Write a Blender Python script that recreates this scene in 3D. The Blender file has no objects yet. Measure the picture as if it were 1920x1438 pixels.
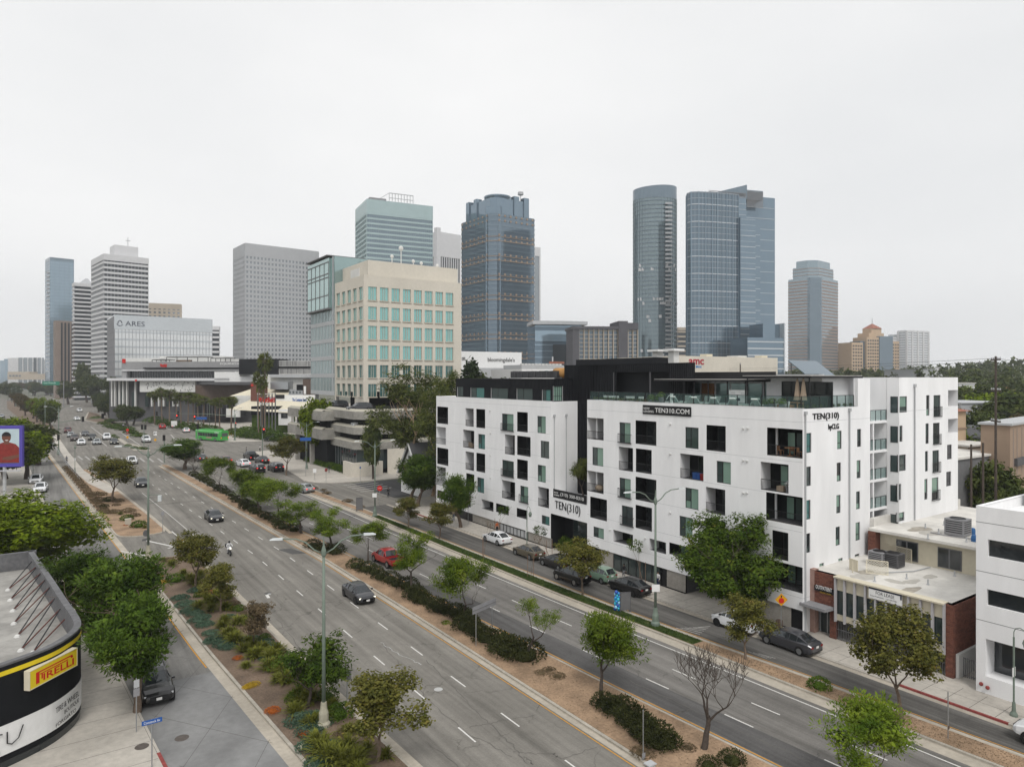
import bpy, math, random
from mathutils import Vector, Matrix
R = math.radians
SC = bpy.context.scene
COL = SC.collection
# ------------------------------------------------------------------ camera, sky, sun, exposure
CAM_H = 22.5; HZ = 707.0; FP = 1280.0; YAW = R(34.5)
_s, _c = math.sin(YAW), math.cos(YAW)
cam = bpy.data.cameras.new('camera'); camo = bpy.data.objects.new('camera', cam); COL.objects.link(camo)
camo.location = (0, 0, CAM_H); camo.rotation_euler = (R(90), 0, -YAW)
cam.sensor_width = 36; cam.lens = 24; cam.clip_end = 20000; cam.shift_y = -12.0 / 1920
SC.camera = camo
SC.render.resolution_x, SC.render.resolution_y = 1024, 766
W = bpy.data.worlds.new('World'); SC.world = W; W.use_nodes = True
SUN_EL, SUN_AZ = R(52), R(205)      # azimuth measured clockwise from +Y: behind and right of the camera
def setup_world():
    nt = W.node_tree; nt.nodes.clear(); N = nt.nodes.new; L = nt.links.new
    out = N('ShaderNodeOutputWorld'); bg = N('ShaderNodeBackground')
    sky = N('ShaderNodeTexSky'); sky.sky_type = 'NISHITA'; sky.sun_disc = False
    sky.sun_elevation = SUN_EL; sky.sun_rotation = SUN_AZ; sky.dust_density = 4; sky.air_density = 1.0
    hs = N('ShaderNodeHueSaturation'); hs.inputs['Saturation'].default_value = .12; L(sky.outputs[0], hs.inputs['Color'])
    # overcast layer: an even cloud deck with faint soft texture
    tc = N('ShaderNodeTexCoord'); mp = N('ShaderNodeMapping'); mp.inputs['Scale'].default_value = (1, 1, 2.5)
    nz = N('ShaderNodeTexNoise'); nz.inputs['Scale'].default_value = 1.5; nz.inputs['Detail'].default_value = 4
    L(tc.outputs['Generated'], mp.inputs[0]); L(mp.outputs[0], nz.inputs['Vector'])
    cr = N('ShaderNodeValToRGB'); e = cr.color_ramp.elements
    e[0].position = .3; e[0].color = (7.9, 8.0, 8.1, 1); e[1].position = .72; e[1].color = (9.2, 9.2, 9.18, 1)
    L(nz.outputs[0], cr.inputs[0])
    mx = N('ShaderNodeMixRGB'); mx.inputs[0].default_value = .9
    L(hs.outputs[0], mx.inputs[1]); L(cr.outputs[0], mx.inputs[2])
    L(mx.outputs[0], bg.inputs['Color']); bg.inputs['Strength'].default_value = .1
    L(bg.outputs[0], out.inputs[0])
setup_world()
sl = bpy.data.lights.new('sun', 'SUN'); sl.energy = 1.5; sl.angle = R(18); sl.color = (1, .97, .93)
so = bpy.data.objects.new('sun', sl); COL.objects.link(so)
_d = Vector((math.sin(SUN_AZ) * math.cos(SUN_EL), math.cos(SUN_AZ) * math.cos(SUN_EL), math.sin(SUN_EL)))
so.rotation_euler = _d.to_track_quat('Z', 'Y').to_euler(); so.location = (0, 0, 200)
vs = SC.view_settings; vs.view_transform = 'Standard'; vs.look = 'None'; vs.exposure = 0.19; vs.gamma = 1
vs.use_curve_mapping = False
cy = SC.cycles; cy.max_bounces = 5; cy.diffuse_bounces = 2; cy.glossy_bounces = 3; cy.transparent_max_bounces = 12
cy.volume_bounces = 0; cy.transmission_bounces = 4; cy.use_denoising = True; cy.caustics_reflective = False; cy.caustics_refractive = False
# ------------------------------------------------------------------ photo ray -> place helpers (points on real planes)
def G(px, py, z=0.0):
    D = (CAM_H - z) * FP / (py - HZ); X = (px - 960) / FP * D
    return Vector((_c * X + _s * D, -_s * X + _c * D, z))
def onX(px, x):
    k = (px - 960) / FP; D = x / (_c * k + _s); X = k * D
    return -_s * X + _c * D, D
def onY(px, y):
    k = (px - 960) / FP; D = y / (-_s * k + _c); X = k * D
    return _c * X + _s * D, D
def zz(py, D): return CAM_H - (py - HZ) * D / FP
def atD(px, D):
    X = (px - 960) / FP * D
    return Vector((_c * X + _s * D, -_s * X + _c * D, 0))
# ------------------------------------------------------------------ mesh builder
class B:
    def __init__(s): s.v = []; s.f = []; s.mi = []; s.cur = 0; s.m = None
    def add(s, vs, fs):
        o = len(s.v)
        if s.m is not None: vs = [s.m @ Vector(p) for p in vs]
        s.v.extend([tuple(p) for p in vs]); s.f.extend([tuple(i + o for i in f) for f in fs]); s.mi.extend([s.cur] * len(fs)); return s
    def box(s, x0, y0, z0, x1, y1, z1):
        if x0 > x1: x0, x1 = x1, x0
        if y0 > y1: y0, y1 = y1, y0
        if z0 > z1: z0, z1 = z1, z0
        return s.add([(x0, y0, z0), (x1, y0, z0), (x1, y1, z0), (x0, y1, z0), (x0, y0, z1), (x1, y0, z1), (x1, y1, z1), (x0, y1, z1)],
              [(0, 3, 2, 1), (4, 5, 6, 7), (0, 1, 5, 4), (1, 2, 6, 5), (2, 3, 7, 6), (3, 0, 4, 7)])
    def quad(s, a, b, c, d): return s.add([a, b, c, d], [(0, 1, 2, 3)])
    def poly(s, pts): return s.add(pts, [tuple(range(len(pts)))])
    def prism(s, pl, z0, z1, bottom=True):
        pl = [(p[0], p[1]) for p in pl]
        a = sum(pl[i][0] * pl[(i + 1) % len(pl)][1] - pl[(i + 1) % len(pl)][0] * pl[i][1] for i in range(len(pl)))
        if a < 0: pl = pl[::-1]
        n = len(pl); vs = [(x, y, z0) for x, y in pl] + [(x, y, z1) for x, y in pl]
        fs = [(i, (i + 1) % n, n + (i + 1) % n, n + i) for i in range(n)] + [tuple(range(n, 2 * n))]
        if bottom: fs.append(tuple(range(n - 1, -1, -1)))
        return s.add(vs, fs)
    def tube(s, pts, r, n=6, cap=True):
        pts = [Vector(p) for p in pts]; rs = r if isinstance(r, (list, tuple)) else [r] * len(pts)
        vs = []; fs = []
        for i, p in enumerate(pts):
            t = (pts[min(i + 1, len(pts) - 1)] - pts[max(i - 1, 0)])
            if t.length < 1e-6: t = Vector((0, 0, 1))
            t.normalize(); a = t.orthogonal() if i == 0 else (a0 - t * a0.dot(t))
            if a.length < 1e-6: a = t.orthogonal()
            a.normalize(); a0 = a; b = t.cross(a)
            vs += [p + (a * math.cos(6.28319 * k / n) + b * math.sin(6.28319 * k / n)) * rs[i] for k in range(n)]
        for i in range(len(pts) - 1):
            for k in range(n):
                k2 = (k + 1) % n; fs.append((i * n + k, i * n + k2, i * n + n + k2, i * n + n + k))
        if cap: fs.append(tuple(range(n - 1, -1, -1))); fs.append(tuple(range((len(pts) - 1) * n, len(pts) * n)))
        return s.add(vs, fs)
    def lathe(s, prof, c=(0, 0, 0), n=10):
        c = Vector(c); vs = []; fs = []
        for r, z in prof: vs += [c + Vector((r * math.cos(6.28319 * k / n), r * math.sin(6.28319 * k / n), z)) for k in range(n)]
        for i in range(len(prof) - 1):
            for k in range(n):
                k2 = (k + 1) % n; fs.append((i * n + k, i * n + k2, i * n + n + k2, i * n + n + k))
        fs.append(tuple(range(n - 1, -1, -1))); fs.append(tuple(range((len(prof) - 1) * n, len(prof) * n)))
        return s.add(vs, fs)
    def ball(s, c, r, n=8, m=5, sq=(1, 1, 1)):
        c = Vector(c); vs = []; fs = []
        for i in range(m + 1):
            t = math.pi * i / m
            for k in range(n):
                p = 6.28319 * k / n; vs.append(c + Vector((r * sq[0] * math.sin(t) * math.cos(p), r * sq[1] * math.sin(t) * math.sin(p), r * sq[2] * math.cos(t))))
        for i in range(m):
            for k in range(n):
                k2 = (k + 1) % n; fs.append((i * n + k, i * n + n + k, i * n + n + k2, i * n + k2))
        return s.add(vs, fs)
    def disc(s, c, ax, r, n=12):
        c = Vector(c); ax = Vector(ax).normalized(); a = ax.orthogonal().normalized(); b = ax.cross(a)
        return s.add([c + (a * math.cos(6.28319 * k / n) + b * math.sin(6.28319 * k / n)) * r for k in range(n)], [tuple(range(n))])
    def rod(s, a, b, r, n=6): return s.tube([a, b], r, n)
    def mesh(s, name, mats, o=(0, 0, 0), smooth=False):
        me = bpy.data.meshes.new(name); o = Vector(o)
        vv = s.v if o.length == 0 else [(p[0] - o[0], p[1] - o[1], p[2] - o[2]) for p in s.v]
        me.from_pydata(vv, [], s.f)
        mats = mats if isinstance(mats, (list, tuple)) else [mats]
        for m in mats: me.materials.append(MAT[m] if isinstance(m, str) else m)
        if len(mats) > 1: me.polygons.foreach_set('material_index', s.mi)
        if smooth: me.polygons.foreach_set('use_smooth', [True] * len(s.f))
        me.update(); return me
    def obj(s, name, mats, parent=None, smooth=False, o=None):
        if o is None: o = ORG.get(parent.name, (0, 0, 0)) if parent else (0, 0, 0)
        return link(name, s.mesh(name, mats, o, smooth), parent)
ORG = {}
MAT = {}
def link(name, me, parent=None, loc=None):
    ob = bpy.data.objects.new(name, me); COL.objects.link(ob)
    if parent: ob.parent = parent; ORG[ob.name] = ORG.get(parent.name, (0, 0, 0))
    if loc is not None: ob.location = loc
    return ob
def tag(o, label, cat, group=None, kind=None):
    if label: o['label'] = label
    if cat: o['category'] = cat
    if group: o['group'] = group
    if kind: o['kind'] = kind
    return o
def thing(name, label, cat, loc=(0, 0, 0), rz=0, group=None, local=False):
    o = bpy.data.objects.new(name, None); COL.objects.link(o); o.location = loc; o.rotation_euler = (0, 0, rz); o.empty_display_size = .5
    ORG[o.name] = (0, 0, 0) if local else tuple(loc)
    return tag(o, label, cat, group)
def single(b, name, mats, label, cat, group=None, loc=(0, 0, 0), smooth=False, kind=None):
    o = b.obj(name, mats, None, smooth, o=loc); o.location = loc
    return tag(o, label, cat, group, kind)
def struct(b, name, mats, smooth=False, parent=None):
    o = b.obj(name, mats, parent, smooth)
    if not parent: o['kind'] = 'structure'
    return o
def stuff(o): o['kind'] = 'stuff'; return o
def clone(root, loc, rz=0, sc=1, label=None, group=None):
    r = root.copy(); COL.objects.link(r); r.location = loc; r.rotation_euler = (0, 0, rz); r.scale = (sc, sc, sc) if not isinstance(sc, tuple) else sc
    if label: r['label'] = label
    if group: r['group'] = group
    for ch in root.children:
        c = ch.copy(); COL.objects.link(c); c.parent = r
        for g in ch.children:
            d = g.copy(); COL.objects.link(d); d.parent = c
    return r
# ------------------------------------------------------------------ materials
def mat(name, col, rough=.8, var=.12, scale=1.0, metal=0.0, spec=.3, bump=0.0, var2=0.0, scale2=.08, emit=None, stretch=None, coat=0.0):
    m = bpy.data.materials.new(name); m.use_nodes = True; nt = m.node_tree; N = nt.nodes.new; L = nt.links.new
    p = nt.nodes['Principled BSDF']; p.inputs['Roughness'].default_value = rough; p.inputs['Metallic'].default_value = metal
    p.inputs['Specular IOR Level'].default_value = spec; p.inputs['Coat Weight'].default_value = coat; p.inputs['Coat Roughness'].default_value = .05
    c4 = (*col, 1); p.inputs['Base Color'].default_value = c4
    if var or var2:
        g = N('ShaderNodeNewGeometry'); src = g.outputs['Position']
        if stretch: mp = N('ShaderNodeMapping'); mp.inputs['Scale'].default_value = stretch; L(src, mp.inputs[0]); src = mp.outputs[0]
        nz = N('ShaderNodeTexNoise'); nz.inputs['Scale'].default_value = scale; nz.inputs['Detail'].default_value = 5; nz.inputs['Roughness'].default_value = .65; L(src, nz.inputs['Vector'])
        mr = N('ShaderNodeMapRange'); mr.inputs[1].default_value = .3; mr.inputs[2].default_value = .7; mr.inputs[3].default_value = 1 - var; mr.inputs[4].default_value = 1 + var; L(nz.outputs[0], mr.inputs[0])
        fac = mr.outputs[0]
        if var2:
            n2 = N('ShaderNodeTexNoise'); n2.inputs['Scale'].default_value = scale2; n2.inputs['Detail'].default_value = 3; L(src, n2.inputs['Vector'])
            m2 = N('ShaderNodeMapRange'); m2.inputs[1].default_value = .3; m2.inputs[2].default_value = .7; m2.inputs[3].default_value = 1 - var2; m2.inputs[4].default_value = 1 + var2; L(n2.outputs[0], m2.inputs[0])
            mu = N('ShaderNodeMath'); mu.operation = 'MULTIPLY'; L(fac, mu.inputs[0]); L(m2.outputs[0], mu.inputs[1]); fac = mu.outputs[0]
        vm = N('ShaderNodeVectorMath'); vm.operation = 'SCALE'; vm.inputs[0].default_value = col; L(fac, vm.inputs['Scale']); L(vm.outputs[0], p.inputs['Base Color'])
        if bump: bp = N('ShaderNodeBump'); bp.inputs['Strength'].default_value = bump; bp.inputs['Distance'].default_value = .05; L(nz.outputs[0], bp.inputs['Height']); L(bp.outputs[0], p.inputs['Normal'])
    if emit: p.inputs['Emission Color'].default_value = (*emit[:3], 1); p.inputs['Emission Strength'].default_value = emit[3]
    MAT[name] = m; return m
def leafmat(name, c1, c2, c3=None, scale=.8, trans=.15):
    m = bpy.data.materials.new(name); m.use_nodes = True; nt = m.node_tree; N = nt.nodes.new; L = nt.links.new
    p = nt.nodes['Principled BSDF']; p.inputs['Roughness'].default_value = .75; p.inputs['Specular IOR Level'].default_value = .08
    g=N('ShaderNodeNewGeometry');nz=N('ShaderNodeTexNoise');nz.inputs['Scale'].default_value=scale;nz.inputs['Detail'].default_value=4;nz.inputs['Roughness'].default_value=.6;L(g.outputs['Position'],nz.inputs['Vector'])
    cr = N('ShaderNodeValToRGB'); e = cr.color_ramp.elements; e[0].position = .34; e[0].color = (*c1, 1); e[1].position = .62; e[1].color = (*c2, 1)
    if c3: x = e.new(.72); x.color = (*c3, 1)
    L(nz.outputs[0], cr.inputs[0])
    oi = N('ShaderNodeObjectInfo'); hv = N('ShaderNodeHueSaturation'); mr = N('ShaderNodeMapRange'); mr.inputs[3].default_value = .82; mr.inputs[4].default_value = 1.18
    L(oi.outputs['Random'], mr.inputs[0]); L(mr.outputs[0], hv.inputs['Value']); L(cr.outputs[0], hv.inputs['Color'])
    L(hv.outputs[0], p.inputs['Base Color'])
    tr = N('ShaderNodeBsdfTranslucent'); L(hv.outputs[0], tr.inputs[0]); mx = N('ShaderNodeMixShader'); mx.inputs[0].default_value = trans
    L(p.outputs[0], mx.inputs[1]); L(tr.outputs[0], mx.inputs[2]); L(mx.outputs[0], nt.nodes['Material Output'].inputs[0]); MAT[name] = m
def asphalt(name, col, crack=.6, tint=(.0, .0, .0), cs=.16, streak=.3):
    m = mat(name, col, .95, 0, 1, spec=.1); nt = m.node_tree; N = nt.nodes.new; L = nt.links.new; p = nt.nodes['Principled BSDF']
    g = N('ShaderNodeNewGeometry'); P = g.outputs['Position']
    def noise(sc, det, vec=None, lo=.3, hi=.7, a=0., b=1.):
        n = N('ShaderNodeTexNoise'); n.inputs['Scale'].default_value = sc; n.inputs['Detail'].default_value = det; n.inputs['Roughness'].default_value = .65; L(vec or P, n.inputs['Vector'])
        r = N('ShaderNodeMapRange'); r.inputs[1].default_value = lo; r.inputs[2].default_value = hi; r.inputs[3].default_value = a; r.inputs[4].default_value = b; L(n.outputs[0], r.inputs[0]); return r.outputs[0], n
    mp = N('ShaderNodeMapping'); mp.inputs['Scale'].default_value = (1.1, .035, 1); L(P, mp.inputs[0])
    f1, _ = noise(1.0, 5, mp.outputs[0], .3, .7, 1 - streak, 1 + streak)
    f2, _ = noise(.09, 4, None, .3, .7, .84, 1.14)
    f3, n3 = noise(9, 4, None, .25, .75, .86, 1.14)
    f4, _ = noise(1.7, 6, None, .32, .68, .93, 1.07)
    def mul(a, b):
        q = N('ShaderNodeMath'); q.operation = 'MULTIPLY'; L(a, q.inputs[0]); L(b, q.inputs[1]); return q.outputs[0]
    f = mul(mul(mul(f1, f2), f3), f4)
    # cracks: distorted cells, broken up by a second noise
    dn = N('ShaderNodeTexNoise'); dn.inputs['Scale'].default_value = .8; dn.inputs['Detail'].default_value = 6; L(P, dn.inputs['Vector'])
    ad = N('ShaderNodeVectorMath'); ad.operation = 'MULTIPLY_ADD'; ad.inputs[1].default_value = (2.2, 2.2, 0); L(dn.outputs['Color'], ad.inputs[0]); L(P, ad.inputs[2])
    vo = N('ShaderNodeTexVoronoi'); vo.feature = 'DISTANCE_TO_EDGE'; vo.inputs['Scale'].default_value = cs; L(ad.outputs[0], vo.inputs['Vector'])
    r = N('ShaderNodeMapRange'); r.inputs[1].default_value = 0; r.inputs[2].default_value = .012; r.inputs[3].default_value = 1; r.inputs[4].default_value = 0; L(vo.outputs['Distance'], r.inputs[0])
    ms, _ = noise(.22, 4, None, .42, .6, 0, crack)
    ck = mul(r.outputs[0], ms); inv = N('ShaderNodeMath'); inv.operation = 'SUBTRACT'; inv.inputs[0].default_value = 1; L(ck, inv.inputs[1])
    f = mul(f, inv.outputs[0])
    vm = N('ShaderNodeVectorMath'); vm.operation = 'SCALE'; vm.inputs[0].default_value = col; L(f, vm.inputs['Scale']); L(vm.outputs[0], p.inputs['Base Color'])
    bp = N('ShaderNodeBump'); bp.inputs['Strength'].default_value = .25; bp.inputs['Distance'].default_value = .02; L(n3.outputs[0], bp.inputs['Height']); L(bp.outputs[0], p.inputs['Normal'])
def corrugated(name, col, scale, axis='Y', rough=.5):
    m = mat(name, col, rough, .06, .6); nt = m.node_tree; N = nt.nodes.new; L = nt.links.new; p = nt.nodes['Principled BSDF']
    return m
def brickmat(name, c1, c2, mortar, w, h, axis='Y', msize=.02):
    m = bpy.data.materials.new(name); m.use_nodes = True; nt = m.node_tree; N = nt.nodes.new; L = nt.links.new; p = nt.nodes['Principled BSDF']; p.inputs['Roughness'].default_value = .9
    g = N('ShaderNodeNewGeometry'); sx = N('ShaderNodeSeparateXYZ'); L(g.outputs['Position'], sx.inputs[0]); cx = N('ShaderNodeCombineXYZ')
    ad = N('ShaderNodeMath'); L(sx.outputs['X'], ad.inputs[0]); L(sx.outputs['Y'], ad.inputs[1]); L(ad.outputs[0], cx.inputs[0]); L(sx.outputs['Z'], cx.inputs[1])
    b = N('ShaderNodeTexBrick'); b.inputs['Scale'].default_value = 1; b.inputs['Color1'].default_value = (*c1, 1); b.inputs['Color2'].default_value = (*c2, 1); b.inputs['Mortar'].default_value = (*mortar, 1)
    b.inputs['Mortar Size'].default_value = msize; b.inputs['Brick Width'].default_value = w; b.inputs['Row Height'].default_value = h; b.inputs['Bias'].default_value = 0
    L(cx.outputs[0], b.inputs['Vector']); L(b.outputs[0], p.inputs['Base Color'])
    bp=N('ShaderNodeBump');bp.inputs['Strength'].default_value=.4;bp.inputs['Distance'].default_value=.02;bp.invert=True;L(b.outputs['Fac'],bp.inputs['Height']);L(bp.outputs[0],p.inputs['Normal']);MAT[name]=m
def glassmat(name, col, rough=.06, metal=.55, spec=.6, wob=0.0):
    m = mat(name, col, rough, .05, .12, metal, spec)
    if wob:
        nt = m.node_tree; N = nt.nodes.new; L = nt.links.new; g = N('ShaderNodeNewGeometry'); n = N('ShaderNodeTexNoise'); n.inputs['Scale'].default_value = wob; L(g.outputs['Position'], n.inputs['Vector'])
        b = N('ShaderNodeBump'); b.inputs['Strength'].default_value = .06; b.inputs['Distance'].default_value = .3; L(n.outputs[0], b.inputs['Height']); L(b.outputs[0], nt.nodes['Principled BSDF'].inputs['Normal'])
def clearglass(name, col, alpha):
    m = bpy.data.materials.new(name); m.use_nodes = True; nt = m.node_tree; N = nt.nodes.new; L = nt.links.new; p = nt.nodes['Principled BSDF']
    p.inputs['Base Color'].default_value = (*col, 1); p.inputs['Roughness'].default_value = .04; p.inputs['Specular IOR Level'].default_value = .6
    t = N('ShaderNodeBsdfTransparent'); t.inputs[0].default_value = (.88, .95, .94, 1); mx = N('ShaderNodeMixShader'); mx.inputs[0].default_value = alpha
    L(t.outputs[0], mx.inputs[1]); L(p.outputs[0], mx.inputs[2]); L(mx.outputs[0], nt.nodes['Material Output'].inputs[0]); MAT[name] = m
asphalt('asphalt_main', (.195, .184, .165), .4); asphalt('asphalt_right', (.165, .157, .146), .35)
asphalt('asphalt_frontage', (.115, .110, .103), .2, streak=.45, cs=.1); asphalt('asphalt_left', (.185, .18, .17), .3, streak=.3); asphalt('asphalt_dark', (.07, .07, .072), .2)
mat('ground', (.13, .13, .1), .95, .3, .05, var2=.3, scale2=.01)
mat('concrete', (.43, .40, .355), .9, .12, 2.5, bump=.1, var2=.12, scale2=.25); mat('kerb', (.37, .34, .29), .9, .18, 3, var2=.15, scale2=.4)
mat('gutter', (.40, .36, .30), .9, .12, 3, var2=.15, scale2=.3); mat('redkerb', (.25, .055, .05), .8, .25, 4)
mat('apron', (.21, .21, .208), .9, .1, 2, var2=.18, scale2=.3); mat('joint', (.09, .085, .08), .95, 0)
mat('dirt', (.285, .195, .125), .97, .25, 5, bump=.5, var2=.28, scale2=.45); mat('mulch', (.15, .108, .078), .97, .3, 6, bump=.6, var2=.25, scale2=.5)
mat('paint', (.62, .61, .58), .8, .18, 6); mat('yellowpaint', (.55, .27, .03), .8, .2, 5)
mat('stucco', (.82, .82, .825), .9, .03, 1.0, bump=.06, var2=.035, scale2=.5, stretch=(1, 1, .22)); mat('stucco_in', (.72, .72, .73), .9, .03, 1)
mat('black_metal', (.012, .012, .014), .45, .1, 2); mat('black_wall', (.009, .010, .012), .65, .1, 1.5, spec=.15); mat('black_rib', (.013, .014, .017), .6, .1, 2, spec=.2)
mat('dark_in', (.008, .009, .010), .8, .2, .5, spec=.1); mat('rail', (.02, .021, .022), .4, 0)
glassmat('apt_glass', (.06, .085, .085), .04, .25, .8, wob=.6); glassmat('apt_green', (.22, .34, .28), .12, .15, .6, wob=.5); glassmat('apt_teal', (.10, .25, .24), .05, .45, .8, wob=.5)
clearglass('rail_glass', (.10, .15, .145), .2)
mat('cmu', (.32, .30, .27), .95, .15, 2, bump=.2); mat('roof_white', (.62, .60, .56), .9, .10, 1.2, var2=.14, scale2=.25); mat('roof_grey', (.30, .29, .27), .95, .2, 1, var2=.2, scale2=.3)
mat('wood', (.30, .15, .07), .7, .2, 4); mat('cushion', (.50, .57, .54), .9, .05, 4); mat('white', (.75, .75, .74), .7, .05, 2); mat('white2', (.62, .62, .60), .8, .08, .5)
mat('grey', (.25, .25, .26), .7, .1, 2); mat('dgrey', (.09, .09, .095), .7, .1, 2); mat('mgrey', (.16, .16, .165), .7, .1, 2); mat('lgrey', (.42, .43, .44), .7, .08, 1)
mat('steel', (.42, .44, .46), .35, .08, 3, metal=.8); mat('pole_green', (.16, .20, .165), .6, .12, 2); mat('pole_base', (.38, .36, .28), .85, .15, 4); mat('lamp_head', (.55, .58, .58), .4, .05, 2)
mat('signal_black',(.012,.012,.012),.5,0);mat('red_light',(.5,.01,.01),.3,0,emit=(1,.05,.03,3));mat('off_light',(.05,.05,.05),.3,0);mat('brake',(.4,.01,.01),.25,0,emit=(1,.04,.03,1.3));mat('tail',(.22,.01,.012),.2,0);mat('headlamp',(.6,.62,.64),.15,0,spec=.8);mat('headlamp_on',(.8,.8,.7),.15,0,emit=(1,.93,.7,1.6));mat('amber',(.6,.2,.02),.3,0)
mat('brickA',(.185,.075,.052),.9,.2,7);mat('brickB',(.145,.06,.044),.9,.2,7);mat('pinkstone',(.33,.215,.18),.9,.15,3,var2=.1,scale2=.6);mat('cream',(.60,.55,.43),.85,.05,2,var2=.05,scale2=.4);mat('fin_grey',(.42,.41,.42),.6,.05,2)
mat('beige',(.60,.56,.485),.9,.05,1.5,var2=.06,scale2=.15);mat('beige2',(.47,.43,.36),.9,.05,1.5);mat('podium',(.27,.26,.235),.95,.15,1.2,var2=.2,scale2=.25,bump=.1);mat('podium_top',(.38,.36,.30),.95,.12,1,var2=.1)
glassmat('teal_glass',(.24,.48,.46),.04,.5,.8,wob=.25);glassmat('teal_dark',(.06,.16,.155),.04,.35,.8);glassmat('curtain_glass',(.36,.50,.485),.06,.5,.7,wob=.2);glassmat('curtain_grey',(.27,.37,.37),.08,.5,.7)
glassmat('dark_glass', (.025, .03, .033), .04, .15, .8); glassmat('shop_glass', (.05, .07, .07), .05, .3, .8)
mat('tyre',(.012,.012,.012),.8,0);mat('rim',(.35,.36,.37),.3,0,metal=.8);mat('rim_dark',(.03,.03,.032),.4,0,metal=.5);glassmat('car_glass',(.03,.036,.04),.03,.3,.9);mat('plate',(.7,.7,.68),.5,0);mat('trim',(.015,.015,.016),.5,0)
for n,c in dict(black=(.006,.006,.007),dgrey=(.03,.031,.036),grey=(.055,.057,.065),silver=(.36,.38,.39),white=(.72,.73,.74),red=(.32,.012,.014),maroon=(.10,.014,.014),bronze=(.13,.11,.075),green=(.17,.26,.19),blue=(.02,.025,.05),busgreen=(.05,.36,.06),brown=(.07,.05,.045),truckblue=(.10,.30,.45)).items():
    mat('car_' + n, c, .3, 0, metal=.0 if n in ('white', 'red', 'busgreen', 'truckblue', 'green', 'black') else .35, spec=.5, coat=.6)
leafmat('leaf_jac',(.050,.090,.009),(.15,.205,.018),(.24,.28,.042));leafmat('leaf_dark',(.026,.054,.008),(.08,.13,.015),(.15,.185,.026));leafmat('leaf_gold',(.026,.054,.007),(.078,.118,.014),(.17,.145,.025),scale=1.2)
leafmat('leaf_syc',(.055,.062,.013),(.15,.14,.03),(.23,.14,.045),scale=1.8);leafmat('leaf_ficus',(.05,.085,.005),(.15,.20,.008),(.23,.26,.016));leafmat('leaf_euc',(.045,.066,.016),(.135,.152,.04),(.21,.20,.07));leafmat('leaf_far',(.028,.044,.014),(.08,.098,.026),(.12,.115,.035),scale=.3);leafmat('leaf_brownfar',(.05,.042,.015),(.11,.08,.03),(.13,.10,.035),scale=.4)
leafmat('leaf_hedge',(.016,.021,.007),(.052,.057,.018),(.08,.075,.025),scale=2);leafmat('leaf_palm',(.055,.07,.018),(.14,.165,.035),(.22,.17,.06));leafmat('grass_tuft',(.075,.085,.012),(.18,.19,.035),(.24,.22,.05),scale=2);leafmat('succulent',(.045,.085,.055),(.11,.17,.115),(.15,.2,.13),scale=3);leafmat('grass',(.03,.055,.014),(.075,.11,.03),(.12,.12,.05),scale=2);leafmat('flower_orange',(.28,.07,.015),(.45,.14,.03),scale=4);leafmat('flower_yellow',(.40,.26,.02),(.55,.38,.05),scale=4);leafmat('leaf_dry',(.075,.055,.03),(.16,.12,.07),(.2,.14,.08),scale=3);leafmat('leaf_pine',(.010,.022,.008),(.028,.045,.014),scale=.8)
mat('bark', (.16, .12, .09), .95, .3, 6); mat('bark_dark', (.075, .06, .05), .95, .3, 6); mat('bark_euc', (.42, .30, .20), .9, .25, 1.5); mat('stake', (.20, .12, .08), .9, .2, 5)
# ------------------------------------------------------------------ ground, roads, medians
def lerpf(pts):
    pts = sorted([(y, x) for x, y in pts])
    def f(y):
        if y <= pts[0][0]: a, b = pts[0], pts[1]
        elif y >= pts[-1][0]: a, b = pts[-2], pts[-1]
        else:
            for i in range(len(pts) - 1):
                if pts[i][0] <= y <= pts[i + 1][0]: a, b = pts[i], pts[i + 1]; break
        return a[1] + (b[1] - a[1]) * (y - a[0]) / (b[0] - a[0])
    return f
m1l = lerpf([(13.4, 20), (12.6, 38), (11.9, 48), (11.1, 60), (10.3, 76), (9.4, 95), (7.6, 128), (5.9, 161), (3.6, 206), (.8, 262), (-10, 449), (-21, 607), (-28, 800)])
m1r = lerpf([(17.8, 20), (17.5, 36), (16.9, 47), (16.6, 62), (16.3, 73), (15.8, 93), (14.3, 123), (12.3, 154), (8.6, 200), (5.5, 280), (3.9, 373), (1, 450), (-6, 560), (-15, 800)])
m2l = lerpf([(28.8, -20), (28.8, 60), (28.6, 82), (27.1, 120), (24.6, 194)])
m2r = lerpf([(36.3, 0), (35, 20), (34.5, 29), (34.1, 35), (33.6, 45), (33, 56), (32.7, 63), (32.1, 76), (31.6, 86), (30.3, 110), (28.2, 150), (26.3, 194)])
m3l = lerpf([(45.9, 0), (45.2, 20), (44.8, 30), (44.5, 40), (43.8, 55), (43.5, 75), (43.4, 108), (42.5, 131), (42.2, 145)])
m3r = lerpf([(48.6, 0), (47.5, 20), (47, 30), (46.3, 39), (45.9, 47), (45.6, 65), (45.3, 80), (45.1, 100), (44.5, 131), (44, 145)])
fk = lerpf([(51.7, -10), (51.3, 35), (50.9, 50), (50.7, 85), (50.4, 112)])
k1 = lambda y: m1l(y) - 6.3
def rng(a, b, st): n = max(1, int(math.ceil((b - a) / st))); return [a + (b - a) * i / n for i in range(n + 1)]
def ribbon(b, fl, fr, y0, y1, z, st=3):
    ys = rng(y0, y1, st); vs = []
    for y in ys: vs += [(fl(y), y, z), (fr(y), y, z)]
    return b.add(vs, [(2 * i, 2 * i + 1, 2 * i + 3, 2 * i + 2) for i in range(len(ys) - 1)])
def off(f, d): return lambda y: f(y) + d
b = B(); b.poly([(-6000, -400, -.03), (7000, -400, -.03), (7000, 9000, -.03), (-6000, 9000, -.03)]); struct(b, 'ground', 'ground')
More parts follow.
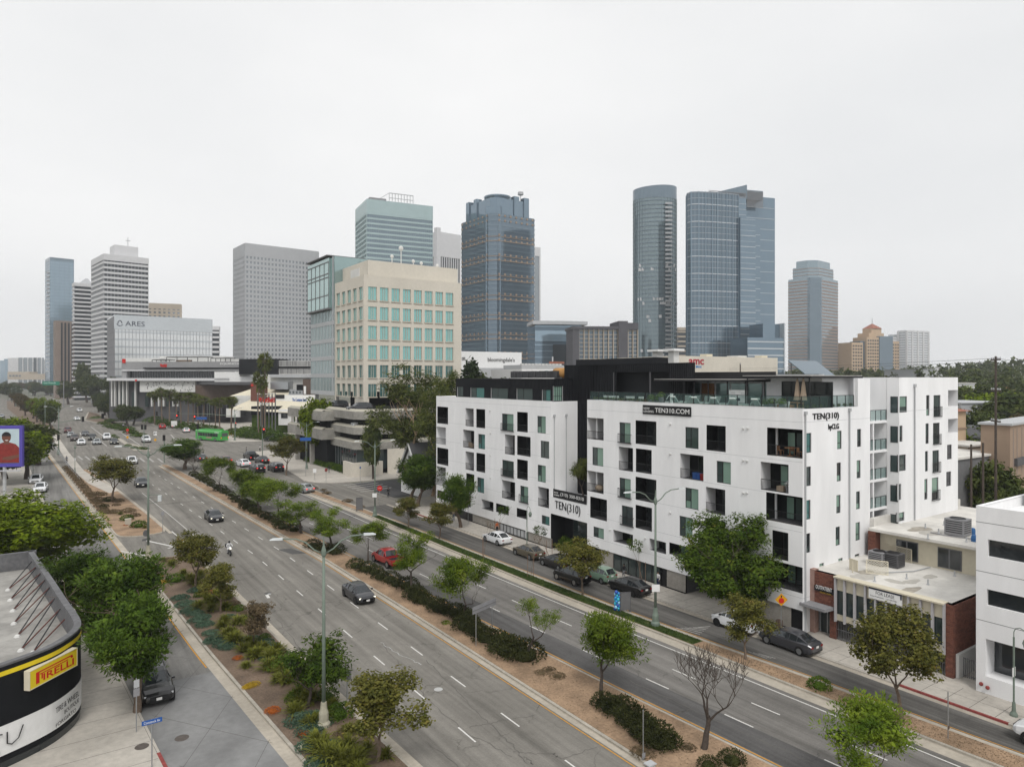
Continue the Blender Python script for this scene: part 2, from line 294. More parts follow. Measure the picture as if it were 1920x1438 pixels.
b = B(); ribbon(b, k1, lambda y: 54.0 if y < 520 else 54 - (y - 520) * .02, -30, 900, 0, 10); road = struct(b, 'road', 'asphalt_main')
b = B(); b.poly([(54, 216, 0), (330, 196, 0), (330, 226, 0), (54, 250, 0)]); struct(b, 'cross_street', 'asphalt_main')
b = B(); b.poly([(54, 117.5, 0), (190, 121, 0), (190, 135, 0), (54, 138.5, 0)]); struct(b, 'side_street', 'asphalt_dark')
b = B(); ribbon(b, m2r, m3l, -30, 150, .004); rroad = struct(b, 'east_carriageway', 'asphalt_right')
b = B(); ribbon(b, m3r, off(fk, 0), -30, 112, .004); froad = struct(b, 'right_frontage_road', 'asphalt_frontage')
b = B(); ribbon(b, k1, off(m1l, 0), 56, 250, .004); lroad = struct(b, 'left_frontage_road', 'asphalt_left')
b = B(); ribbon(b, k1, off(m1l, 0), -30, 56, .004)
apr = struct(b, 'concrete_apron', 'apron')
b = B()
for y in (28, 35.5, 43, 50.5):
    for d, e in ((0, 8), (8, 0)):
        a0 = Vector((k1(y + d) + .6, y + d, .008)); a1 = Vector((m1l(y + e) - .6, y + e, .008)); t = Vector((0, .025, 0)); b.quad(a0 - t, a1 - t, a1 + t, a0 + t)
stuff(b.obj('concrete_joint', 'joint', apr))
# gutters
def gut(name, f0, f1, y0, y1, z=.008, m='gutter'): b = B(); ribbon(b, f0, f1, y0, y1, z); return struct(b, name, m)
gut('gutter', off(m1l, -.75), m1l, -30, 250); gut('gutter', m1r, off(m1r, .6), -30, 95, m='gutter'); gut('gutter', m1r, off(m1r, .45), 109, 190)
gut('gutter',off(m2l,-.45),m2l,-30,194);gut('gutter',m2r,off(m2r,.22),-30,194);gut('gutter',off(m3l,-1.05),m3l,-30,140);gut('gutter',m3r,off(m3r,.5),-30,120);gut('gutter',off(fk,-.5),fk,-30,112)
def medpoly(fl, fr, y0, y1, ins=0.0, cap=1.5, st=3):
    Lp = []; Rp = []
    for y in rng(y0 + ins, y1 - ins, st) + [y0 + ins + cap * t for t in (.1, .3, .6)] + [y1 - ins - cap * t for t in (.1, .3, .6)]:
        d = min(y - y0 - ins, y1 - ins - y); k = 1.0 if d >= cap else math.sqrt(max(0, 1 - (1 - d / cap) ** 2)); mid = (fl(y) + fr(y)) / 2; hw = (fr(y) - fl(y)) / 2 - ins
        Lp.append((mid - hw * k, y)); Rp.append((mid + hw * k, y))
    Lp = sorted(set(Lp), key=lambda p: p[1]); Rp = sorted(set(Rp), key=lambda p: -p[1])
    q = []
    for p in Lp + Rp:
        if not q or (p[0] - q[-1][0]) ** 2 + (p[1] - q[-1][1]) ** 2 > 4e-4: q.append(p)
    if (q[0][0] - q[-1][0]) ** 2 + (q[0][1] - q[-1][1]) ** 2 < 4e-4: q.pop()
    return q
def median(name, fl, fr, y0, y1, soil, cap=1.5, kw=.22, red=None):
    b = B(); ys = rng(y0, y1, 3)
    pl = medpoly(fl, fr, y0, y1, 0, cap); b.prism(pl, -.02, .14); o = struct(b, name + '_kerb', 'kerb')
    b = B(); b.prism(medpoly(fl, fr, y0, y1, kw, cap), .10, .165); struct(b, name, soil); return o
median('planted_median', m1l, m1r, -30, 94.5, 'mulch', 1.2); median('dirt_median', m1l, m1r, 109, 196, 'dirt', 2.2)
median('centre_median', m2l, m2r, -30, 194, 'dirt', 1.0); median('verge', m3l, m3r, -30, 140, 'dirt', 1.2)
def pixpoly(pts, z=0): return [tuple(G(px, py)[:2]) for px, py in pts]
far2 = pixpoly([(156.5, 787.7), (200, 796.5), (250, 805.5), (276, 818), (284, 826), (277, 826), (265, 815), (225, 795), (180, 775.5), (165, 772.7)])
b = B(); b.prism(far2, -.02, .14); struct(b, 'far_median_kerb', 'kerb')
cx = sum(p[0] for p in far2) / len(far2)
b = B(); b.prism([(cx + (p[0] - cx) * .9, 400 + (p[1] - 400) * .985) for p in far2], .1, .17); struct(b, 'far_median', 'mulch')
isl = pixpoly([(210, 817), (222, 826), (250, 845), (283, 845.5), (270, 838), (240, 831), (222, 820)])
b = B(); b.prism(isl, -.02, .14); struct(b, 'turn_island', 'kerb')
b = B(); ribbon(b, off(m1l, 0), off(m1r, 0), 287, 800, .12, 20); struct(b, 'far_planted_median', 'mulch')
far3 = [(31, 300), (46, 296), (52, 330), (50, 480), (35, 520)]
# sidewalks
b = B(); pts = [(fk(y), y) for y in rng(-30, 108, 4)] + [(51.4, 111.3), (53.5, 113.5), (58, 114.5), (190, 117.5), (190, -30)]
b.prism(pts, -.02, .13); sw = struct(b, 'sidewalk', 'concrete')
b = B(); pts = [(k1(y), y) for y in rng(-30, 240, 6)] + [(-60, 240), (-60, -30)]; b.prism(pts, -.02, .13); swl = struct(b, 'left_sidewalk', 'concrete')
b = B(); pts = [(190, 138), (58, 139.3), (52.4, 140.5), (50.3, 141), (47.6, 143.5), (46.6, 147.2), (47.6, 156), (48.7, 168.5), (50.3, 197), (52.6, 213), (60, 216), (190, 204)]
b.prism(pts, -.02, .13); swc = struct(b, 'corner_sidewalk', 'concrete')
b = B(); pts = [(330, 226.5), (72, 248), (60, 247), (53, 251), (51.5, 256), (53.5, 300), (54.5, 383), (56.4, 475), (60, 560), (330, 560)]; b.prism(pts, -.02, .13); swm = struct(b, 'plaza_sidewalk', 'concrete')
plz = pixpoly([(222.8, 921), (158, 884), (128, 848), (116, 830), (104, 812), (93, 800), (88, 806), (104, 832), (120, 858), (136, 882), (166, 908), (205, 926)])
b = B(); b.prism(plz, .1, .175); struct(b, 'crossing_plaza', 'concrete')
# pavement joints
b = B()
for y in rng(-4, 108, 1.55): b.quad((fk(y) + .25, y, .134), (54.6, y, .134), (54.6, y + .03, .134), (fk(y) + .25, y + .03, .134))
ribbon(b, lambda y: fk(y) + 1.75, lambda y: fk(y) + 1.78, -4, 108, .134); stuff(b.obj('pavement_joint', 'joint', sw))
b = B(); ribbon(b, off(fk, .17), off(fk, .19), -30, 108, .134); stuff(b.obj('kerb_joint', 'joint', sw))
b = B()
for y in rng(40, 100, 2.4): b.quad((-9, y, .134), (k1(y) - .25, y, .134), (k1(y) - .25, y + .03, .134), (-9, y + .03, .134))
stuff(b.obj('pavement_joint', 'joint', swl))
b = B(); ribbon(b, off(k1, -.17), off(k1, -.15), -30, 238, .134); stuff(b.obj('kerb_joint', 'joint', swl))
# red kerbs
def redk(name,par,f0,f1,y0,y1):b=B();ribbon(b,f0,f1,y0,y1,.137,1);ys=rng(y0,y1,1);b.add(sum([[(f0(y)-.004,y,.0),(f0(y)-.004,y,.137)]for y in ys],[]),[(2*i,2*i+1,2*i+3,2*i+2)for i in range(len(ys)-1)]);b.obj(name,'redkerb',par)
redk('red_kerb', sw, fk, off(fk, .17), 18.2, 25); redk('red_kerb', sw, fk, off(fk, .17), 96, 108)
b = B()
ys=rng(-5,50.5,2);b.add(sum([[(k1(y)-.2,y,.137),(k1(y)+.006,y,.137),(k1(y)+.006,y,.0)]for y in rng(30,45.5,1)],[]),sum([[(3*i,3*i+1,3*i+4,3*i+3),(3*i+1,3*i+2,3*i+5,3*i+4)]for i in range(len(rng(30,45.5,1))-1)],[]));b.obj('red_kerb','redkerb',swl)
# ---- markings
mat('fadedpaint', (.36, .35, .33), .9, .3, 3)
DM = {}
def dash(parent, p, ang, ln, w=.11, m='paint', name='lane_dash', z=.012):
    k = (round(ln, 2), w, m)
    if k not in DM: bb = B(); bb.quad((-w / 2, -ln / 2, 0), (w / 2, -ln / 2, 0), (w / 2, ln / 2, 0), (-w / 2, ln / 2, 0)); DM[k] = bb.mesh(name, m)
    o = link(name, DM[k], parent); o.location = (p[0], p[1], z); o.rotation_euler = (0, 0, ang); return o
def dashes(parent, f, y0, y1, per=6.82, ln=2.15):
    y = y0
    while y < y1:
        a = math.atan2(-(f(y + 1) - f(y - 1)), 2); dash(parent, (f(y), y), a, ln); y += per
dl = lerpf([(22.0, 30), (22.1, 90), (20.6, 125), (18, 180)]); dr = lerpf([(25.3, 30), (25.4, 90), (24, 125), (21.4, 185)]); db = lerpf([(18.9, 30), (18.7, 60), (18.3, 90), (17, 125), (14.6, 180)])
dashes(road, dl, 16.6, 190); dashes(road, dr, 16.6, 190)
e1=lerpf([(37.65,27.4),(37.2,35),(36.3,50),(35.6,70),(34.7,90),(32.5,130),(30,170),(28.3,195)]);e2=lerpf([(40.5,27.4),(40,36),(39.1,55),(38.5,72),(37.6,90),(35.5,130),(33.2,170),(31.6,195)])
dashes(rroad, e1, 8, 145); dashes(rroad, e2, 8, 145); dashes(road, e1, 151.6, 192); dashes(road, e2, 151.6, 192)
wl = lerpf([(43.75, 15), (43.4, 25.6), (43.1, 34), (42.6, 44), (42.1, 60), (41.6, 80), (41.3, 97), (41.2, 128), (40.5, 145)])
def line(parent, f0, w, y0, y1, m, z=.013, name='edge_line'): b = B(); ribbon(b, off(f0, -w / 2), off(f0, w / 2), y0, y1, z, 2); return b.obj(name, m, parent)
line(rroad,wl,.11,-30,140,'paint');line(rroad,off(m2r,.36),.1,-30,150,'yellowpaint');line(lroad,off(m1l,-.85),.1,57,240,'yellowpaint');line(froad,off(m3r,.62),.08,-30,100,'yellowpaint');line(road,off(m2l,-.62),.08,-30,190,'yellowpaint')
line(road, db, .08, 92, 150, 'paint', name='bike_lane_line'); None
def stripe(parent, a, c, w=.3, m='paint', z=.014, name='stripe'):
    a = G(*a); c = G(*c); d = (c - a); n = Vector((-d.y, d.x, 0)).normalized() * w / 2; b = B()
    b.quad(*[(p.x, p.y, z) for p in (a - n, c - n, c + n, a + n)]); return b.obj(name, m, parent)
# crossover lane markings
stripe(road,(268,1012),(350,1030),.3);stripe(road,(226,1033),(282,1043),.25);stripe(road,(315,1028),(344,1018),.25);stripe(road,(240,1004),(252,999),.25);stripe(road,(322,996),(352,1022),.15);stripe(road,(247,1042),(238,1050),.25)
# stop lines and crosswalks at the crossing
for i, px in enumerate((146, 160, 174, 190, 207, 226, 245, 262, 279, 296)): stripe(road, (px, 855 + i * .5), (px + 9, 862 + i * .5), 0.5, m='fadedpaint', name='crosswalk_bar')
for i, px in enumerate((330, 352, 374, 396, 418)): stripe(road, (px, 857), (px + 14, 862), 0.5, m='fadedpaint', name='crosswalk_bar')
for(a,c)in[((170,800),(205,826)),((150,811),(160,830)),((163,815),(176,834)),((187,826),(200,836)),((228,812),(262,834)),((320,815),(330,825)),((285,790),(320,806))]:stripe(road,a,c,.18,name='lane_line')
for i, (x, y) in enumerate([(684, 916), (692, 919), (700, 922), (708, 925), (716, 928)]): stripe(road, (x - 40, y - 6), (x + 18, y - 14), .4, m='fadedpaint', name='crosswalk_bar')
# worn frontage lettering
for k in range(6): stripe(froad, (1268 + k * 8, 1177 - k * .2), (1312 + k * 4, 1189 - k * 3), .1, m='fadedpaint', name='worn_lettering')
for k in range(3): stripe(froad, (1402 + k * 10, 1221 + k * 2), (1438 + k * 8, 1234), .08, m='fadedpaint', name='worn_lettering')
for px, py, n in ((540, 1130, 'a'), (250, 925, 'b')): stripe(road, (px - 40, py - 15), (px - 36, py - 9), .3, name='bike_symbol')
# manholes, patches
def manhole(par, p, r, m, z=.012, name='manhole_cover'): b = B(); b.disc((p[0], p[1], z), (0, 0, 1), r, 14); b.obj(name, m, par)
mat('patch', (.088, .086, .084), .9, .15, 3); mat('iron', (.10, .085, .075), .7, .2, 5); mat('chalk', (.42, .42, .41), .9, .2, 4)
manhole(apr,G(341,1383),.42,'iron');manhole(swl,G(266,1399,.13),.4,'iron',.137);manhole(road,G(772,1334.5),.3,'chalk');manhole(road,G(822,1292),.32,'chalk');manhole(road,G(502,1112),.34,'patch');manhole(rroad,G(660,968),.5,'patch');manhole(road,G(505,1113.5),.2,'chalk',.016)
b = B(); b.poly([(p.x, p.y, .008) for p in (G(520, 1030), G(545, 1028), G(575, 1037), G(548, 1039))]); b.obj('asphalt_patch', 'patch', road)
# asphalt mix boundaries and wandering crack seals
def crack(par, pts, w, m='patch', z=.0085):
    rr = random.Random(len(pts) + int(pts[0][0])); P = []
    for i in range(len(pts) - 1):
        a, c = G(*pts[i]), G(*pts[i + 1])
        for t in rng(0, 1, .12)[:-1]: q = a.lerp(c, t); P.append(q + Vector((rr.uniform(-.12, .12), rr.uniform(-.12, .12), 0)))
    P.append(G(*pts[-1])); b = B()
    for i in range(len(P) - 1):
        d = (P[i + 1] - P[i]); n = Vector((-d.y, d.x, 0)).normalized() * w / 2 * rr.uniform(.5, 1.2)
        b.quad(*[(p.x, p.y, z) for p in (P[i] - n, P[i + 1] - n, P[i + 1] + n, P[i] + n)])
    stuff(b.obj('asphalt_crack', m, par))
mat('cracktar', (.115, .108, .098), .9, .1, 3)
for pts in([(983,1416),(1000,1433)],[(800,1238),(850,1290),(905,1345),(960,1395),(990,1432)],[(878,1364),(930,1352),(1002,1340)],[(960,1410),(1038,1412),(1050,1422),(1120,1400)],[(715,1206),(760,1256),(800,1310),(870,1370),(960,1418)],[(800,1390),(860,1440)],[(520,1160),(590,1250)]):crack(road,pts,.06,'cracktar')
for pts in ([(714, 1203), (740, 1222), (790, 1246)],): crack(road, pts, .06, 'chalk')
for pts in ([(1180, 1275), (1300, 1330), (1420, 1385), (1540, 1438)], [(1260, 1292), (1420, 1360), (1560, 1420)], [(1258, 1334), (1300, 1330)]): crack(rroad, pts, .06, 'cracktar', .0125)
for pts in ([(1262, 1340), (1290, 1330)],): crack(rroad, pts, .08, 'cracktar', .0125)
b = B(); ribbon(b, off(m2r, .5), off(m2r, 3.0), -30, 66, .0075); q = b.obj('repaved_lane_strip', 'asphalt_dark2' if 'asphalt_dark2' in MAT else asphalt('asphalt_dark2', (.098, .095, .093), .15) or 'asphalt_dark2', rroad)
# ------------------------------------------------------------------ lettering
def text(s, w, h, M, m, parent, ext=.02, name='lettering', bold=0.0):
    cu = bpy.data.curves.new('t', 'FONT'); cu.body = s; cu.size = 1; cu.extrude = ext; cu.offset = bold; cu.resolution_u = 3
    ob = bpy.data.objects.new('t', cu); COL.objects.link(ob); bpy.context.view_layer.update()
    me = bpy.data.meshes.new_from_object(ob.evaluated_get(bpy.context.evaluated_depsgraph_get())); bpy.data.objects.remove(ob); bpy.data.curves.remove(cu)
    xs = [v.co.x for v in me.vertices]; ys = [v.co.y for v in me.vertices]; x0, x1, y0, y1 = min(xs), max(xs), min(ys), max(ys)
    o = Vector(ORG.get(parent.name, (0, 0, 0))) if parent else Vector()
    for v in me.vertices: v.co = (M @ Vector(((v.co.x - x0) / (x1 - x0) * w, (v.co.y - y0) / (y1 - y0) * h, v.co.z))) - o
    me.materials.clear(); me.materials.append(MAT[m]); me.name = name
    return link(name, me, parent)
def MX(y, z, x): return Matrix(((0, 0, -1, x), (-1, 0, 0, y), (0, 1, 0, z), (0, 0, 0, 1)))     # reads toward -Y on a wall facing -X
def MY(x, z, y): return Matrix(((1, 0, 0, x), (0, 0, -1, y), (0, 1, 0, z), (0, 0, 0, 1)))       # reads toward +X on a wall facing -Y
# ------------------------------------------------------------------ walls with openings
def wallX(b, x, y0, y1, z0, z1, holes):
    ys = sorted(set([y0, y1] + [h[0] for h in holes] + [h[1] for h in holes])); zs = sorted(set([z0, z1] + [h[2] for h in holes] + [h[3] for h in holes]))
    ys = [v for v in ys if y0 <= v <= y1]; zs = [v for v in zs if z0 <= v <= z1]
    for j in range(len(zs) - 1):
        st = None; zc = (zs[j] + zs[j + 1]) / 2
        for i in range(len(ys)):
            solid = i < len(ys) - 1 and not any(h[0] < (ys[i] + ys[i + 1]) / 2 < h[1] and h[2] < zc < h[3] for h in holes)
            if solid and st is None: st = ys[i]
            if not solid and st is not None: b.quad((x, ys[i], zs[j]), (x, st, zs[j]), (x, st, zs[j + 1]), (x, ys[i], zs[j + 1])); st = None
def wallY(b, y, x0, x1, z0, z1, holes):
    t = B(); wallX(t, 0, x0, x1, z0, z1, holes); b.add([(p[1], y, p[2]) for p in t.v], [f[::-1] for f in t.f])
APT = thing('apartment_building', 'white stucco apartment block with black framed loggias and rooftop deck', 'building', (54.6, 35, 0))
FX = 54.6; YL = 101.96; YE = 70.54; YR = 63.29; YC = 34.7; ZTL = 19.3; ZTR = 19.72
def Fq(o, l, t, r, b, X=FX):
    px0, px1 = o[0] + l / 3.994, o[0] + r / 3.994; ya, da = onX(px0, X); yb, d2 = onX(px1, X)
    return yb, ya, zz(o[1] + b / 3.994, d2), zz(o[1] + t / 3.994, da)
CA, CB, CC, CD, CE, CF = (800, 640), (1180, 640), (1440, 640), (800, 900), (1180, 900), (1440, 900)
ops = []
for (o, k, l, t, r, bb) in [
 (CA,'k',80,487,160,622),(CA,'w',290,500,352,640),(CA,'k',372,505,438,652),(CA,'f',563,540,650,675),(CA,'k',678,527,757,683),(CA,'g',828,558,892,692),
 (CA,'w',272,660,356,805),(CA,'g',385,692,437,810),(CA,'w',585,695,660,853),(CA,'k',678,705,778,865),(CA,'g',853,742,917,880),
 (CA,'k',80,792,162,933),(CA,'w',290,822,354,970),(CA,'k',373,833,438,985),(CA,'f',565,885,652,1022),(CA,'k',678,880,757,1042),(CA,'g',830,922,892,1060),
 (CA,'k',297,985,356,1130),(CA,'g',378,1015,430,1140),(CA,'w',563,1035,662,1195),(CA,'f',700,1078,760,1215),(CA,'w',833,1085,916,1250),
 (CA,'k',80,1110,140,1190),(CA,'k',285,1170,330,1243),(CA,'v',410,1180,500,1275),(CA,'d',520,1210,615,1303),(CA,'d',675,1245,755,1335),(CA,'g',860,1298,920,1382),
 (CA,'f',1443,605,1527,765),(CA,'k',1565,590,1720,783),(CB,'g',418,640,518,808),(CB,'k',578,625,722,830),
 (CA,'g',1240,790,1322,938),(CA,'w',1438,787,1545,977),(CA,'k',1567,800,1685,995),(CB,'w',380,838,555,1048),(CB,'g',653,893,760,1072),
 (CA,'f',1443,1018,1528,1180),(CA,'k',1565,1012,1720,1215),(CB,'g',418,1092,517,1265),(CB,'w',572,1088,718,1305),
 (CA,'k',1225,1160,1350,1348),(CA,'f',1460,1225,1545,1390),(CA,'k',1565,1222,1687,1425),(CE,'g',375,265,473,440),(CE,'k',570,280,720,480),
 (CD,'g',1248,345,1327,445),(CD,'v',1397,370,1545,498),(CE,'v',150,435,275,555),(CE,'d',300,465,465,598),
 (CB,'w',983,900,1192,1140),(CE,'k',1072,372,1190,607)]:
    ops.append((k,) + Fq(o, l, t, r, bb))
crn = [Fq(CA, 1203, 570, 1325, 742), Fq(CA, 1203, 965, 1325, 1143)]                 # left corner balconies of the right wing
crn = [(a, YR + .01, c, d) for a, _, c, d in crn]
gc = [Fq(CB, 1032, 655, 1297, 885), Fq(CB, 1025, 1153, 1293, 1395), Fq(CE, 1035, 640, 1280, 855)]
# corner balcony heights measured on the outer corner column
def zc(py): return zz(py, onX(1505, FX)[1])
gch = [(YC - .01, gc[0][1], zc(640 + 880 / 3.994), zc(640 + 662 / 3.994)), (YC - .01, gc[1][1], zc(640 + 1388 / 3.994), zc(640 + 1170 / 3.994)), (YC - .01, gc[2][1], zc(900 + 850 / 3.994), zc(900 + 655 / 3.994))]
PL_L, PL_R = 1.45, 2.1
gent = (35.05, 41.9, -.1, PL_R); 
hl = [h[1:] for h in ops if h[1] > YE - 1]; hr = [h[1:] for h in ops if h[1] < YR]
b = B()
cutL = [(onX(836, FX)[0], YL + .1, zz(833.5, 113), zz(801, 113)), (onX(836, FX)[0], YL + .1, zz(911.5, 113), zz(876, 113))]
wallX(b, FX, YE, YL, PL_L, ZTL, hl + cutL); wallX(b, FX, YC, YR, PL_R, ZTR, hr + crn + gch)
# return faces: left wing far end and courtyard side, right wing
b.quad((FX, YL, PL_L), (68, YL, PL_L), (68, YL, ZTL), (FX, YL, ZTL)); b.quad((59.2, YE, 0), (FX, YE, 0), (FX, YE, ZTL), (59.2, YE, ZTL))
b.quad((FX, YR, PL_R), (59.2, YR, PL_R), (59.2, YR, ZTR), (FX, YR, ZTR))
# parapet tops and roof slabs
for (y0, y1, z) in ((YE, YL, ZTL), (YC, YR, ZTR)):
    b.box(FX, y0, z - .02, FX + .35, y1, z + .03); 
b.quad((FX + .35, YE, ZTL - .25), (68, YE, ZTL - .25), (68, YL, ZTL - .25), (FX + .35, YL, ZTL - .25))
b.quad((FX + .35, YC, ZTR - .3), (66, YC, ZTR - .3), (66, YR, ZTR - .3), (FX + .35, YR, ZTR - .3))
# soffits of plinth overhang
# ---- side facade facing -Y
XS1 = onY(1440 + 765 / 3.994, YC)[0]; XB = XS1 + 3.1; YB = 33.5; XE = onY(1796, YB)[0]
def Sq(o, l, t, r, bb, Y=YC):
    xa, da = onY(o[0] + l / 3.994, Y); xb, d2 = onY(o[0] + r / 3.994, Y); return xa, xb, zz(o[1] + bb / 3.994, d2), zz(o[1] + t / 3.994, d2)
sh = [Sq(*q) for q in [(CC,288,685,325,832),(CC,286,935,322,1080),(CC,283,1185,319,1330),(CF,279,395,317,540),(CC,518,668,552,805),(CC,515,905,547,1045),(CC,512,1147,544,1283),(CF,507,345,540,485),
   (CC,668,655,698,788),(CC,664,888,694,1022),(CC,660,1120,690,1253),(CF,656,312,690,447),(CF,385,617,420,670),(CF,527,580,560,630),(CF,650,548,685,590)]]
gx = onY(1505 + 3, YC)[0]
gside = [(FX - .01, FX + .05, z0, z1) for _, _, z0, z1 in gch]
wallY(b, YC, FX, XS1, 0, ZTR, sh); wallY(b, YC, XS1 - 2.2, XS1, ZTR, 22.35, [])
b.box(XS1 - 2.2, YC + .002, ZTR, XS1 - .002, YC + .3, 22.35)
rh = [Sq(*q, YB) for q in [(CC,985,411,1042,530),(CC,985,630,1008,750),(CC,980,845,1033,966),(CC,975,1065,998,1185),(CC,970,1275,1022,1340),(CC,1185,403,1210,555),(CC,1180,613,1205,765),(CC,1176,820,1199,972),(CC,1171,1028,1195,1182),
   (CC,1240,402,1292,562),(CC,1236,608,1286,768),(CC,1232,812,1282,975),(CC,1227,1015,1277,1182),(CC,1341,771,1377,880),(CC,1335,972,1372,1080)]]
ntch = [(onY(1440 + 1349 / 3.994, YB)[0], XE + .1, zz(640 + 480 / 3.994, 75), zz(640 + 363 / 3.994, 75)), (onY(1440 + 1349 / 3.994, YB)[0], XE + .1, zz(640 + 673 / 3.994, 75), zz(640 + 572 / 3.994, 75))]
ZTB = zz(708, onY(1684, YB)[1])
wallY(b, YB, XB, XE, 0, ZTB, rh + ntch)
fh = []
for (t, bt) in ((411, 530), (630, 750), (845, 966), (1065, 1185), (1280, 1350)):
    fh.append((YB + .12, YB + .82, zz(640 + bt / 3.994, 68), zz(640 + t / 3.994, 68)))
wallX(b, XB, YB, YC + .02, 0, ZTB, []); wallX(b, XB, YC, 38.2, 0, ZTB, [])
b.quad((XE, YB, 0), (XE, 45, 0), (XE, 45, ZTB), (XE, YB, ZTB)); b.box(XB, YB + .002, ZTB - .02, XE, YB + .35, ZTB + .02); b.box(XB + .002, YB, ZTB - .02, XB + .35, 45, ZTB + .02)
b.quad((XB, YB + .3, ZTB - .6), (XE, YB + .3, ZTB - .6), (XE, 60, ZTB - .6), (XB, 60, ZTB - .6))
# recess back wall between the two blocks, slabs
b.quad((XB, 38, 0), (XS1, 38, 0), (XS1, 38, 21.7), (XB, 38, 21.7)); b.quad((XS1, 38, 0), (XS1, YC, 0), (XS1, YC, ZTR), (XS1, 38, ZTR))
wall = b.obj('wall', 'stucco', APT)
b = B()
for py in (790, 845, 899.5, 953): 
    z = zz(py, 66.5); b.box(XS1 + .002, YC - .002, z - .2, XB - .002, 37.9, z + .06)
b.box(XS1 + .55, YC, 0, XS1 + .72, YC + .17, zz(790, 66.5) - .21); b.obj('walkway_slab', 'stucco', APT)
for i, py in enumerate((790, 845, 899.5, 953)):
    z = zz(py, 66.5) + .06; g = B(); g.box(XS1 + .05, YC + .02, z + .05, XB - .05, YC + .035, z + 1.0); r = g.obj('glass_guard', 'rail_glass', APT)
    g = B(); g.box(XS1 + .03, YC + .01, z + 1.0, XB - .03, YC + .05, z + 1.05)
    for k in range(4): xx = XS1 + .05 + k * (XB - XS1 - .1) / 3; g.box(xx - .025, YC + .005, z, xx + .025, YC + .055, z + 1.0)
    g.obj('guard_frame', 'rail', r)
# ---- openings: windows, loggias
rr = random.Random(5)
def winX(y0, y1, z0, z1, x=FX, kind='g', dep=.12):
    fr = B(); w = .06; xi = x + dep
    for (a, c, d, e) in ((y0, y1, z0, z0 + w), (y0, y1, z1 - w, z1), (y0, y0 + w, z0 + w, z1 - w), (y1 - w, y1, z0 + w, z1 - w)): fr.box(xi - .04, a, d, xi + .05, c, e)
    ym = y0 + (y1 - y0) * .6; fr.box(xi - .035, ym - .035, z0 + w, xi + .045, ym + .035, z1 - w); zm = z0 + (z1 - z0) * .38; fr.box(xi - .03, ym + .035, zm - .03, xi + .04, y1 - w, zm + .03)
    o = fr.obj('window', 'rail', APT); gb = rr.choice(['apt_green', 'apt_glass', 'apt_green', 'apt_teal'])
    for (a, c, d, e, m) in ((y0 + w, ym - .035, z0 + w, z1 - w, gb), (ym + .035, y1 - w, zm + .03, z1 - w, 'apt_glass'), (ym + .035, y1 - w, z0 + w, zm - .03, rr.choice([gb, 'apt_glass']))):
        p = B(); p.quad((xi, c, d), (xi, a, d), (xi, a, e), (xi, c, e)); p.obj('pane', m, o)
    rv = B()
    for q in(((x,y0,z0),(xi,y0,z0),(xi,y0,z1),(x,y0,z1)),((x,y1,z0),(x,y1,z1),(xi,y1,z1),(xi,y1,z0)),((x,y0,z1),(xi,y0,z1),(xi,y1,z1),(x,y1,z1)),((x,y0,z0),(x,y1,z0),(xi,y1,z0),(xi,y0,z0))):rv.quad(*q)
    rv.obj('reveal', 'stucco_in', o); return o
def railX(par, x, y0, y1, z, h=1.0, side=None, sp=.14):
    g = B(); g.box(x - .02, y0, z + h - .05, x + .02, y1, z + h); g.box(x - .015, y0, z + .04, x + .015, y1, z + .08); n = max(1, int((y1 - y0) / sp))
    for i in range(n + 1): y = y0 + (y1 - y0) * i / n; g.box(x - .009, y - .009, z + .06, x + .009, y + .009, z + h - .05)
    if side:
        for y in (y0, y1):
            g.box(x, y - .02, z + h - .05, x + side, y + .02, z + h); k = max(1, int(side / sp))
            for i in range(k): g.box(x + side * i / k - .008, y - .008, z + .06, x + side * i / k + .008, y + .008, z + h - .05)
    return g.obj('railing', 'rail', par)
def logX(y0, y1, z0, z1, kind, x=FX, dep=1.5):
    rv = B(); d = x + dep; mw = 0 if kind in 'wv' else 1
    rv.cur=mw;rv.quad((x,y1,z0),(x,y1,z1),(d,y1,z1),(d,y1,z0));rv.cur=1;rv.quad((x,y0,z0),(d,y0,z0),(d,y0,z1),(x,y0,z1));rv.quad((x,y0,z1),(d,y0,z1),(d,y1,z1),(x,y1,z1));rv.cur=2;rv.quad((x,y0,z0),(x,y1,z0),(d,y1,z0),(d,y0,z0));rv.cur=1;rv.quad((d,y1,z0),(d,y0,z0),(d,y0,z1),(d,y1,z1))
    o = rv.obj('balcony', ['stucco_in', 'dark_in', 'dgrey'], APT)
    a = y0 + (y1 - y0) * (.08 if kind in 'kd' else .05); c = y0 + (y1 - y0) * (.9 if kind in 'kd' else .62)
    fr=B();gx=d-.06;fr.box(gx-.03,a,z0+.02,gx+.03,a+.06,z1-.3);fr.box(gx-.03,c-.06,z0+.02,gx+.03,c,z1-.3);fr.box(gx-.03,a+.06,z1-.36,gx+.03,c-.06,z1-.3);ym=(a+c)/2;fr.box(gx-.03,ym-.04,z0+.02,gx+.03,ym+.04,z1-.36);do=fr.obj('balcony_door','rail',o)
    for(p,q,m)in((a+.06,ym-.04,rr.choice(['apt_glass','apt_green','dark_glass']if kind!='k' else['dark_glass','dark_glass','apt_glass'])),(ym+.04,c-.06,'dark_glass' if kind=='k' else rr.choice(['apt_green','dark_glass']))):
        g = B(); g.box(gx - .005, p, z0 + .05, gx + .005, q, z1 - .36); g.obj('pane', m, o)
    if kind in 'kw': railX(o, x + .06, y0 + .02, y1 - .02, z0)
    return o
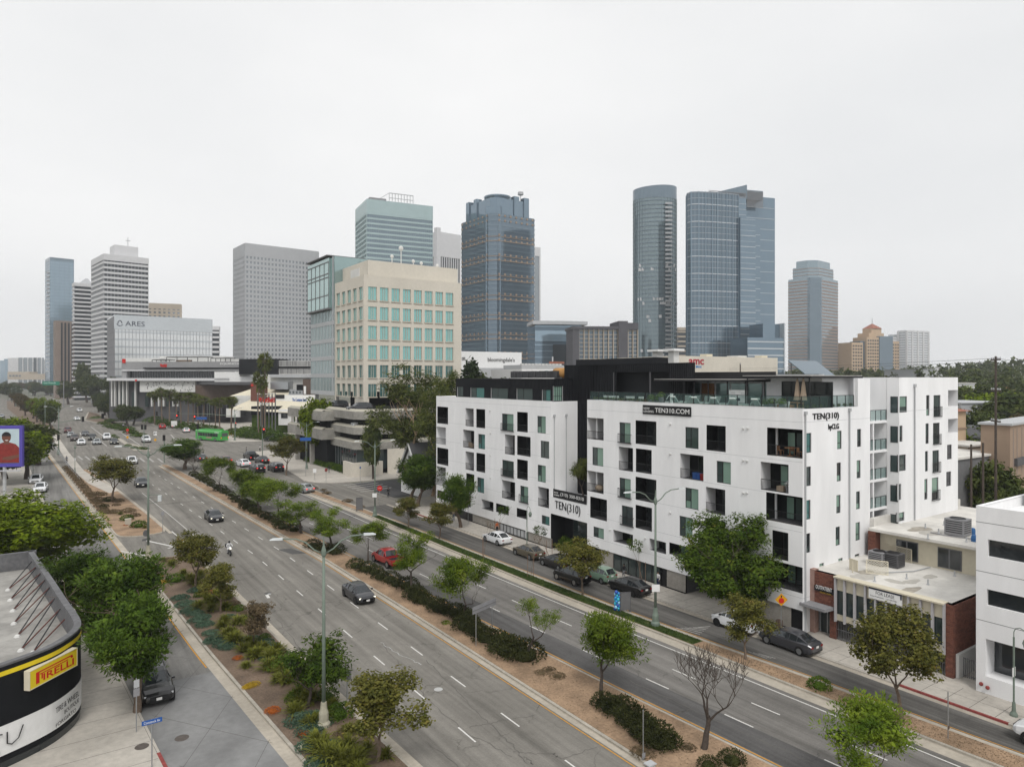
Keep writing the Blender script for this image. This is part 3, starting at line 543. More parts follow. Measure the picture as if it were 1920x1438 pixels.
for (k, y0, y1, z0, z1) in ops:
    if k == 'g': winX(y0, y1, z0, z1)
    elif k == 'f': o = winX(y0, y1, z0, z1); railX(o, FX - .16, y0 - .12, y1 + .12, z0 + .02, 1.0, .15); g = B(); g.box(FX - .18, y0 - .14, z0 - .05, FX - .002, y1 + .14, z0 + .02); g.obj('balcony_slab', 'dgrey', o)
    else: logX(y0, y1, z0, z1, k)
# corner balconies
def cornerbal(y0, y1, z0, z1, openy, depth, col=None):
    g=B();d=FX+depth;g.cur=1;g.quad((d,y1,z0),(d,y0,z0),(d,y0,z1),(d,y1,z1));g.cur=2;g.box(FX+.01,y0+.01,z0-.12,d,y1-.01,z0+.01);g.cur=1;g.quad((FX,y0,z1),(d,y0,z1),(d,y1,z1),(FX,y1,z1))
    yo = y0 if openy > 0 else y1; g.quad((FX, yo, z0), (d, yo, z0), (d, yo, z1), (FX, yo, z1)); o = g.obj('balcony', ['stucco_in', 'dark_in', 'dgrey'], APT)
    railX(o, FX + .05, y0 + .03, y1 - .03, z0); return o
for (y0, y1, z0, z1) in crn:
    o = cornerbal(y0, y1, z0, z1, 1, 2.2); g = B(); g.box(FX + 1.0, y1 - .75, z0, FX + 2.1, y1 - .45, z1); g.obj('column', 'stucco', o)
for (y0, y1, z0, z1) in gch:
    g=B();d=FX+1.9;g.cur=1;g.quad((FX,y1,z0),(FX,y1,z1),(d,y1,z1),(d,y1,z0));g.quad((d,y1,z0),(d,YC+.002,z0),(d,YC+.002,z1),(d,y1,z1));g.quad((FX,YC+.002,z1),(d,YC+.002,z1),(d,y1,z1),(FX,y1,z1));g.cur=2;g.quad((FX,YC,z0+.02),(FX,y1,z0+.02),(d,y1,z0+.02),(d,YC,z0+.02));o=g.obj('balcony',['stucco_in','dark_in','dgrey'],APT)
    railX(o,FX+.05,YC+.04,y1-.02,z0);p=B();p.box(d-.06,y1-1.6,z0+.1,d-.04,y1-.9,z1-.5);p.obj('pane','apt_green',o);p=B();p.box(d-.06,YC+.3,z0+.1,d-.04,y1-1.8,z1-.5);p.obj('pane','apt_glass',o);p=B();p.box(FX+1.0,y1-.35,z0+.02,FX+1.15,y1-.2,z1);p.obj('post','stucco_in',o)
# left-end recess panels
for(y0,y1,z0,z1)in cutL:g=B();g.quad((FX+1.6,y1,z0),(FX+1.6,y0,z0),(FX+1.6,y0,z1),(FX+1.6,y1,z1));g.box(FX+.02,y0,z0-.1,FX+1.6,y1,z0+.01);g.quad((FX,y0,z0),(FX+1.6,y0,z0),(FX+1.6,y0,z1),(FX,y0,z1));o=g.obj('balcony','stucco_in',APT);railX(o,FX+.05,y0,y1-.1,z0)
def winY(x0, x1, z0, z1, y, m=None, rail=False):
    fr = B(); w = .055; yi = y + .12
    for (a, c, d, e) in ((x0, x1, z0, z0 + w), (x0, x1, z1 - w, z1), (x0, x0 + w, z0 + w, z1 - w), (x1 - w, x1, z0 + w, z1 - w)): fr.box(a, yi - .04, d, c, yi + .05, e)
    zm = z0 + (z1 - z0) * .33; fr.box(x0 + w, yi - .03, zm - .025, x1 - w, yi + .04, zm + .025); o = fr.obj('window', 'rail', APT)
    for d,e in((z0+w,zm-.025),(zm+.025,z1-w)):p=B();p.quad((x0+w,yi,d),(x1-w,yi,d),(x1-w,yi,e),(x0+w,yi,e));p.obj('pane',m or rr.choice(['apt_glass','apt_glass','apt_green','dark_glass']),o)
    rv=B();rv.quad((x0,y,z0),(x0,yi,z0),(x0,yi,z1),(x0,y,z1));rv.quad((x1,y,z0),(x1,y,z1),(x1,yi,z1),(x1,yi,z0));rv.quad((x0,y,z1),(x0,yi,z1),(x1,yi,z1),(x1,y,z1));rv.quad((x0,y,z0),(x1,y,z0),(x1,yi,z0),(x0,yi,z0));rv.obj('reveal','stucco_in',o)
    if rail:
        g = B(); g.box(x0 - .1, y - .16, z0 + 1.0, x1 + .1, y - .12, z0 + 1.05); n = int((x1 - x0 + .2) / .12)
        for i in range(n + 1): xx = x0 - .1 + (x1 - x0 + .2) * i / n; g.box(xx - .009, y - .15, z0, xx + .009, y - .13, z0 + 1.0)
        g.box(x0 - .1, y - .16, z0 - .04, x1 + .1, y - .12, z0); g.box(x1 + .06, y - .12, z0, x1 + .1, y - .002, z0 + .04); g.box(x0 - .1, y - .12, z0, x0 - .06, y - .002, z0 + .04); g.obj('railing', 'rail', o)
for i, q in enumerate(sh): winY(*q, YC, 'apt_teal' if i in (0, 2) else None)
for i, q in enumerate(rh): winY(*q, YB, 'dgrey' if i > 12 else None, rail=8 < i < 13)
for q in fh:
    y0, y1, z0, z1 = q; g = B(); g.box(XB - .03, y0, z0, XB - .002, y1, z1); o = g.obj('window', 'rail', APT); g = B(); g.box(XB - .045, y0 + .05, z0 + .05, XB - .031, y1 - .05, z1 - .05); g.obj('pane', 'apt_glass', o)
# notch linings on the rear block
for(x0,x1,z0,z1)in ntch:g=B();g.quad((x0,YB,z0),(x0,YB+3,z0),(x0,YB+3,z1),(x0,YB,z1));g.quad((x0,YB,z0),(XE,YB,z0),(XE,YB+3,z0),(x0,YB+3,z0));g.quad((x0,YB,z1),(x0,YB+3,z1),(XE,YB+3,z1),(XE,YB,z1));g.obj('notch_lining','stucco_in',APT)
# score joints in the stucco
b = B()
for z in (18.55, 15.05, 12.0, 8.95, 5.85, 3.2):
    for (y0, y1, hs) in ((YE, YL, hl + cutL), (YC, YR, hr + crn + gch)):
        cut = sorted([(h[0], h[1]) for h in hs if h[2] - .02 < z < h[3] + .02]); y = y0
        for a, c in cut + [(y1, y1)]:
            if a > y + .05: b.box(FX - .003, y, z - .012, FX + .01, a, z + .012)
            y = max(y, c)
    b.box(FX, YC - .003, z - .012, XS1, YC + .01, z + .012) if z < 18.6 and z not in (15.05, 12.0, 8.95, 5.85) else None
    b.box(XB, YB - .003, z + .6, XE - 2, YB + .01, z + .625) if z == 18.55 else None
stuff(b.obj('stucco_joint', 'lgrey', APT))
# ---- plinth: block-work pieces, glass strips, shop front, garage
def zplX(px, py): y, D = onX(px, FX); return y, zz(py, D)
b = B()
def blocks(y0, y1, z0, z1, x=FX + .1):
    nz = max(1, round((z1 - z0) / .2)); h = (z1 - z0) / nz; rb = random.Random(int(y0 * 7))
    for j in range(nz):
        y = y0 - (0 if j % 2 else .2)
        while y < y1:
            a, c = max(y, y0), min(y + .4, y1)
            if c - a > .04: b.box(x + rb.uniform(0, .008), a + .006, z0 + j * h + .006, x + .1, c - .006, z0 + (j + 1) * h - .006)
            y += .4
segs=[(onX(885,FX)[0],onX(936,FX)[0],1.3),(onX(989,FX)[0],onX(1033,FX)[0],1.45),(onX(1125.5,FX)[0],onX(1149,FX)[0],PL_R),(onX(1249,FX)[0],onX(1284,FX)[0],PL_R+.35),(41.9,45.1,PL_R),(36.4,41.9,PL_R)]
for a, c, z in [(segs[0][0], segs[0][1], PL_L), (segs[1][0], segs[1][1], PL_L), (segs[2][0], segs[2][1], PL_R), (segs[3][0], segs[3][1], PL_R)]: blocks(min(a, c), max(a, c), .25, z)
yg0, yg1 = onX(1373, FX)[0], onX(1284, FX)[0]; yw0 = onX(1482, FX)[0]
blocks(yw0, yg0, .25, 2.62); stuff(b.obj('block_course', 'cmu', APT))
b=B();b.box(FX+.16,YE,0,FX+.3,YL,PL_L);b.box(FX+.16,yw0,0,FX+.3,yg0,2.68);b.box(FX+.16,yg1,0,FX+.3,YR,PL_R);b.box(FX+.06,YE,0,FX+.15,YL,.24);b.box(FX+.06,yg1,0,FX+.15,YR,.24);b.box(FX+.06,yw0,0,FX+.15,yg0,.24)
b.box(FX + .002, YE, PL_L - .02, FX + .3, YL, PL_L + .02); b.box(FX + .002, yg1, PL_R - .02, FX + .3, YR, PL_R + .02); b.obj('plinth', 'black_metal', APT)
b=B();b.box(FX+.002,YC,PL_R+.5,FX+6,yg0,PL_R+.55);b.quad((60,YC,0),(60,yg1,0),(60,yg1,2.3),(60,YC,2.3));b.quad((FX+.3,yg1,0),(60,yg1,0),(60,yg1,2.2),(FX+.3,yg1,2.2));b.quad((FX+.3,yg0,0),(60,yg0,0),(60,yg0,2.2),(FX+.3,yg0,2.2));b.obj('garage_wall','dgrey',APT)
text('TEN(310)', 1.7, .38, MX(yg1 - .9, 1.45, 59.9), 'black_metal', APT, .02)
for y0, y1, n, z0, z1 in [(onX(989, FX)[0], onX(937, FX)[0], 8, .35, 1.3), (onX(1237, FX)[0], onX(1150, FX)[0], 6, .25, 1.95)]:
    fr = B(); 
    for i in range(n + 1): y = y0 + (y1 - y0) * i / n; fr.box(FX + .03, y - .04, z0, FX + .12, y + .04, z1)
    fr.box(FX + .03, y0, z1 + .002, FX + .12, y1, z1 + .1); fr.box(FX + .03, y0, z0 - .1, FX + .12, y1, z0 - .002); o = fr.obj('shop_front', 'rail', APT)
    for i in range(n):a,c=y0+(y1-y0)*i/n+.04,y0+(y1-y0)*(i+1)/n-.04;p=B();p.quad((FX+.08,c,z0),(FX+.08,a,z0),(FX+.08,a,z1),(FX+.08,c,z1));p.obj('pane','lgrey' if n==8 else 'shop_glass',o)
# dark gate at the corner
g = B(); gy0, gy1 = YC + .05, yw0 - .05
for i in range(12): y = gy0 + (gy1 - gy0) * i / 11; g.box(FX + .1, y - .02, .15, FX + .14, y + .02, 2.2)
g.box(FX + .145, gy0, .15, FX + .16, gy1, 1.9); g.obj('gate', 'black_metal', APT)
# ---- entrance recess
b = B(); b.quad((59.2, YE + .3, 0), (59.2, YR - .3, 0), (59.2, YR - .3, 24.0), (59.2, YE + .3, 24.0)); b.obj('courtyard_wall', 'black_wall', APT)
b = B()
y = YR
while y < YE: b.box(59.14, y, 7.2, 59.2, y + .05, 23.98); y += .3
stuff(b.obj('wall_rib', 'black_rib', APT))
ze0, ze1 = 4.75, 7.05
b = B(); b.box(FX - .02, YR + .004, ze0, FX + .5, YE - .004, ze1); b.box(FX + .5, YR + .004, ze1 - .4, 59.1, YE - .004, ze1 - .1); b.obj('entrance_canopy', 'stucco', APT)
text('TEN(310)', 5.0, 1.35, MX(YE - 1.0, ze0 + .5, FX - .021), 'black_metal', APT, .08, bold=-.012)
b=B();b.box(FX-.06,YR+.05,ze1-.08,FX-.03,YE-.6,ze1+1.0);sg=b.obj('banner','black_metal',APT);text('(310) 300-0310',4.6,.55,MX(YE-2.1,ze1+.16,FX-.065),'white',sg,.004);text('NOW',.85,.2,MX(YE-.8,ze1+.48,FX-.065),'white',sg,.004);text('LEASING',1.1,.2,MX(YE-.8,ze1+.16,FX-.065),'white',sg,.004)
b = B(); b.quad((57, YE, 0), (57, YR, 0), (57, YR, ze0), (57, YE, ze0)); b.quad((FX + .02, YE - .012, .1), (57, YE - .012, .1), (57, YE - .012, ze0), (FX + .02, YE - .012, ze0)); b.obj('lobby_wall', 'black_wall', APT)
fr = B()
for i in range(5): y = YR + .1 + (YE - YR - 1.9) * i / 4; fr.box(56.9, y - .04, .15, 56.98, y + .04, ze0)
for z in (2.6, 4.7): fr.box(56.905, YR, z - .04, 56.975, YE - 1.8, z + .04)
o = fr.obj('lobby_glazing', 'rail', APT)
for i in range(4): a = YR + .14 + (YE - YR - 1.9) * i / 4; p = B(); p.box(56.93, a, .15, 56.94, a + (YE - YR - 1.9) / 4 - .08, ze0 - .05); p.obj('pane', 'shop_glass', o)
# ---- rooftop volumes
def ribbed(name, x0, y0, x1, y1, z0, z1, holes=(), sp=.32, rib=True):
    b=B();wallX(b,x0,y0,y1,z0,z1,list(holes));b.quad((x0,y0,z0),(x1,y0,z0),(x1,y0,z1),(x0,y0,z1));b.quad((x0,y1,z0),(x0,y1,z1),(x1,y1,z1),(x1,y1,z0));b.quad((x1,y0,z0),(x1,y1,z0),(x1,y1,z1),(x1,y0,z1));b.box(x0-.05,y0-.05,z1,x1+.05,y1+.05,z1+.12);o=b.obj(name,'black_wall',APT)
    b = B(); y = y0
    while y < y1:
        zs = [(z0, z1)]
        for h in holes:
            if h[0] - .05 < y < h[1] + .05: zs = [(z0, h[2]), (h[3], z1)]
        for a, c in zs:
            if c - a > .05: b.box(x0 - .045, y, a, x0 - .002, y + .06, c)
        y += sp
    x = x0 + .1
    while x < x1: b.box(x, y0 - .045, z0, x + .06, y0 - .002, z1); x += sp
    stuff(b.obj('cladding_rib', 'black_rib', o)); return o
XP = 55.6; yp1 = onX(855, XP)[0]; yp0 = onX(1033, XP)[0]; D1 = onX(1033, XP)[1]
lp = []
for l, t, r, bb in [(230, 340, 272, 415), (330, 345, 430, 425), (482, 348, 607, 437), (675, 352, 792, 440), (865, 360, 928, 450)]:
    y0, y1, z0, z1 = Fq(CA, l, t, r, bb, XP); lp.append((y0, y1, max(z0, ZTL - .1), z1))
pent = ribbed('left_penthouse', XP, yp0, 62, yp1, ZTL - .24, 22.15, lp)
for h in lp: winX(h[0], h[1], h[2], h[3], XP, dep=.1)
h = lp[-1]; winY(XP + .3, XP + 1.9, ZTL, 21.3, yp0 - .14, 'apt_green')
XQ = 59.2; q1 = onX(1058, XQ)[0]; q0 = onX(1290, XQ)[0]
hq = Fq(CA, 1252, 232, 1810, 440, XQ); bk = ribbed('black_penthouse', XQ, q0, 60.3, q1, ZTL - .3, 24.0, [(hq[0], hq[1], ZTR - .3, zz(697.5, 80))])
b=B();b.quad((60.28,hq[0],ZTR),(60.28,hq[1],ZTR),(60.28,hq[1],23.4),(60.28,hq[0],23.4));b.box(XQ+.01,hq[0],zz(697.5,80),60.27,hq[1],zz(697.5,80)+.05);b.obj('terrace_back_wall','black_wall',APT)
b = B(); b.box(60.3, q0 + 6.2, ZTL - .3, 66, q1 - .02, 24.0); b.obj('penthouse_rear', 'black_wall', APT); b = B(); b.box(61, onX(1226, 61)[0], 24.12, 65, onX(1080, 61)[0], 24.9); b.obj('roof_screen', 'black_rib', APT)
for px in (1151, 1219): y = onX(px, XQ)[0]; b = B(); b.box(XQ - .05, y - .06, ZTR - .3, XQ + .07, y + .06, zz(697.5, 80)); b.obj('column', 'dgrey', APT)
# canopies and glazed club room on the right of the roof
XR_ = 60.2; yk1, yk0 = onX(1262, XR_)[0], onX(1452, XR_)[0]; zk = zz(713, onX(1350, XR_)[1])
b = B(); b.box(57.0, yk0, zk - .12, 63, yk1, zk + .08); b.obj('canopy_roof', 'black_metal', APT); b = B(); b.box(57.05, yk0 + .05, zk + .082, 63, yk1 - .05, zk + .12); b.obj('canopy_membrane', 'roof_white', APT)
b = B(); b.quad((62, yk0, ZTR - .3), (62, yk1, ZTR - .3), (62, yk1, zk), (62, yk0, zk)); b.obj('club_wall', 'stucco_in', APT)
n = 6
for i in range(n):
    a = yk0 + .6 + (yk1 - yk0 - 1) * i / n; p = B(); p.box(61.92, a, ZTR - .25, 61.95, a + (yk1 - yk0 - 1) / n - .25, zk - .35); p.obj('club_panel', 'wood' if i in (4,) else 'curtain_grey', APT)
for px in (1283, 1302, 1328, 1364, 1398, 1434): y, D = onX(px, 57.3); b = B(); b.box(57.25, y - .05, ZTR - .3, 57.35, y + .05, zk - .12); b.obj('canopy_post', 'black_metal', APT)
zk2 = zz(706, 68); yj1, yj0 = onX(1416, 58.5)[0], YC + .3
b = B(); b.box(56.4, yj0, zk2 - .15, 65, yj1, zk2 + .05); b.obj('canopy_roof', 'black_metal', APT); b = B(); b.box(56.45, yj0 + .05, zk2 + .052, 65, yj1 - .05, zk2 + .1); b.obj('canopy_membrane', 'roof_white', APT)
b=B();b.quad((59.6,YC+1.2,ZTR-.3),(59.6,yj1-.5,ZTR-.3),(59.6,yj1-.5,zk2-.15),(59.6,YC+1.2,zk2-.15));b.quad((59.6,YC+1.2,ZTR-.3),(65,YC+1.2,ZTR-.3),(65,YC+1.2,zk2-.15),(59.6,YC+1.2,zk2-.15));b.obj('club_wall','stucco_in',APT)
ya, yb = onX(1562, 59.55)[0], onX(1466, 59.55)[0]
b = B(); b.box(59.5, ya, ZTR - .2, 59.56, yb, zk2 - .5); o = b.obj('club_window', 'rail', APT)
for i in range(3): p = B(); p.box(59.47, ya + (yb - ya) * i / 3 + .06, ZTR - .15, 59.49, ya + (yb - ya) * (i + 1) / 3 - .06, zk2 - .56); p.obj('pane', 'dark_glass', o)
b = B(); b.box(62.1, onX(1452, 62)[0], zk + .12, 62.3, onX(1292, 62)[0], zz(697, 72)); b.obj('roof_screen', 'black_metal', APT)
for x, y in ((56.6, YC + .6), (56.6, yj1 - .5)): b = B(); b.box(x - .05, y - .05, ZTR - .3, x + .05, y + .05, zk2 - .15); b.obj('canopy_post', 'black_metal', APT)
# deck glass balustrade
def guardX(x, y0, y1, z, h=1.05, n=8):
    p = B(); p.box(x, y0, z + .05, x + .015, y1, z + h); o = p.obj('glass_guard', 'rail_glass', APT); g = B(); g.box(x - .01, y0, z + h, x + .025, y1, z + h + .04)
    for i in range(n + 1): y = y0 + (y1 - y0) * i / n; g.box(x - .03, y - .03, z, x + .03, y + .03, z + (h if i % 2 else h * .8))
    g.obj('guard_frame', 'rail', o)
guardX(FX + .3, YC + .35, onX(1214, FX)[0] + .5, ZTR - .05, 1.1, 14); guardX(FX + .3, onX(1213, FX)[0] + .6, YR - .2, ZTR - .05, 1.1, 6)
p = B(); p.box(FX + .3, YC + .3, ZTR, XS1 - 2.4, YC + .315, ZTR + 1.05); o = p.obj('glass_guard', 'rail_glass', APT); g = B(); g.box(FX + .3, YC + .29, ZTR + 1.05, XS1 - 2.4, YC + .33, ZTR + 1.1)
for i in range(7): x = FX + .3 + (XS1 - 2.7 - FX) * i / 6; g.box(x - .03, YC + .28, ZTR, x + .03, YC + .34, ZTR + 1.05)
g.obj('guard_frame', 'rail', o)
# signs on the walls
D = onX(1206, FX)[1]; ys0 = onX(1296.5, FX)[0]; ys1 = onX(1206, FX)[0]; zs = zz(759, onX(1206, FX)[1]); zb = zz(781.5, onX(1296, FX)[1])
b = B(); b.box(FX - .08, ys0, zb, FX - .03, ys1, zs); sg = b.obj('leasing_sign', 'black_metal', APT); w = ys1 - ys0
text('TEN310.COM',w*.70,(zs-zb)*.5,MX(ys1-w*.27,zb+(zs-zb)*.25,FX-.083),'white',sg,.004,bold=.01);text('NOW',w*.13,(zs-zb)*.24,MX(ys1-w*.02,zb+(zs-zb)*.52,FX-.083),'white',sg,.004);text('LEASING',w*.22,(zs-zb)*.24,MX(ys1-w*.02,zb+(zs-zb)*.2,FX-.083),'white',sg,.004)
xa, da = onY(1440 + 332 / 3.994, YC); xb, d2 = onY(1440 + 528 / 3.994, YC); za, ztp = zz(640 + 600 / 3.994, da), zz(640 + 530 / 3.994, d2)
text('TEN(310)',xb-xa,ztp-za,MY(xa,za,YC-.003),'black_metal',APT,.06,bold=.008);xc=onY(1440+450/3.994,YC)[0];text('byCLG',xb-xc,.62,MY(xc,za-.95,YC-.003),'black_metal',APT,.06,bold=.012)
# drain pipes and light fittings
for px, Y, zt in ((1440 + 275 / 3.994, YC, 19.2), (1440 + 605 / 3.994, YC, 19.3), (1440 + 1093 / 3.994, YB, 21.5)):
    x = onY(px, Y)[0]; b = B(); b.rod((x, Y - .09, .2), (x, Y - .09, zt), .07); b.box(x - .14, Y - .2, zt, x + .14, Y - .002, zt + .3); b.obj('drain_pipe', 'lgrey', APT)
for px in (1038.5, 1061): x = onY(px, YE)[0]; b = B(); b.rod((x, YE - .09, 7.2), (x, YE - .09, 17.3), .06); b.box(x - .14, YE - .2, 17.3, x + .14, YE - .002, 17.6); b.obj('drain_pipe', 'lgrey', APT)
for px, py in ((1394, 803), (1402, 803), (1394, 863), (1401, 864), (1394, 924), (1401, 924), (1257, 795), (1257, 851), (1257, 961), (919, 770), (920, 812), (920, 854), (920, 896), (1210, 1009), (1144, 993)):
    y, D = onX(px, FX); z = zz(py, D); b = B(); b.box(FX - .14, y - .1, z - .06, FX - .002, y + .1, z + .06); b.box(FX - .12, y - .06, z - .1, FX - .03, y + .06, z - .06); b.obj('vent_hood', 'white2', APT)
# left dark neighbour wall
b = B(); b.box(60, 103, .1, 75, 110, 13); single(b, 'dark_garage_block', 'mgrey', 'plain dark grey rendered block between white apartment end and gabled house', 'building', loc=(60, 103, 0))
# ------------------------------------------------------------------ local frames for buildings seen corner-on
class Fr:
    def __init__(s, px, D, phi):
        s.C = ((px - 960) / FP * D, D); s.eR = (math.cos(R(phi)), math.sin(R(phi))); s.eL = (-s.eR[1], s.eR[0]); s.loc = atD(px, D); s.rz = R(phi) - YAW
    def X(s, px, y=0):
        k = (px - 960) / FP; cx = s.C[0] + y * s.eL[0]; cy_ = s.C[1] + y * s.eL[1]; return (k * cy_ - cx) / (s.eR[0] - k * s.eR[1])
    def Y(s, px, x=0):
        k = (px - 960) / FP; cx = s.C[0] + x * s.eR[0]; cy_ = s.C[1] + x * s.eR[1]; return (k * cy_ - cx) / (s.eL[0] - k * s.eL[1])
    def Z(s, py, x=0, y=0): return CAM_H - (py - HZ) * (s.C[1] + x * s.eR[1] + y * s.eL[1]) / FP
    def box(s, b, px0, px1, py0, py1, y=0, dep=1.0):
        x0, x1 = s.X(px0, y), s.X(px1, y); xm = (x0 + x1) / 2; b.box(x0, y, s.Z(py1, xm, y), x1, y + dep, s.Z(py0, xm, y)); return x0, x1
    def thing(s, name, label, cat, group=None): return thing(name, label, cat, s.loc, s.rz, group, local=True)
def MF(x, z, y): return MY(x, z, y)
def prism_off(poly, p):
    n = len(poly); out = []
    for i in range(n):
        a,b_,c_=Vector(poly[i-1]),Vector(poly[i]),Vector(poly[(i+1)%n]);e1=(b_-a).normalized();e2=(c_-b_).normalized();n1=Vector((e1.y,-e1.x));n2=Vector((e2.y,-e2.x));m=(n1+n2);m=m/max(.2,(1+n1.dot(n2)));out.append(tuple(b_+m*p))
    return out
# ------------------------------------------------------------------ brick office building
BX = 55.7; YB0 = onX(1787, BX)[0]; YB1 = onX(1509, BX)[0]; ZB = 5.55
BR = thing('brick_office', 'low brick office building with cream panels and a flat white roof', 'building', (BX, YB0, 0))
def bq(l, t, r, bb): return Fq(CF, l, t, r, bb, BX)
yfb = onX(1440 + 505 / 3.994, BX)[0]; yfe = onX(1440 + 1330 / 3.994, BX)[0]; ypk = onX(1440 + 350 / 3.994, BX)[0]
b = B(); b.box(BX, ypk, 0, BX + .6, YB1, ZB + .1); b.obj('stone_pier', 'pinkstone', BR)
def bricks(par, y0, y1, z0, z1, x, dep=.1, vert=False, sideY=None):
    h = .13; ln = .42; me = {}; nz = int((z1 - z0) / h); h = (z1 - z0) / nz; b = B(); rb = random.Random(3)
    for j in range(nz):
        u = y0 - (ln / 2 if j % 2 else 0)
        while u < y1:
            a, c = max(u, y0) + .008, min(u + ln, y1) - .008
            if c - a > .03:
                pr = rb.uniform(0, .012); b.cur = rb.choice((0, 0, 1))
                if sideY is None: b.box(x - .03 - pr, a, z0 + j * h + .008, x, c, z0 + (j + 1) * h - .008)
                else: b.box(a, sideY - .03 - pr, z0 + j * h + .008, c, sideY, z0 + (j + 1) * h - .008)
            u += ln
    return stuff(b.obj('brick_course', ['brickA', 'brickB'], par))
zcan = bq(295, 935, 497, 985)
b=B();b.box(BX+.002,yfb,2.6,BX+.5,ypk,ZB);b.box(BX+.1,yfb,0,BX+.5,onX(1440+458/3.994,BX)[0],2.6);b.box(BX,YB0,0,BX+.5,yfe,ZB);b.box(BX,YB0+.002,0,67,YB0+.3,ZB);o=b.obj('brick_wall','brickB',BR)
bricks(o, yfb, ypk, 2.9, ZB, BX); bricks(o, yfb, onX(1440 + 458 / 3.994, BX)[0], .1, 2.6, BX + .1); bricks(o, YB0, yfe, .1, ZB, BX); bricks(o, BX, 67, .1, ZB, 0, sideY=YB0)
b = B(); b.prism([(BX - 1.3, yfb + .2), (BX - 1.3, YB1 - .3), (BX + .4, YB1 - .1), (BX + .4, yfb)], 2.62, 2.86); b.obj('canopy_roof', 'grey', BR)
yd = onX(1440 + 458 / 3.994, BX)[0]
b = B(); b.box(BX + .9, yd, .1, BX + .95, ypk, 2.6); b.obj('door_pane', 'shop_glass', BR)
b = B()
for i in range(3): y = yd + (ypk - yd) * i / 2; b.box(BX + .85, y - .04, .1, BX + .9, y + .04, 2.2)
b.box(BX + .85, yd, 2.2, BX + .9, ypk, 2.28); b.obj('door_frame', 'lgrey', BR)
b=B();q=bq(352,772,497,872);b.box(BX-.12,q[0],q[2]+.15,BX-.05,q[1],q[3]-.1);sg=b.obj('name_sign','black_metal',BR);w=q[1]-q[0];text('OUTPATIENT',w*.84,.34,MX(q[1]-w*.08,(q[2]+q[3])/2-.02,BX-.123),'white',sg,.004,bold=.01);text('SURGERY CENTER',w*.6,.12,MX(q[1]-w*.3,(q[2]+q[3])/2-.3,BX-.123),'flower_yellow',sg,.004)
# glazed bays with fins
zt = ZB; zh = ZB - 1.15; zw = 2.35; zs = 1.85
b = B(); b.box(BX, yfe, zh, BX + .3, yfb, zt); b.box(BX, yfe, zs, BX + .3, yfb, zw); b.box(BX - .35, yfe + .002, ZB - .06, BX + .5, yfb - .002, ZB + .06); b.obj('cream_panel', 'cream', BR)
xs = [512, 580, 655, 735, 812, 893, 975, 1060, 1148, 1238, 1325]
ys = [onX(1440 + x / 3.994, BX)[0] for x in xs]
for i, y in enumerate(ys): b = B(); b.box(BX - .25, y - .07, zs - .1, BX - .002, y + .07, zt); b.obj('fin', 'fin_grey', BR)
for i in range(len(ys) - 1): b = B(); b.box(BX + .12, ys[i + 1], zw, BX + .16, ys[i], zh); b.obj('window_pane', 'shop_glass', BR)
b = B(); b.box(BX + 4, yfe, 0, BX + 4.1, yfb, zs); b.box(BX + .1, yfe, zs - .08, BX + 4, yfb, zs); b.obj('garage_back', 'dark_in', BR)
b = B(); n = 60
for i in range(n): y = yfe + (yfb - yfe) * i / (n - 1); b.box(BX + .2, y - .015, .14, BX + .23, y + .015, zs - .08)
for z in (.25, 1.0, 1.7): b.box(BX + .19, yfe, z, BX + .24, yfb, z + .05)
b.obj('garage_grille', 'mgrey', BR)
XU = 65.5
b = B(); b.box(BX + .05, YB0 + .01, ZB - .12, XU + .3, YB1 - .3, ZB); b.obj('roof', 'roof_white', BR)
b = B(); b.box(BX, YB1 - .3, ZB - .3, XU + 6, YB1, ZB + .45); b.obj('parapet', 'cream', BR)
ZU = 8.2
b = B(); b.box(XU, YB0 - 3, ZB - .3, 82, YB1 - 1.6, ZU - .25); b.obj('upper_wall', 'cream', BR)
b = B(); b.box(XU - .9, YB0 - 3, ZU - .25, 84, YB1 - .9, ZU); b.box(XU + .2, YB1 - .9, ZU - .2, 84, YB1 - .5, ZU + .75); b.obj('upper_roof', 'roof_white', BR)
b = B(); b.box(XU - .9, YB1 - 1.6, ZB, XU + 1, YB1 - .9, ZU - .26); o = b.obj('brick_pier', 'brickB', BR); bricks(o, YB1 - 1.6, YB1 - .9, ZB, ZU - .3, XU - .9)
for y0, y1 in ((onX(1440 + 1125 / 3.994, XU)[0], onX(1440 + 962 / 3.994, XU)[0]), (onX(1440 + 1452 / 3.994, XU)[0], onX(1440 + 1272 / 3.994, XU)[0])):
    b = B(); b.box(XU - .05, y0, ZB + .15, XU - .002, y1, ZU - .75); o = b.obj('window', 'mgrey', BR)
    for k in range(2): p = B(); p.box(XU - .07, y0 + .08 + k * (y1 - y0) / 2, ZB + .22, XU - .052, y0 - .06 + (k + 1) * (y1 - y0) / 2, ZU - .83); p.obj('pane', 'dark_glass', o)
q = bq(770, 822, 1018, 915)
b=B();b.box(BX-.33,q[0],ZB-.95,BX-.27,q[1],ZB+.02);sg=single(b,'lease_banner','white','white for lease banner with navy edge hung across the cream fascia','banner',loc=(BX-.3,q[0],ZB-.95));ORG[sg.name]=tuple(sg.location)
b=B();b.box(BX-.345,q[0],ZB-.2,BX-.332,q[1],ZB+.02);b.box(BX-.345,q[0],ZB-.5,BX-.332,q[0]+.12,ZB-.2);b.obj('navy_edge','car_blue',sg);w=q[1]-q[0];text('FOR LEASE',w*.56,.26,MX(q[1]-w*.22,ZB-.55,BX-.334),'black_metal',sg,.003);text('Dawn Fredrickson  |  310.595.7086',w*.8,.13,MX(q[1]-w*.05,ZB-.8,BX-.334),'black_metal',sg,.003)
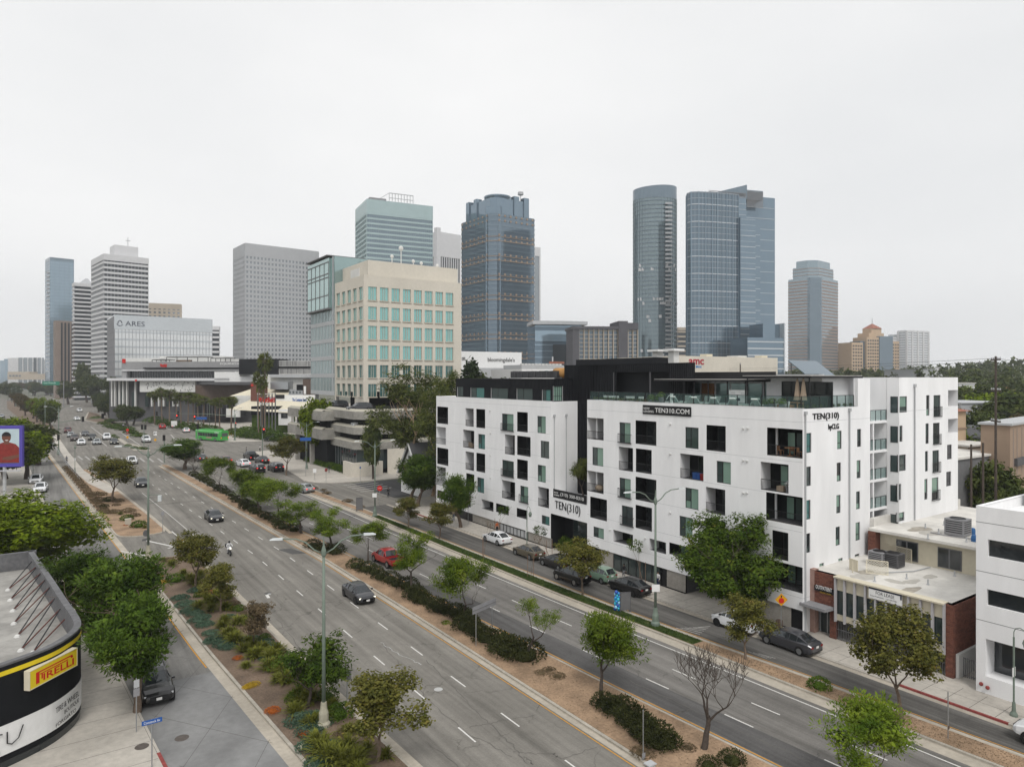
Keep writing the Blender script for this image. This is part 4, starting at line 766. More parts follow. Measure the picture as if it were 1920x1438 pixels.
# rooftop plant
def acunit(p, s=1.0, label='', m='grey', rz=0):
    t=thing('condenser_unit',label,'air conditioner',p,rz,'rooftop condenser units',local=True);b=B();b.box(-.5*s,-.5*s,.08,.5*s,.5*s,.95*s);b.obj('casing',m,t);b=B();b.lathe([(.40*s,.951*s),(.40*s,.98*s),(.36*s,.98*s),(.36*s,.955*s)],n=12);b.obj('fan_ring','black_metal',t);b=B()
    for k in range(6): z = .2 * s + k * .12 * s; b.box(-.505 * s, -.42 * s, z, -.501 * s, .42 * s, z + .05 * s); b.box(-.42 * s, -.505 * s, z, .42 * s, -.501 * s, z + .05 * s)
    stuff(b.obj('louvre', 'black_metal', t)); return t
def gr(px, py, z): p = G(px, py, z); return (p.x, p.y, z)
acunit(gr(1648,1058,ZB),1.3,'grey rooftop air conditioner beside the lattice screen on the brick office');acunit(gr(1676,1062,ZB),1.3,'dark rooftop air conditioner in front of the lattice screen on the brick office','dgrey');acunit(gr(1796,1003,ZU),1.6,'lone grey air conditioner on the stained upper roof of the brick office')
def lattice(p0, p1, z, h, label, tilt=0, leg=True):
    p0,p1=Vector(p0),Vector(p1);L_=(p1-p0).length;t=thing('lattice_screen',label,'screen',p0,math.atan2(p1.y-p0.y,p1.x-p0.x),None,local=True);t.rotation_euler=(tilt,0,math.atan2(p1.y-p0.y,p1.x-p0.x));b=B()
    for a, c in (((0, 0, .03), (L_, 0, .03)), ((0, 0, h), (L_, 0, h)), ((0, 0, 0), (0, 0, h)), ((L_, 0, 0), (L_, 0, h))): b.rod(a, c, .04, 4)
    b.obj('frame', 'cream', t); b = B(); n = int((L_ + h) / .22)
    for i in range(n):
        s0 = i * .22
        a = (s0, 0) if s0 <= L_ else (L_, s0 - L_); c = (0, s0) if s0 <= h else (s0 - h, h); b.rod((a[0], .01, a[1]), (c[0], .01, c[1]), .02, 4); b.rod((L_ - a[0], -.01, a[1]), (L_ - c[0], -.01, c[1]), .02, 4)
    stuff(b.obj('lattice', 'cream', t))
lattice(gr(1644,1040,ZB),gr(1709,1056,ZB),ZB,1.25,'standing cream lattice screen behind the rooftop air conditioners');lattice(gr(1624,1074,ZB),gr(1665,1079,ZB),ZB,1.3,'fallen cream lattice screen leaning over the rooftop air conditioners',R(-42))
b = B(); p = gr(1600, 1070, ZB); b.m = Matrix.Translation(p) @ Matrix.Rotation(R(70), 4, 'Z'); 
for k in (0, 1): b.box(-.5, k * .5 - .05, 0, -.42, k * .5, 1.0)
b.box(-.5,-.05,0,.5,.0,.08);b.box(-.5,-.05,.95,.5,.0,1.02);b.box(.42,-.05,0,.5,0,1.0);b.box(-.42,-.03,.08,.42,-.02,.95);single(b,'hatch_cover','cream','cream framed hatch panel standing by the roof edge of the brick office','hatch',loc=p)
# gate and wall beside the brick office
b=B();yg=YB0;b.box(BX+.3,yg-.25,.1,BX+6,yg-.06,1.9);t=thing('side_passage_gate','grey barred gate in a white wall beside the brick office','gate',(BX,yg-.5,0));b.obj('wall','white2',t);b=B()
for i in range(12): y = yg - .3 - i * .13; b.box(BX + 1.0, y - .015, .13, BX + 1.03, y + .015, 1.6)
b.box(BX + .99, yg - 1.8, 1.5, BX + 1.04, yg - .3, 1.56); b.box(BX + .99, yg - 1.8, .25, BX + 1.04, yg - .3, .3); b.obj('bars', 'mgrey', t)
# ------------------------------------------------------------------ white office at the right edge
WX = 55.0; WY1 = onX(1830, WX)[0]; WY0 = -8; ZW = 13.3
WB = thing('white_office', 'white panelled office block with ribbon windows and a deep entrance recess', 'building', (WX, WY1, 0))
def wz(py, px): return zz(py, onX(px, WX)[1])
hs = [(WY0 - 1, onX(1852, WX)[0], wz(1042.7, 1852), wz(1011, 1852)), (WY0 - 1, onX(1850, WX)[0], wz(1134, 1850), wz(1104, 1850)), (8, onX(1848, WX)[0], wz(1267, 1848), wz(1197, 1848))]
hs = [(max(h[0], WY0), h[1], h[2], h[3]) for h in hs]
b = B(); wallX(b, WX, WY0, WY1, 0, ZW, hs)
b.quad((WX,WY1,0),(WX,WY1,ZW),(75,WY1,ZW),(75,WY1,0));b.box(WX+.002,WY0,ZW-.02,WX+.3,WY1,ZW+.03);b.box(WX+.3,WY1-.3,ZW-.02,75,WY1,ZW+.03);b.quad((WX+.3,WY0,ZW-.7),(75,WY0,ZW-.7),(75,WY1-.3,ZW-.7),(WX+.3,WY1-.3,ZW-.7));b.quad((WX+.3,WY1-.3,ZW-.7),(75,WY1-.3,ZW-.7),(75,WY1-.3,ZW),(WX+.3,WY1-.3,ZW))
for h in hs:d=WX+(1.4 if h is hs[2]else .2);b.quad((WX,h[1],h[2]),(WX,h[1],h[3]),(d,h[1],h[3]),(d,h[1],h[2]));b.quad((WX,h[0],h[3]),(d,h[0],h[3]),(d,h[1],h[3]),(WX,h[1],h[3]));b.quad((WX,h[0],h[2]),(WX,h[1],h[2]),(d,h[1],h[2]),(d,h[0],h[2]))
b.obj('wall', 'stucco', WB)
for i, h in enumerate(hs): 
    d = WX + (1.4 if i == 2 else .2); n = 6 if i < 2 else 3
    for k in range(n):y0=h[0]+(h[1]-h[0])*k/n;y1=h[0]+(h[1]-h[0])*(k+1)/n;p=B();p.quad((d,y1-.03,h[2]),(d,y0+.03,h[2]),(d,y0+.03,h[3]),(d,y1-.03,h[3]));p.obj('window_pane','dark_glass',WB)
b = B()
for py in (977.6, 1069, 1160): z = wz(py, 1832); b.box(WX - .004, WY0, z - .02, WX + .02, WY1, z + .02)
stuff(b.obj('panel_joint', 'mgrey', WB))
b = B(); b.box(62, 5, ZW - .7, 80, WY1 - 1, ZW + 2.4); o = b.obj('roof_screen', 'white', WB); b = B()
for k in range(9): z = ZW - .4 + k * .32; b.box(61.9, 5, z, 61.998, WY1 - 1, z + .2)
for k in range(9): z = ZW - .4 + k * .32; b.box(62, WY1 - .998, z, 80, WY1 - .9, z + .2)
stuff(b.obj('louvre', 'white2', o))
for px, py in ((1841, 1281), (1853, 1288)): y, D = onX(px, WX); z = zz(py, D); b = B(); b.ball((WX - .12, y, z), .14, 8, 5); b.rod((WX - .15, y, z), (WX, y, z), .06); b.obj('fire_hose_inlet', 'redkerb', WB, smooth=True)
# ------------------------------------------------------------------ tyre shop with curved corner (lower left)
tp = [(-.8, 79.2), (.0, 72.5), (.7, 66.8), (1.4, 60.5), (1.95, 56.2), (2.1, 54.6), (2.1, 53.5), (1.85, 52.4), (1.35, 51.4), (.6, 50.3), (-.5, 49.4), (-2, 48.5), (-6, 46.4), (-12, 43.4)]
ZT = 6.1; ZRF = 4.5
TS = thing('tyre_shop', 'black curved corner shop with a yellow stripe and braced grey parapet', 'building', (-5, 60, 0))
def strip(b, pl, z0, z1, offp=0.0):
    P = [Vector((x, y)) for x, y in pl]; Q = []
    for i, p in enumerate(P):
        t = (P[min(i + 1, len(P) - 1)] - P[max(i - 1, 0)]).normalized(); n = Vector((-t.y, t.x)); Q.append(p + n * offp)
    for i in range(len(Q) - 1): b.quad((Q[i].x, Q[i].y, z0), (Q[i + 1].x, Q[i + 1].y, z0), (Q[i + 1].x, Q[i + 1].y, z1), (Q[i].x, Q[i].y, z1))
    return Q
# smooth the corner
def smooth(pl, n=2):
    for _ in range(n):
        q = [pl[0]]
        for i in range(len(pl) - 1): a, c = pl[i], pl[i + 1]; q += [(a[0] * .75 + c[0] * .25, a[1] * .75 + c[1] * .25), (a[0] * .25 + c[0] * .75, a[1] * .25 + c[1] * .75)]
        pl = q + [pl[-1]]
    return pl
tpl = smooth(tp)
b = B(); strip(b, tpl, 2.62, ZT - .12); b.obj('wall', 'black_wall', TS); b = B(); strip(b, tpl, .55, .92); b.obj('base_band', 'black_wall', TS)
b = B(); strip(b, tpl, 5.45, 5.72, .02) ; b.obj('yellow_stripe', mat('sign_yellow', (.72, .55, .02), .6, .05, 2) and 'sign_yellow', TS)
b = B(); strip(b, tpl, .92, 2.62, .03); b.obj('white_band', 'white', TS)
b = B(); qo = strip(b, tpl, ZT - .12, ZT, .02); qi = strip(b, tpl, ZRF, ZT, -.4)
for i in range(len(qo) - 1): b.quad((qo[i].x, qo[i].y, ZT), (qo[i + 1].x, qo[i + 1].y, ZT), (qi[i + 1].x, qi[i + 1].y, ZT), (qi[i].x, qi[i].y, ZT))
b.box(-30, 78.6, ZRF, -.5, 79.0, ZT); b.obj('parapet', mat('parapet', (.135, .135, .14), .8, .25, 3, var2=.15, scale2=.6) and 'parapet', TS)
b = B(); b.poly([(x, y, ZRF) for x, y in tpl[::-1]] [::-1] + [(-30, 43, ZRF), (-30, 79, ZRF)]); b.obj('roof', 'roof_grey', TS)
b = B(); strip(b, tpl, 0, .55, -.02); strip(b, tpl, 0, .92, -.5); b.obj('shop_window', 'dark_glass', TS)
feet = [(15, 1105), (19, 1124), (24, 1144), (26, 1168), (32.5, 1191.7), (39, 1218), (62, 1222)]; tops = [(65, 1046), (71, 1060), (77.6, 1073), (85, 1086.5), (94, 1100), (102.6, 1121.6), (112.7, 1141.6), (121, 1161)]
for i in range(7):
    f0 = G(*feet[i], ZRF + .08); t0 = G(*tops[i], ZT - .25); t1 = G(*tops[i + 1], ZT - .3)
    for (t, m, dd) in ((t0, 'redkerb' if False else 'black_metal', 0), (t1, 'brace_red', .15)):
        if 'brace_red' not in MAT: mat('brace_red', (.10, .03, .022), .8, .2, 4)
        b = B(); b.rod(f0, t.lerp(f0, .0), .045, 5); b.obj('parapet_brace', m, TS)
    b = B(); b.lathe([(.22, -.06), (.14, .1), (.03, .14)], (f0.x, f0.y, f0.z - .04), 6); b.obj('brace_foot', 'white2', TS)
b = B(); b.box(-30, 43, 0, -12, 79, ZRF - .05); b.box(-12, 60, 0, -3, 79, ZRF - .05); b.obj('back_volume', 'black_wall', TS)
# box sign
def plM(p, q, z):
    d = Vector((q[0] - p[0], q[1] - p[1], 0)).normalized(); n = d.cross(Vector((0, 0, 1))); return Matrix(((d.x, 0, n.x, p[0]), (d.y, 0, n.y, p[1]), (0, 1, 0, z), (0, 0, 0, 1))), d, n
P0, P1 = (-.62, 48.78), (1.78, 51.35); M, d, n = plM(P0, P1, 4.25); L_ = (Vector(P1) - Vector(P0)).length
b = B(); b.m = M; b.box(0, 0, -.35, L_, 1.05, .0); sg = b.obj('box_sign', 'sign_yellow', TS); b = B(); b.m = M
for q in ((0, -.04, -.36, L_, 0, .02), (0, 1.05, -.36, L_, 1.09, .02), (-.04, -.04, -.36, 0, 1.09, .02), (L_, -.04, -.36, L_ + .04, 1.09, .02)): b.box(*q)
b.obj('sign_frame', 'cream', sg); mat('sign_red', (.55, .02, .015), .5, .03, 2)
text('IRELLI', L_ * .66, .40, M @ Matrix.Translation((L_ * .27, .16, .004)), 'sign_red', sg, .003, bold=.02); b = B(); b.m = M
b.box(L_*.12,.14,.002,L_*.19,.74,.007);b.box(L_*.12,.74,.002,L_*.9,.82,.007);b.box(L_*.2,.6,.002,L_*.8,.66,.007);b.box(L_*.86,.64,.002,L_*.91,.739,.007);b.box(L_*.23,.3,.002,L_*.26,.599,.007);b.obj('sign_mark','sign_red',sg)
# lettering on the white band
for s, p, q, h, z, w in (('TIRE & WHEEL', (.55, 50.1), (1.95, 52.35), .34, 2.0, 2.4), ('BOUTIQUE', (1.0, 50.65), (1.95, 52.35), .3, 1.58, 1.65), ('FORGIATO', (.55, 50.1), (1.9, 52.3), .22, 1.15, 2.1)):
    M, d, n = plM(p, q, z); text(s, w, h, Matrix.Translation(n * .13) @ M, 'black_metal', TS, .004)
M, d, n = plM((-2.6, 48.18), (-.6, 49.3), 1.2); b = B(); b.m = Matrix.Translation(n * .1) @ M
b.tube([(.1+.55*math.cos(t)+.35,.55+.5*math.sin(t),0)for t in[1.0+k*.4 for k in range(11)]],.035,4);b.tube([(1.0,1.0,0),(1.0,.35,0),(1.25,.2,0),(1.6,.4,0),(1.85,1.05,0)],.035,4);b.obj('script_mark','black_metal',TS);mat('sign_blue',(.02,.09,.32),.5,.03,2)
M,d,n=plM((-4.4,47.2),(-2.0,48.45),1.0);b=B();b.m=Matrix.Translation(n*.1)@M;b.box(.1,0,0,1.9,.32,.01);sg2=b.obj('tyre_brand_panel','sign_blue',TS);text('MICHELIN',1.4,.18,b.m@Matrix.Translation((.4,.07,.012)),'white',sg2,.003)
# ------------------------------------------------------------------ beige office tower on a concrete parking podium
XT = 66.0; YT, DT = onX(682, XT); ZT0 = 15.6
BG = thing('beige_office', 'beige office tower with teal windows, glass corner and concrete parking podium', 'building', (XT, YT, 0))
CG, CH = (400, 340), (400, 640)
wins = []
rows = [(CG, 785, 885), (CG, 935, 1033), (CG, 1080, 1180), (CG, 1227, 1330), (CH, 177, 272), (CH, 320, 415)]
zr = [(zz(o[1] + bb / 3.994, DT), zz(o[1] + t / 3.994, DT)) for o, t, bb in rows]
xw = [(1160, 1225), (1248, 1312), (1335, 1397), (1420, 1480), (1503, 1562), (1583, 1642), (1663, 1720), (1740, 1797)]
yw = [(922, 948), (962, 988), (1003, 1030), (1045, 1072), (1088, 1117)]
XE2 = onY(865, YT)[0]; YE2 = onX(628, XT)[0]; YG2 = onX(584, XT)[0]; ZPT = zz(515, DT)
hx = [(onY(400 + a / 3.994, YT)[0], onY(400 + c / 3.994, YT)[0], z0, z1) for a, c in xw for z0, z1 in zr]
hy = [(onX(400 + c / 3.994, XT)[0], onX(400 + a / 3.994, XT)[0], z0, z1) for a, c in yw for z0, z1 in zr]
hx.append((onY(655 + 30, YT)[0] + 1, onY(800, YT)[0], ZT0 - 1, zz(757, DT) + 3.0)); hy2 = hy + [(YT + 6, YE2 - 1, ZT0 - 1, zz(752, DT) + 2.2)]
b = B(); wallY(b, YT, XT, XE2, ZT0 - 1, ZPT, hx); wallX(b, XT, YT, YE2, ZT0 - 1, ZPT, hy2); b.box(XT, YT + .002, ZPT - .02, XE2, YT + .5, ZPT + .02); b.box(XT + .002, YT + .5, ZPT - .02, XT + .5, YE2, ZPT + .02)
b.quad((XT + .5, YT + .5, ZPT - .4), (XE2, YT + .5, ZPT - .4), (XE2, YT + 30, ZPT - .4), (XT + .5, YT + 30, ZPT - .4)); b.obj('wall', 'beige', BG)
b=B();b.box(XT+2.2,YT+2.5,ZPT-.4,XE2+.3,YT+26,zz(487,DT+3));b.obj('penthouse','beige',BG);b=B();b.box(XT+2.0,YT+8,ZPT-.4,XT+2.19,YT+14,zz(497,DT+3));b.obj('penthouse_panel','white2',BG)
for i, (x0, x1, z0, z1) in enumerate(hx[:-1]):
    m='teal_dark' if i%6>3 and(i*7)%3 else 'teal_glass';f=B();f.box(x0,YT+.25,z0,x0+.1,YT+.35,z1);f.box(x1-.1,YT+.25,z0,x1,YT+.35,z1);xm=x0+(x1-x0)*.38;xn=x0+(x1-x0)*.62
    for q in (xm, xn): f.box(q - .06, YT + .22, z0, q + .06, YT + .35, z1)
    f.box(x0 - .1, YT - .18, z0 - .3, x1 + .1, YT - .002, z0 - .02); o = f.obj('window', 'beige2', BG)
    for a, c in ((x0 + .1, xm - .06), (xm + .06, xn - .06), (xn + .06, x1 - .1)): p = B(); p.quad((a, YT + .3, z0), (c, YT + .3, z0), (c, YT + .3, z1), (a, YT + .3, z1)); p.obj('pane', m, o)
    f=B();f.quad((x0,YT,z0),(x0,YT+.36,z0),(x0,YT+.36,z1),(x0,YT,z1));f.quad((x0,YT,z1),(x0,YT+.36,z1),(x1,YT+.36,z1),(x1,YT,z1));f.quad((x1,YT,z0),(x1,YT,z1),(x1,YT+.36,z1),(x1,YT+.36,z0));f.obj('reveal','beige',o)
for i, (y0, y1, z0, z1) in enumerate(hy):
    m='teal_dark' if i%6>3 else 'teal_glass';f=B();ym=(y0+y1)/2;f.box(XT+.22,ym-.06,z0,XT+.35,ym+.06,z1);f.box(XT-.18,y0-.1,z0-.3,XT-.002,y1+.1,z0-.02);o=f.obj('window','beige2',BG)
    for a, c in ((y0, ym - .06), (ym + .06, y1)): p = B(); p.quad((XT + .3, c, z0), (XT + .3, a, z0), (XT + .3, a, z1), (XT + .3, c, z1)); p.obj('pane', m, o)
    f = B(); f.quad((XT, y1, z0), (XT, y1, z1), (XT + .36, y1, z1), (XT + .36, y1, z0)); f.quad((XT, y0, z1), (XT + .36, y0, z1), (XT + .36, y1, z1), (XT, y1, z1)); f.obj('reveal', 'beige', o)
# dark parking mouth under the tower
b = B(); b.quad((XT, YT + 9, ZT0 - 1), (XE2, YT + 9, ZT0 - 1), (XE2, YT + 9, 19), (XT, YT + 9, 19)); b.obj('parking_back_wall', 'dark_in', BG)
# glass corner volume
ZGT = zz(492, onX(600, XT)[1])
b = B(); gy0 = YE2 + .02; gy1 = YG2; b.box(XT - .1, gy0, zz(754, 190) + 2, XT + 14, gy1, ZGT); b.obj('glass_volume', 'curtain_grey', BG)
zbot = zz(583, onX(600, XT)[1]); b = B(); b.box(XT - .9, gy0 + 2.4, zbot, XT + 10, gy1 + .6, ZGT - .2); o = b.obj('glass_bay', 'curtain_glass', BG)
b = B(); 
for k in range(6): y = gy0 + 2.4 + (gy1 - gy0 - 1.4) * k / 5; b.box(XT - 1.0, y - .08, zbot, XT - .902, y + .08, ZGT - 1.2)
for z in (zbot, zbot + 3.6, (zbot + ZGT) / 2 + 1.5, ZGT - 4.5, ZGT - 1.3): b.box(XT - 1.02, gy0 + 2.3, z - .12, XT - .902, gy1 + .65, z + .12)
b.box(XT - 1.3, gy0 + 2.2, zbot - .4, XT + 10, gy1 + .9, zbot - .05); b.box(XT - 1.6, gy0 + 2.0, ZGT + .3, XT + 10, gy1 + .8, ZGT + .55); b.obj('bay_mullion', 'mgrey', o)
b = B(); z = zz(754, 190) + 2; n = 0
for k in range(17): y = gy0 + (gy1 - gy0) * k / 16; b.box(XT - .2, y - .06, z, XT - .102, y + .06, zbot - .4)
zf = z
while zf < ZGT: b.box(XT - .22, gy0, zf, XT - .102, gy1, zf + 1.1) if zf < zbot - 1 else None; zf += 4.85
b.box(XT - .25, gy0 + .8, z, XT - .102, gy0 + 1.4, ZGT); stuff(b.obj('curtain_mullion', 'lgrey', BG))
for y in (gy0 + 1, gy1 - 2): b = B(); b.box(XT + .5, y - .45, 8, XT + 1.4, y + .45, zz(754, 190) + 2); b.obj('column', 'lgrey', BG)
# roof clutter on beige tower
for i, (px, h) in enumerate(((735, 2.2), (752, 4.6), (775, 1.5), (790, 1.2), (820, 1.0))):
    x = onY(px, YT + 6)[0]; b = B(); z = zz(487, DT + 3); b.rod((x, YT + 6, z), (x, YT + 6, z + h), .12); b.ball((x, YT + 6, z + h), .7 if i == 1 else .5, 8, 5, (1, .5, 1)); b.obj('roof_antenna', 'white2', BG)
# podium
def pbox(b, x0, y0, x1, y1, z0, z1, ch=3.0): b.prism([(x0, y0 + ch), (x0 + ch, y0), (x1, y0), (x1, y1), (x0, y1)], z0, z1)
PX, PY = 59.0, 147.3; PY2 = onX(610, PX)[0]
pz = [(5.8, 8.0), (9.25, 11.4), (12.7, 15.1)]
for i, (z0, z1) in enumerate(pz):
    b=B();pbox(b,PX,PY,110,PY2,z0,z1-.55);b.obj('parking_band','podium',BG);b=B();P=[(PX,PY+3),(PX+3,PY),(110,PY),(110,PY2),(PX,PY2)];P2=[(PX+.9,PY+3.4),(PX+3.4,PY+.9),(110,PY+.9),(110,PY2),(PX+.9,PY2)]
    for k in ((0, 1), (1, 2), (4, 0)): a, c = k; b.quad((*P[a], z1 - .55), (*P[c], z1 - .55), (*P2[c], z1), (*P2[a], z1))
    b.poly([(x, y, z1 - .9) for x, y in P2]); b.obj('band_coping', 'podium_top', BG)
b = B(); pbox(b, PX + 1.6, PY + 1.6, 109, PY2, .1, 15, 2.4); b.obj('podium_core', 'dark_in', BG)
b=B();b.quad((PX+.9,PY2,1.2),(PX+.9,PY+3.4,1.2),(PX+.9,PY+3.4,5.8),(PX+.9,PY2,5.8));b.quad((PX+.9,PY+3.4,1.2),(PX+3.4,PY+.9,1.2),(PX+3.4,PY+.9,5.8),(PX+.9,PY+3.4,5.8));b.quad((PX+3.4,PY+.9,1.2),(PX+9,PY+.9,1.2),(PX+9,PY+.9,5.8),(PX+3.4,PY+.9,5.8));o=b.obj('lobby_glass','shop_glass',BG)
b = B()
for k in range(12): y = PY + 3.4 + (PY2 - PY - 3.4) * k / 11; b.box(PX + .82, y - .05, 1.2, PX + .9, y + .05, 5.8)
b.obj('mullion', 'mgrey', o)
b = B(); b.box(57.1, 146.3, .1, 64.5, 146.9, 3.2); b.box(57.1, 146.9, .1, 57.6, 152, 3.2); b.box(66, 147, .1, 110, 147.2, 5.8); b.obj('base_wall', 'beige', BG)
# stepped left half of the podium
b = B(); x0 = PX - 3.0
for i, (z0, z1) in enumerate([(7.2, 10.2), (11.8, 14.6)]): b.box(x0, PY2 - 6, z0 , PX + 12, PY2 + 22, z1 - .5)
b.obj('ramp_band', 'podium', BG); b = B()
for i,(z0,z1)in enumerate([(7.2,10.2),(11.8,14.6)]):b.add([(x0,PY2-6,z1-.498),(x0,PY2+22,z1-.498),(x0+.9,PY2+22,z1),(x0+.9,PY2-6,z1)],[(0,1,2,3)]);b.box(x0+.9,PY2-6,z1-.49,PX+12,PY2+22,z1-.3)
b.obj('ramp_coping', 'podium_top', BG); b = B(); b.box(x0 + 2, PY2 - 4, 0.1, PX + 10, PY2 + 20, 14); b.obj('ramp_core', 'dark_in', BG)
for y in (PY2 + 4, PY2 + 16): b = B(); b.box(x0 + .6, y, 0.1, x0 + 1.6, y + 1, 7.2); b.obj('column', 'podium', BG)
# hedge-side planter wall
# ------------------------------------------------------------------ gabled cottage
HX, HY0, HY1 = 58.0, 104.0, 115.5; ap = G(768.5, 828, 0)
CT = thing('gabled_cottage', 'small white cottage with a steep gable half hidden by trees', 'house', (HX, HY0, 0))
yc = onX(770, HX)[0]; za = zz(830, onX(770, HX)[1]); hw = 4.2; ze = zz(885, onX(790, HX)[1])
b=B();b.poly([(HX,yc+hw,0.1),(HX,yc-hw,0.1),(HX,yc-hw,ze-.6),(HX,yc,za-.4),(HX,yc+hw,ze-.6)]);b.obj('gable_front','white',CT);b=B();b.box(HX+.01,yc-hw,.1,HX+12,yc+hw,ze-.6);b.obj('wall','white',CT)
b = B()
for s in(-1,1):b.add([(HX-.6,yc,za),(HX+12,yc,za),(HX+12,yc+s*(hw+.5),ze-.9),(HX-.6,yc+s*(hw+.5),ze-.9),(HX-.6,yc,za-.3),(HX+12,yc,za-.3),(HX+12,yc+s*(hw+.5),ze-1.2),(HX-.6,yc+s*(hw+.5),ze-1.2)],[(0,1,2,3),(4,5,6,7),(0,3,7,4),(3,2,6,7),(0,1,5,4)])
b.obj('roof', 'dgrey', CT); b = B()
for s in (-1, 1): b.tube([(HX - .62, yc, za - .15), (HX - .62, yc + s * (hw + .5), ze - 1.05)], .16, 4)
b.obj('barge_board', 'white', CT); b = B(); b.box(HX - .06, yc - 1.0, za - 4.6, HX - .01, yc + 1.0, za - 2.4); o = b.obj('window', 'white', CT)
for i in range(3):
    for j in range(3): p = B(); p.box(HX - .075, yc - .92 + i * .63, za - 4.5 + j * .7, HX - .061, yc - .36 + i * .63, za - 3.9 + j * .7); p.obj('pane', 'dark_glass', o)
# roof clutter: pipes, patches, stains on the low roofs
mat('roof_patch', (.44, .42, .38), .95, .12, 2); mat('roof_stain', (.36, .33, .28), .95, .25, 1.5); rr2 = random.Random(14)
for (x0, x1, y0, y1, z, n) in ((BX + 1, XU - 1, YB0 + 1, YB1 - 1.5, ZB, 9), (XU + 1, 80, YB0 - 1, YB1 - 2.5, ZU, 12), (FX + 2, 60, YE + 3, 78, ZTL - .249, 0)):
    for k in range(n):
        x,y=rr2.uniform(x0,x1),rr2.uniform(y0,y1);a=rr2.uniform(.4,1.5);c=rr2.uniform(.3,1.0);q=rr2.uniform(0,.5);b=B();P_=[(x+a*math.cos(t)*rr2.uniform(.7,1.2),y+c*math.sin(t)*rr2.uniform(.7,1.2),z+.004+k*.0006)for t in[i*.63 for i in range(10)]];b.poly(P_);b.obj('roof_stain',rr2.choice(['roof_stain','roof_patch']),BR)
for px,py,z in((1700,1085,ZB),(1740,1096,ZB),(1640,1090,ZB),(1790,1080,ZB),(1735,990,ZU),(1760,1000,ZU),(1770,985,ZU),(1740,1010,ZU),(1812,1016,ZU)):p=gr(px,py,z);b=B();b.tube([(p[0],p[1],z),(p[0],p[1],z+.45)],.06,6);b.lathe([(.12,0),(.12,.05),(.06,.12)],p,8);b.obj('vent_pipe','lgrey',BR)
p = gr(1660, 1075, ZB); b = B(); b.tube([(p[0], p[1], ZB + .1), (p[0] + 2.5, p[1] - 1.2, ZB + .1), (p[0] + 5, p[1] - 1.4, ZB + .1)], .05, 5); b.obj('conduit', 'lgrey', BR)
b = B(); b.tube([gr(1745, 998, ZU + .08), gr(1775, 1004, ZU + .08), gr(1822, 1010, ZU + .08)], .05, 5); b.obj('conduit', 'grey', BR)
mat('tarp_blue', (.03, .12, .3), .6, .1, 3)
for px,py in((1822,1001),(1828,1015)):p=gr(px,py,ZU);b=B();b.lathe([(.3,0),(.32,.3),(.25,.55)],p,8);o=b.obj('roof_bucket','tarp_blue',None,o=p);o.location=p;tag(o,'blue tub left on the stained upper roof of the brick office','tub','blue tubs')
# ------------------------------------------------------------------ distant towers
for n,c,rg,mt in(('tg_blue',(.27,.36,.43),.08,.6),('tg_teal',(.36,.46,.46),.08,.6),('tg_dark',(.14,.19,.235),.06,.6),('tg_slate',(.16,.21,.25),.08,.5),('tg_green',(.205,.262,.28),.1,.5),('tg_pale',(.50,.53,.55),.12,.5),('tg_mid',(.27,.30,.32),.1,.5),('tg_black',(.05,.058,.065),.08,.4),('tg_fox',(.26,.33,.37),.08,.5),('tg_sky',(.185,.25,.305),.06,.65),('tg_white',(.66,.68,.69),.15,.4)):
    glassmat(n, c, rg, mt, .6)
mat('conc_white',(.60,.60,.61),.8,.05,.3);mat('conc_grey',(.42,.43,.445),.85,.05,.3);mat('conc_dark',(.10,.10,.11),.85,.1,.3);mat('stone_tan',(.30,.22,.16),.8,.1,.3);mat('stone_brown',(.24,.19,.16),.85,.08,.2);mat('stone_beige',(.45,.39,.32),.85,.06,.2);mat('stone_peach',(.50,.37,.25),.85,.06,.2);mat('slate_wall',(.085,.085,.095),.85,.1,.3);mat('stone_pink',(.30,.225,.195),.8,.08,.2);mat('roof_red',(.30,.12,.08),.9,.15,1);mat('mall_grey',(.27,.27,.275),.7,.06,.4,var2=.05);mat('brown_wall',(.10,.07,.055),.85,.2,1)
def slab_rings(b, poly, zs, h, p):
    q = prism_off(poly, p); n = len(q)
    for z in zs: b.prism(q, z, z + h)
def edges_mull(b, poly, idx, sp, w, p, z0, z1):
    n = len(poly)
    for i in idx:
        a, c = Vector(poly[i]), Vector(poly[(i + 1) % n]); d = (c - a); L_ = d.length; d.normalize(); nn = Vector((d.y, -d.x)); k = max(1, round(L_ / sp))
        for j in range(k + 1):
            q = a + d * (L_ * j / k); b.prism([tuple(q - d * w / 2), tuple(q + d * w / 2), tuple(q + d * w / 2 + nn * p), tuple(q - d * w / 2 + nn * p)], z0, z1, False)
def tower(name, label, pl, pc, pr, pt, D, phi, core, fh=None, bands=None, mull=None, z0=0, cat='tower'):
    f = Fr(pc, D, phi); wR = f.X(pr); wL = f.Y(pl) if pl is not None else 25; wL = max(8, min(60, wL)); H_ = f.Z(pt); t = f.thing(name, label, cat); poly = [(0, 0), (wR, 0), (wR, wL), (0, wL)]
    b = B(); b.prism(poly, z0, H_); b.obj('glass_body', core, t)
    if bands:
        m, h, p, top = bands; b = B(); slab_rings(b, poly, [z0 + fh * k + fh - h for k in range(int((H_ - z0) / fh))], h, p)
        b.prism(prism_off(poly, p + .02), H_ - top, H_ + .6); stuff(b.obj('floor_band', m, t))
    if mull:
        for (m, sp, w, p) in mull: b = B(); edges_mull(b, poly, (0, 3), sp, w, p, z0, H_ - .05); stuff(b.obj('mullion', m, t))
    return f, t, poly, H_
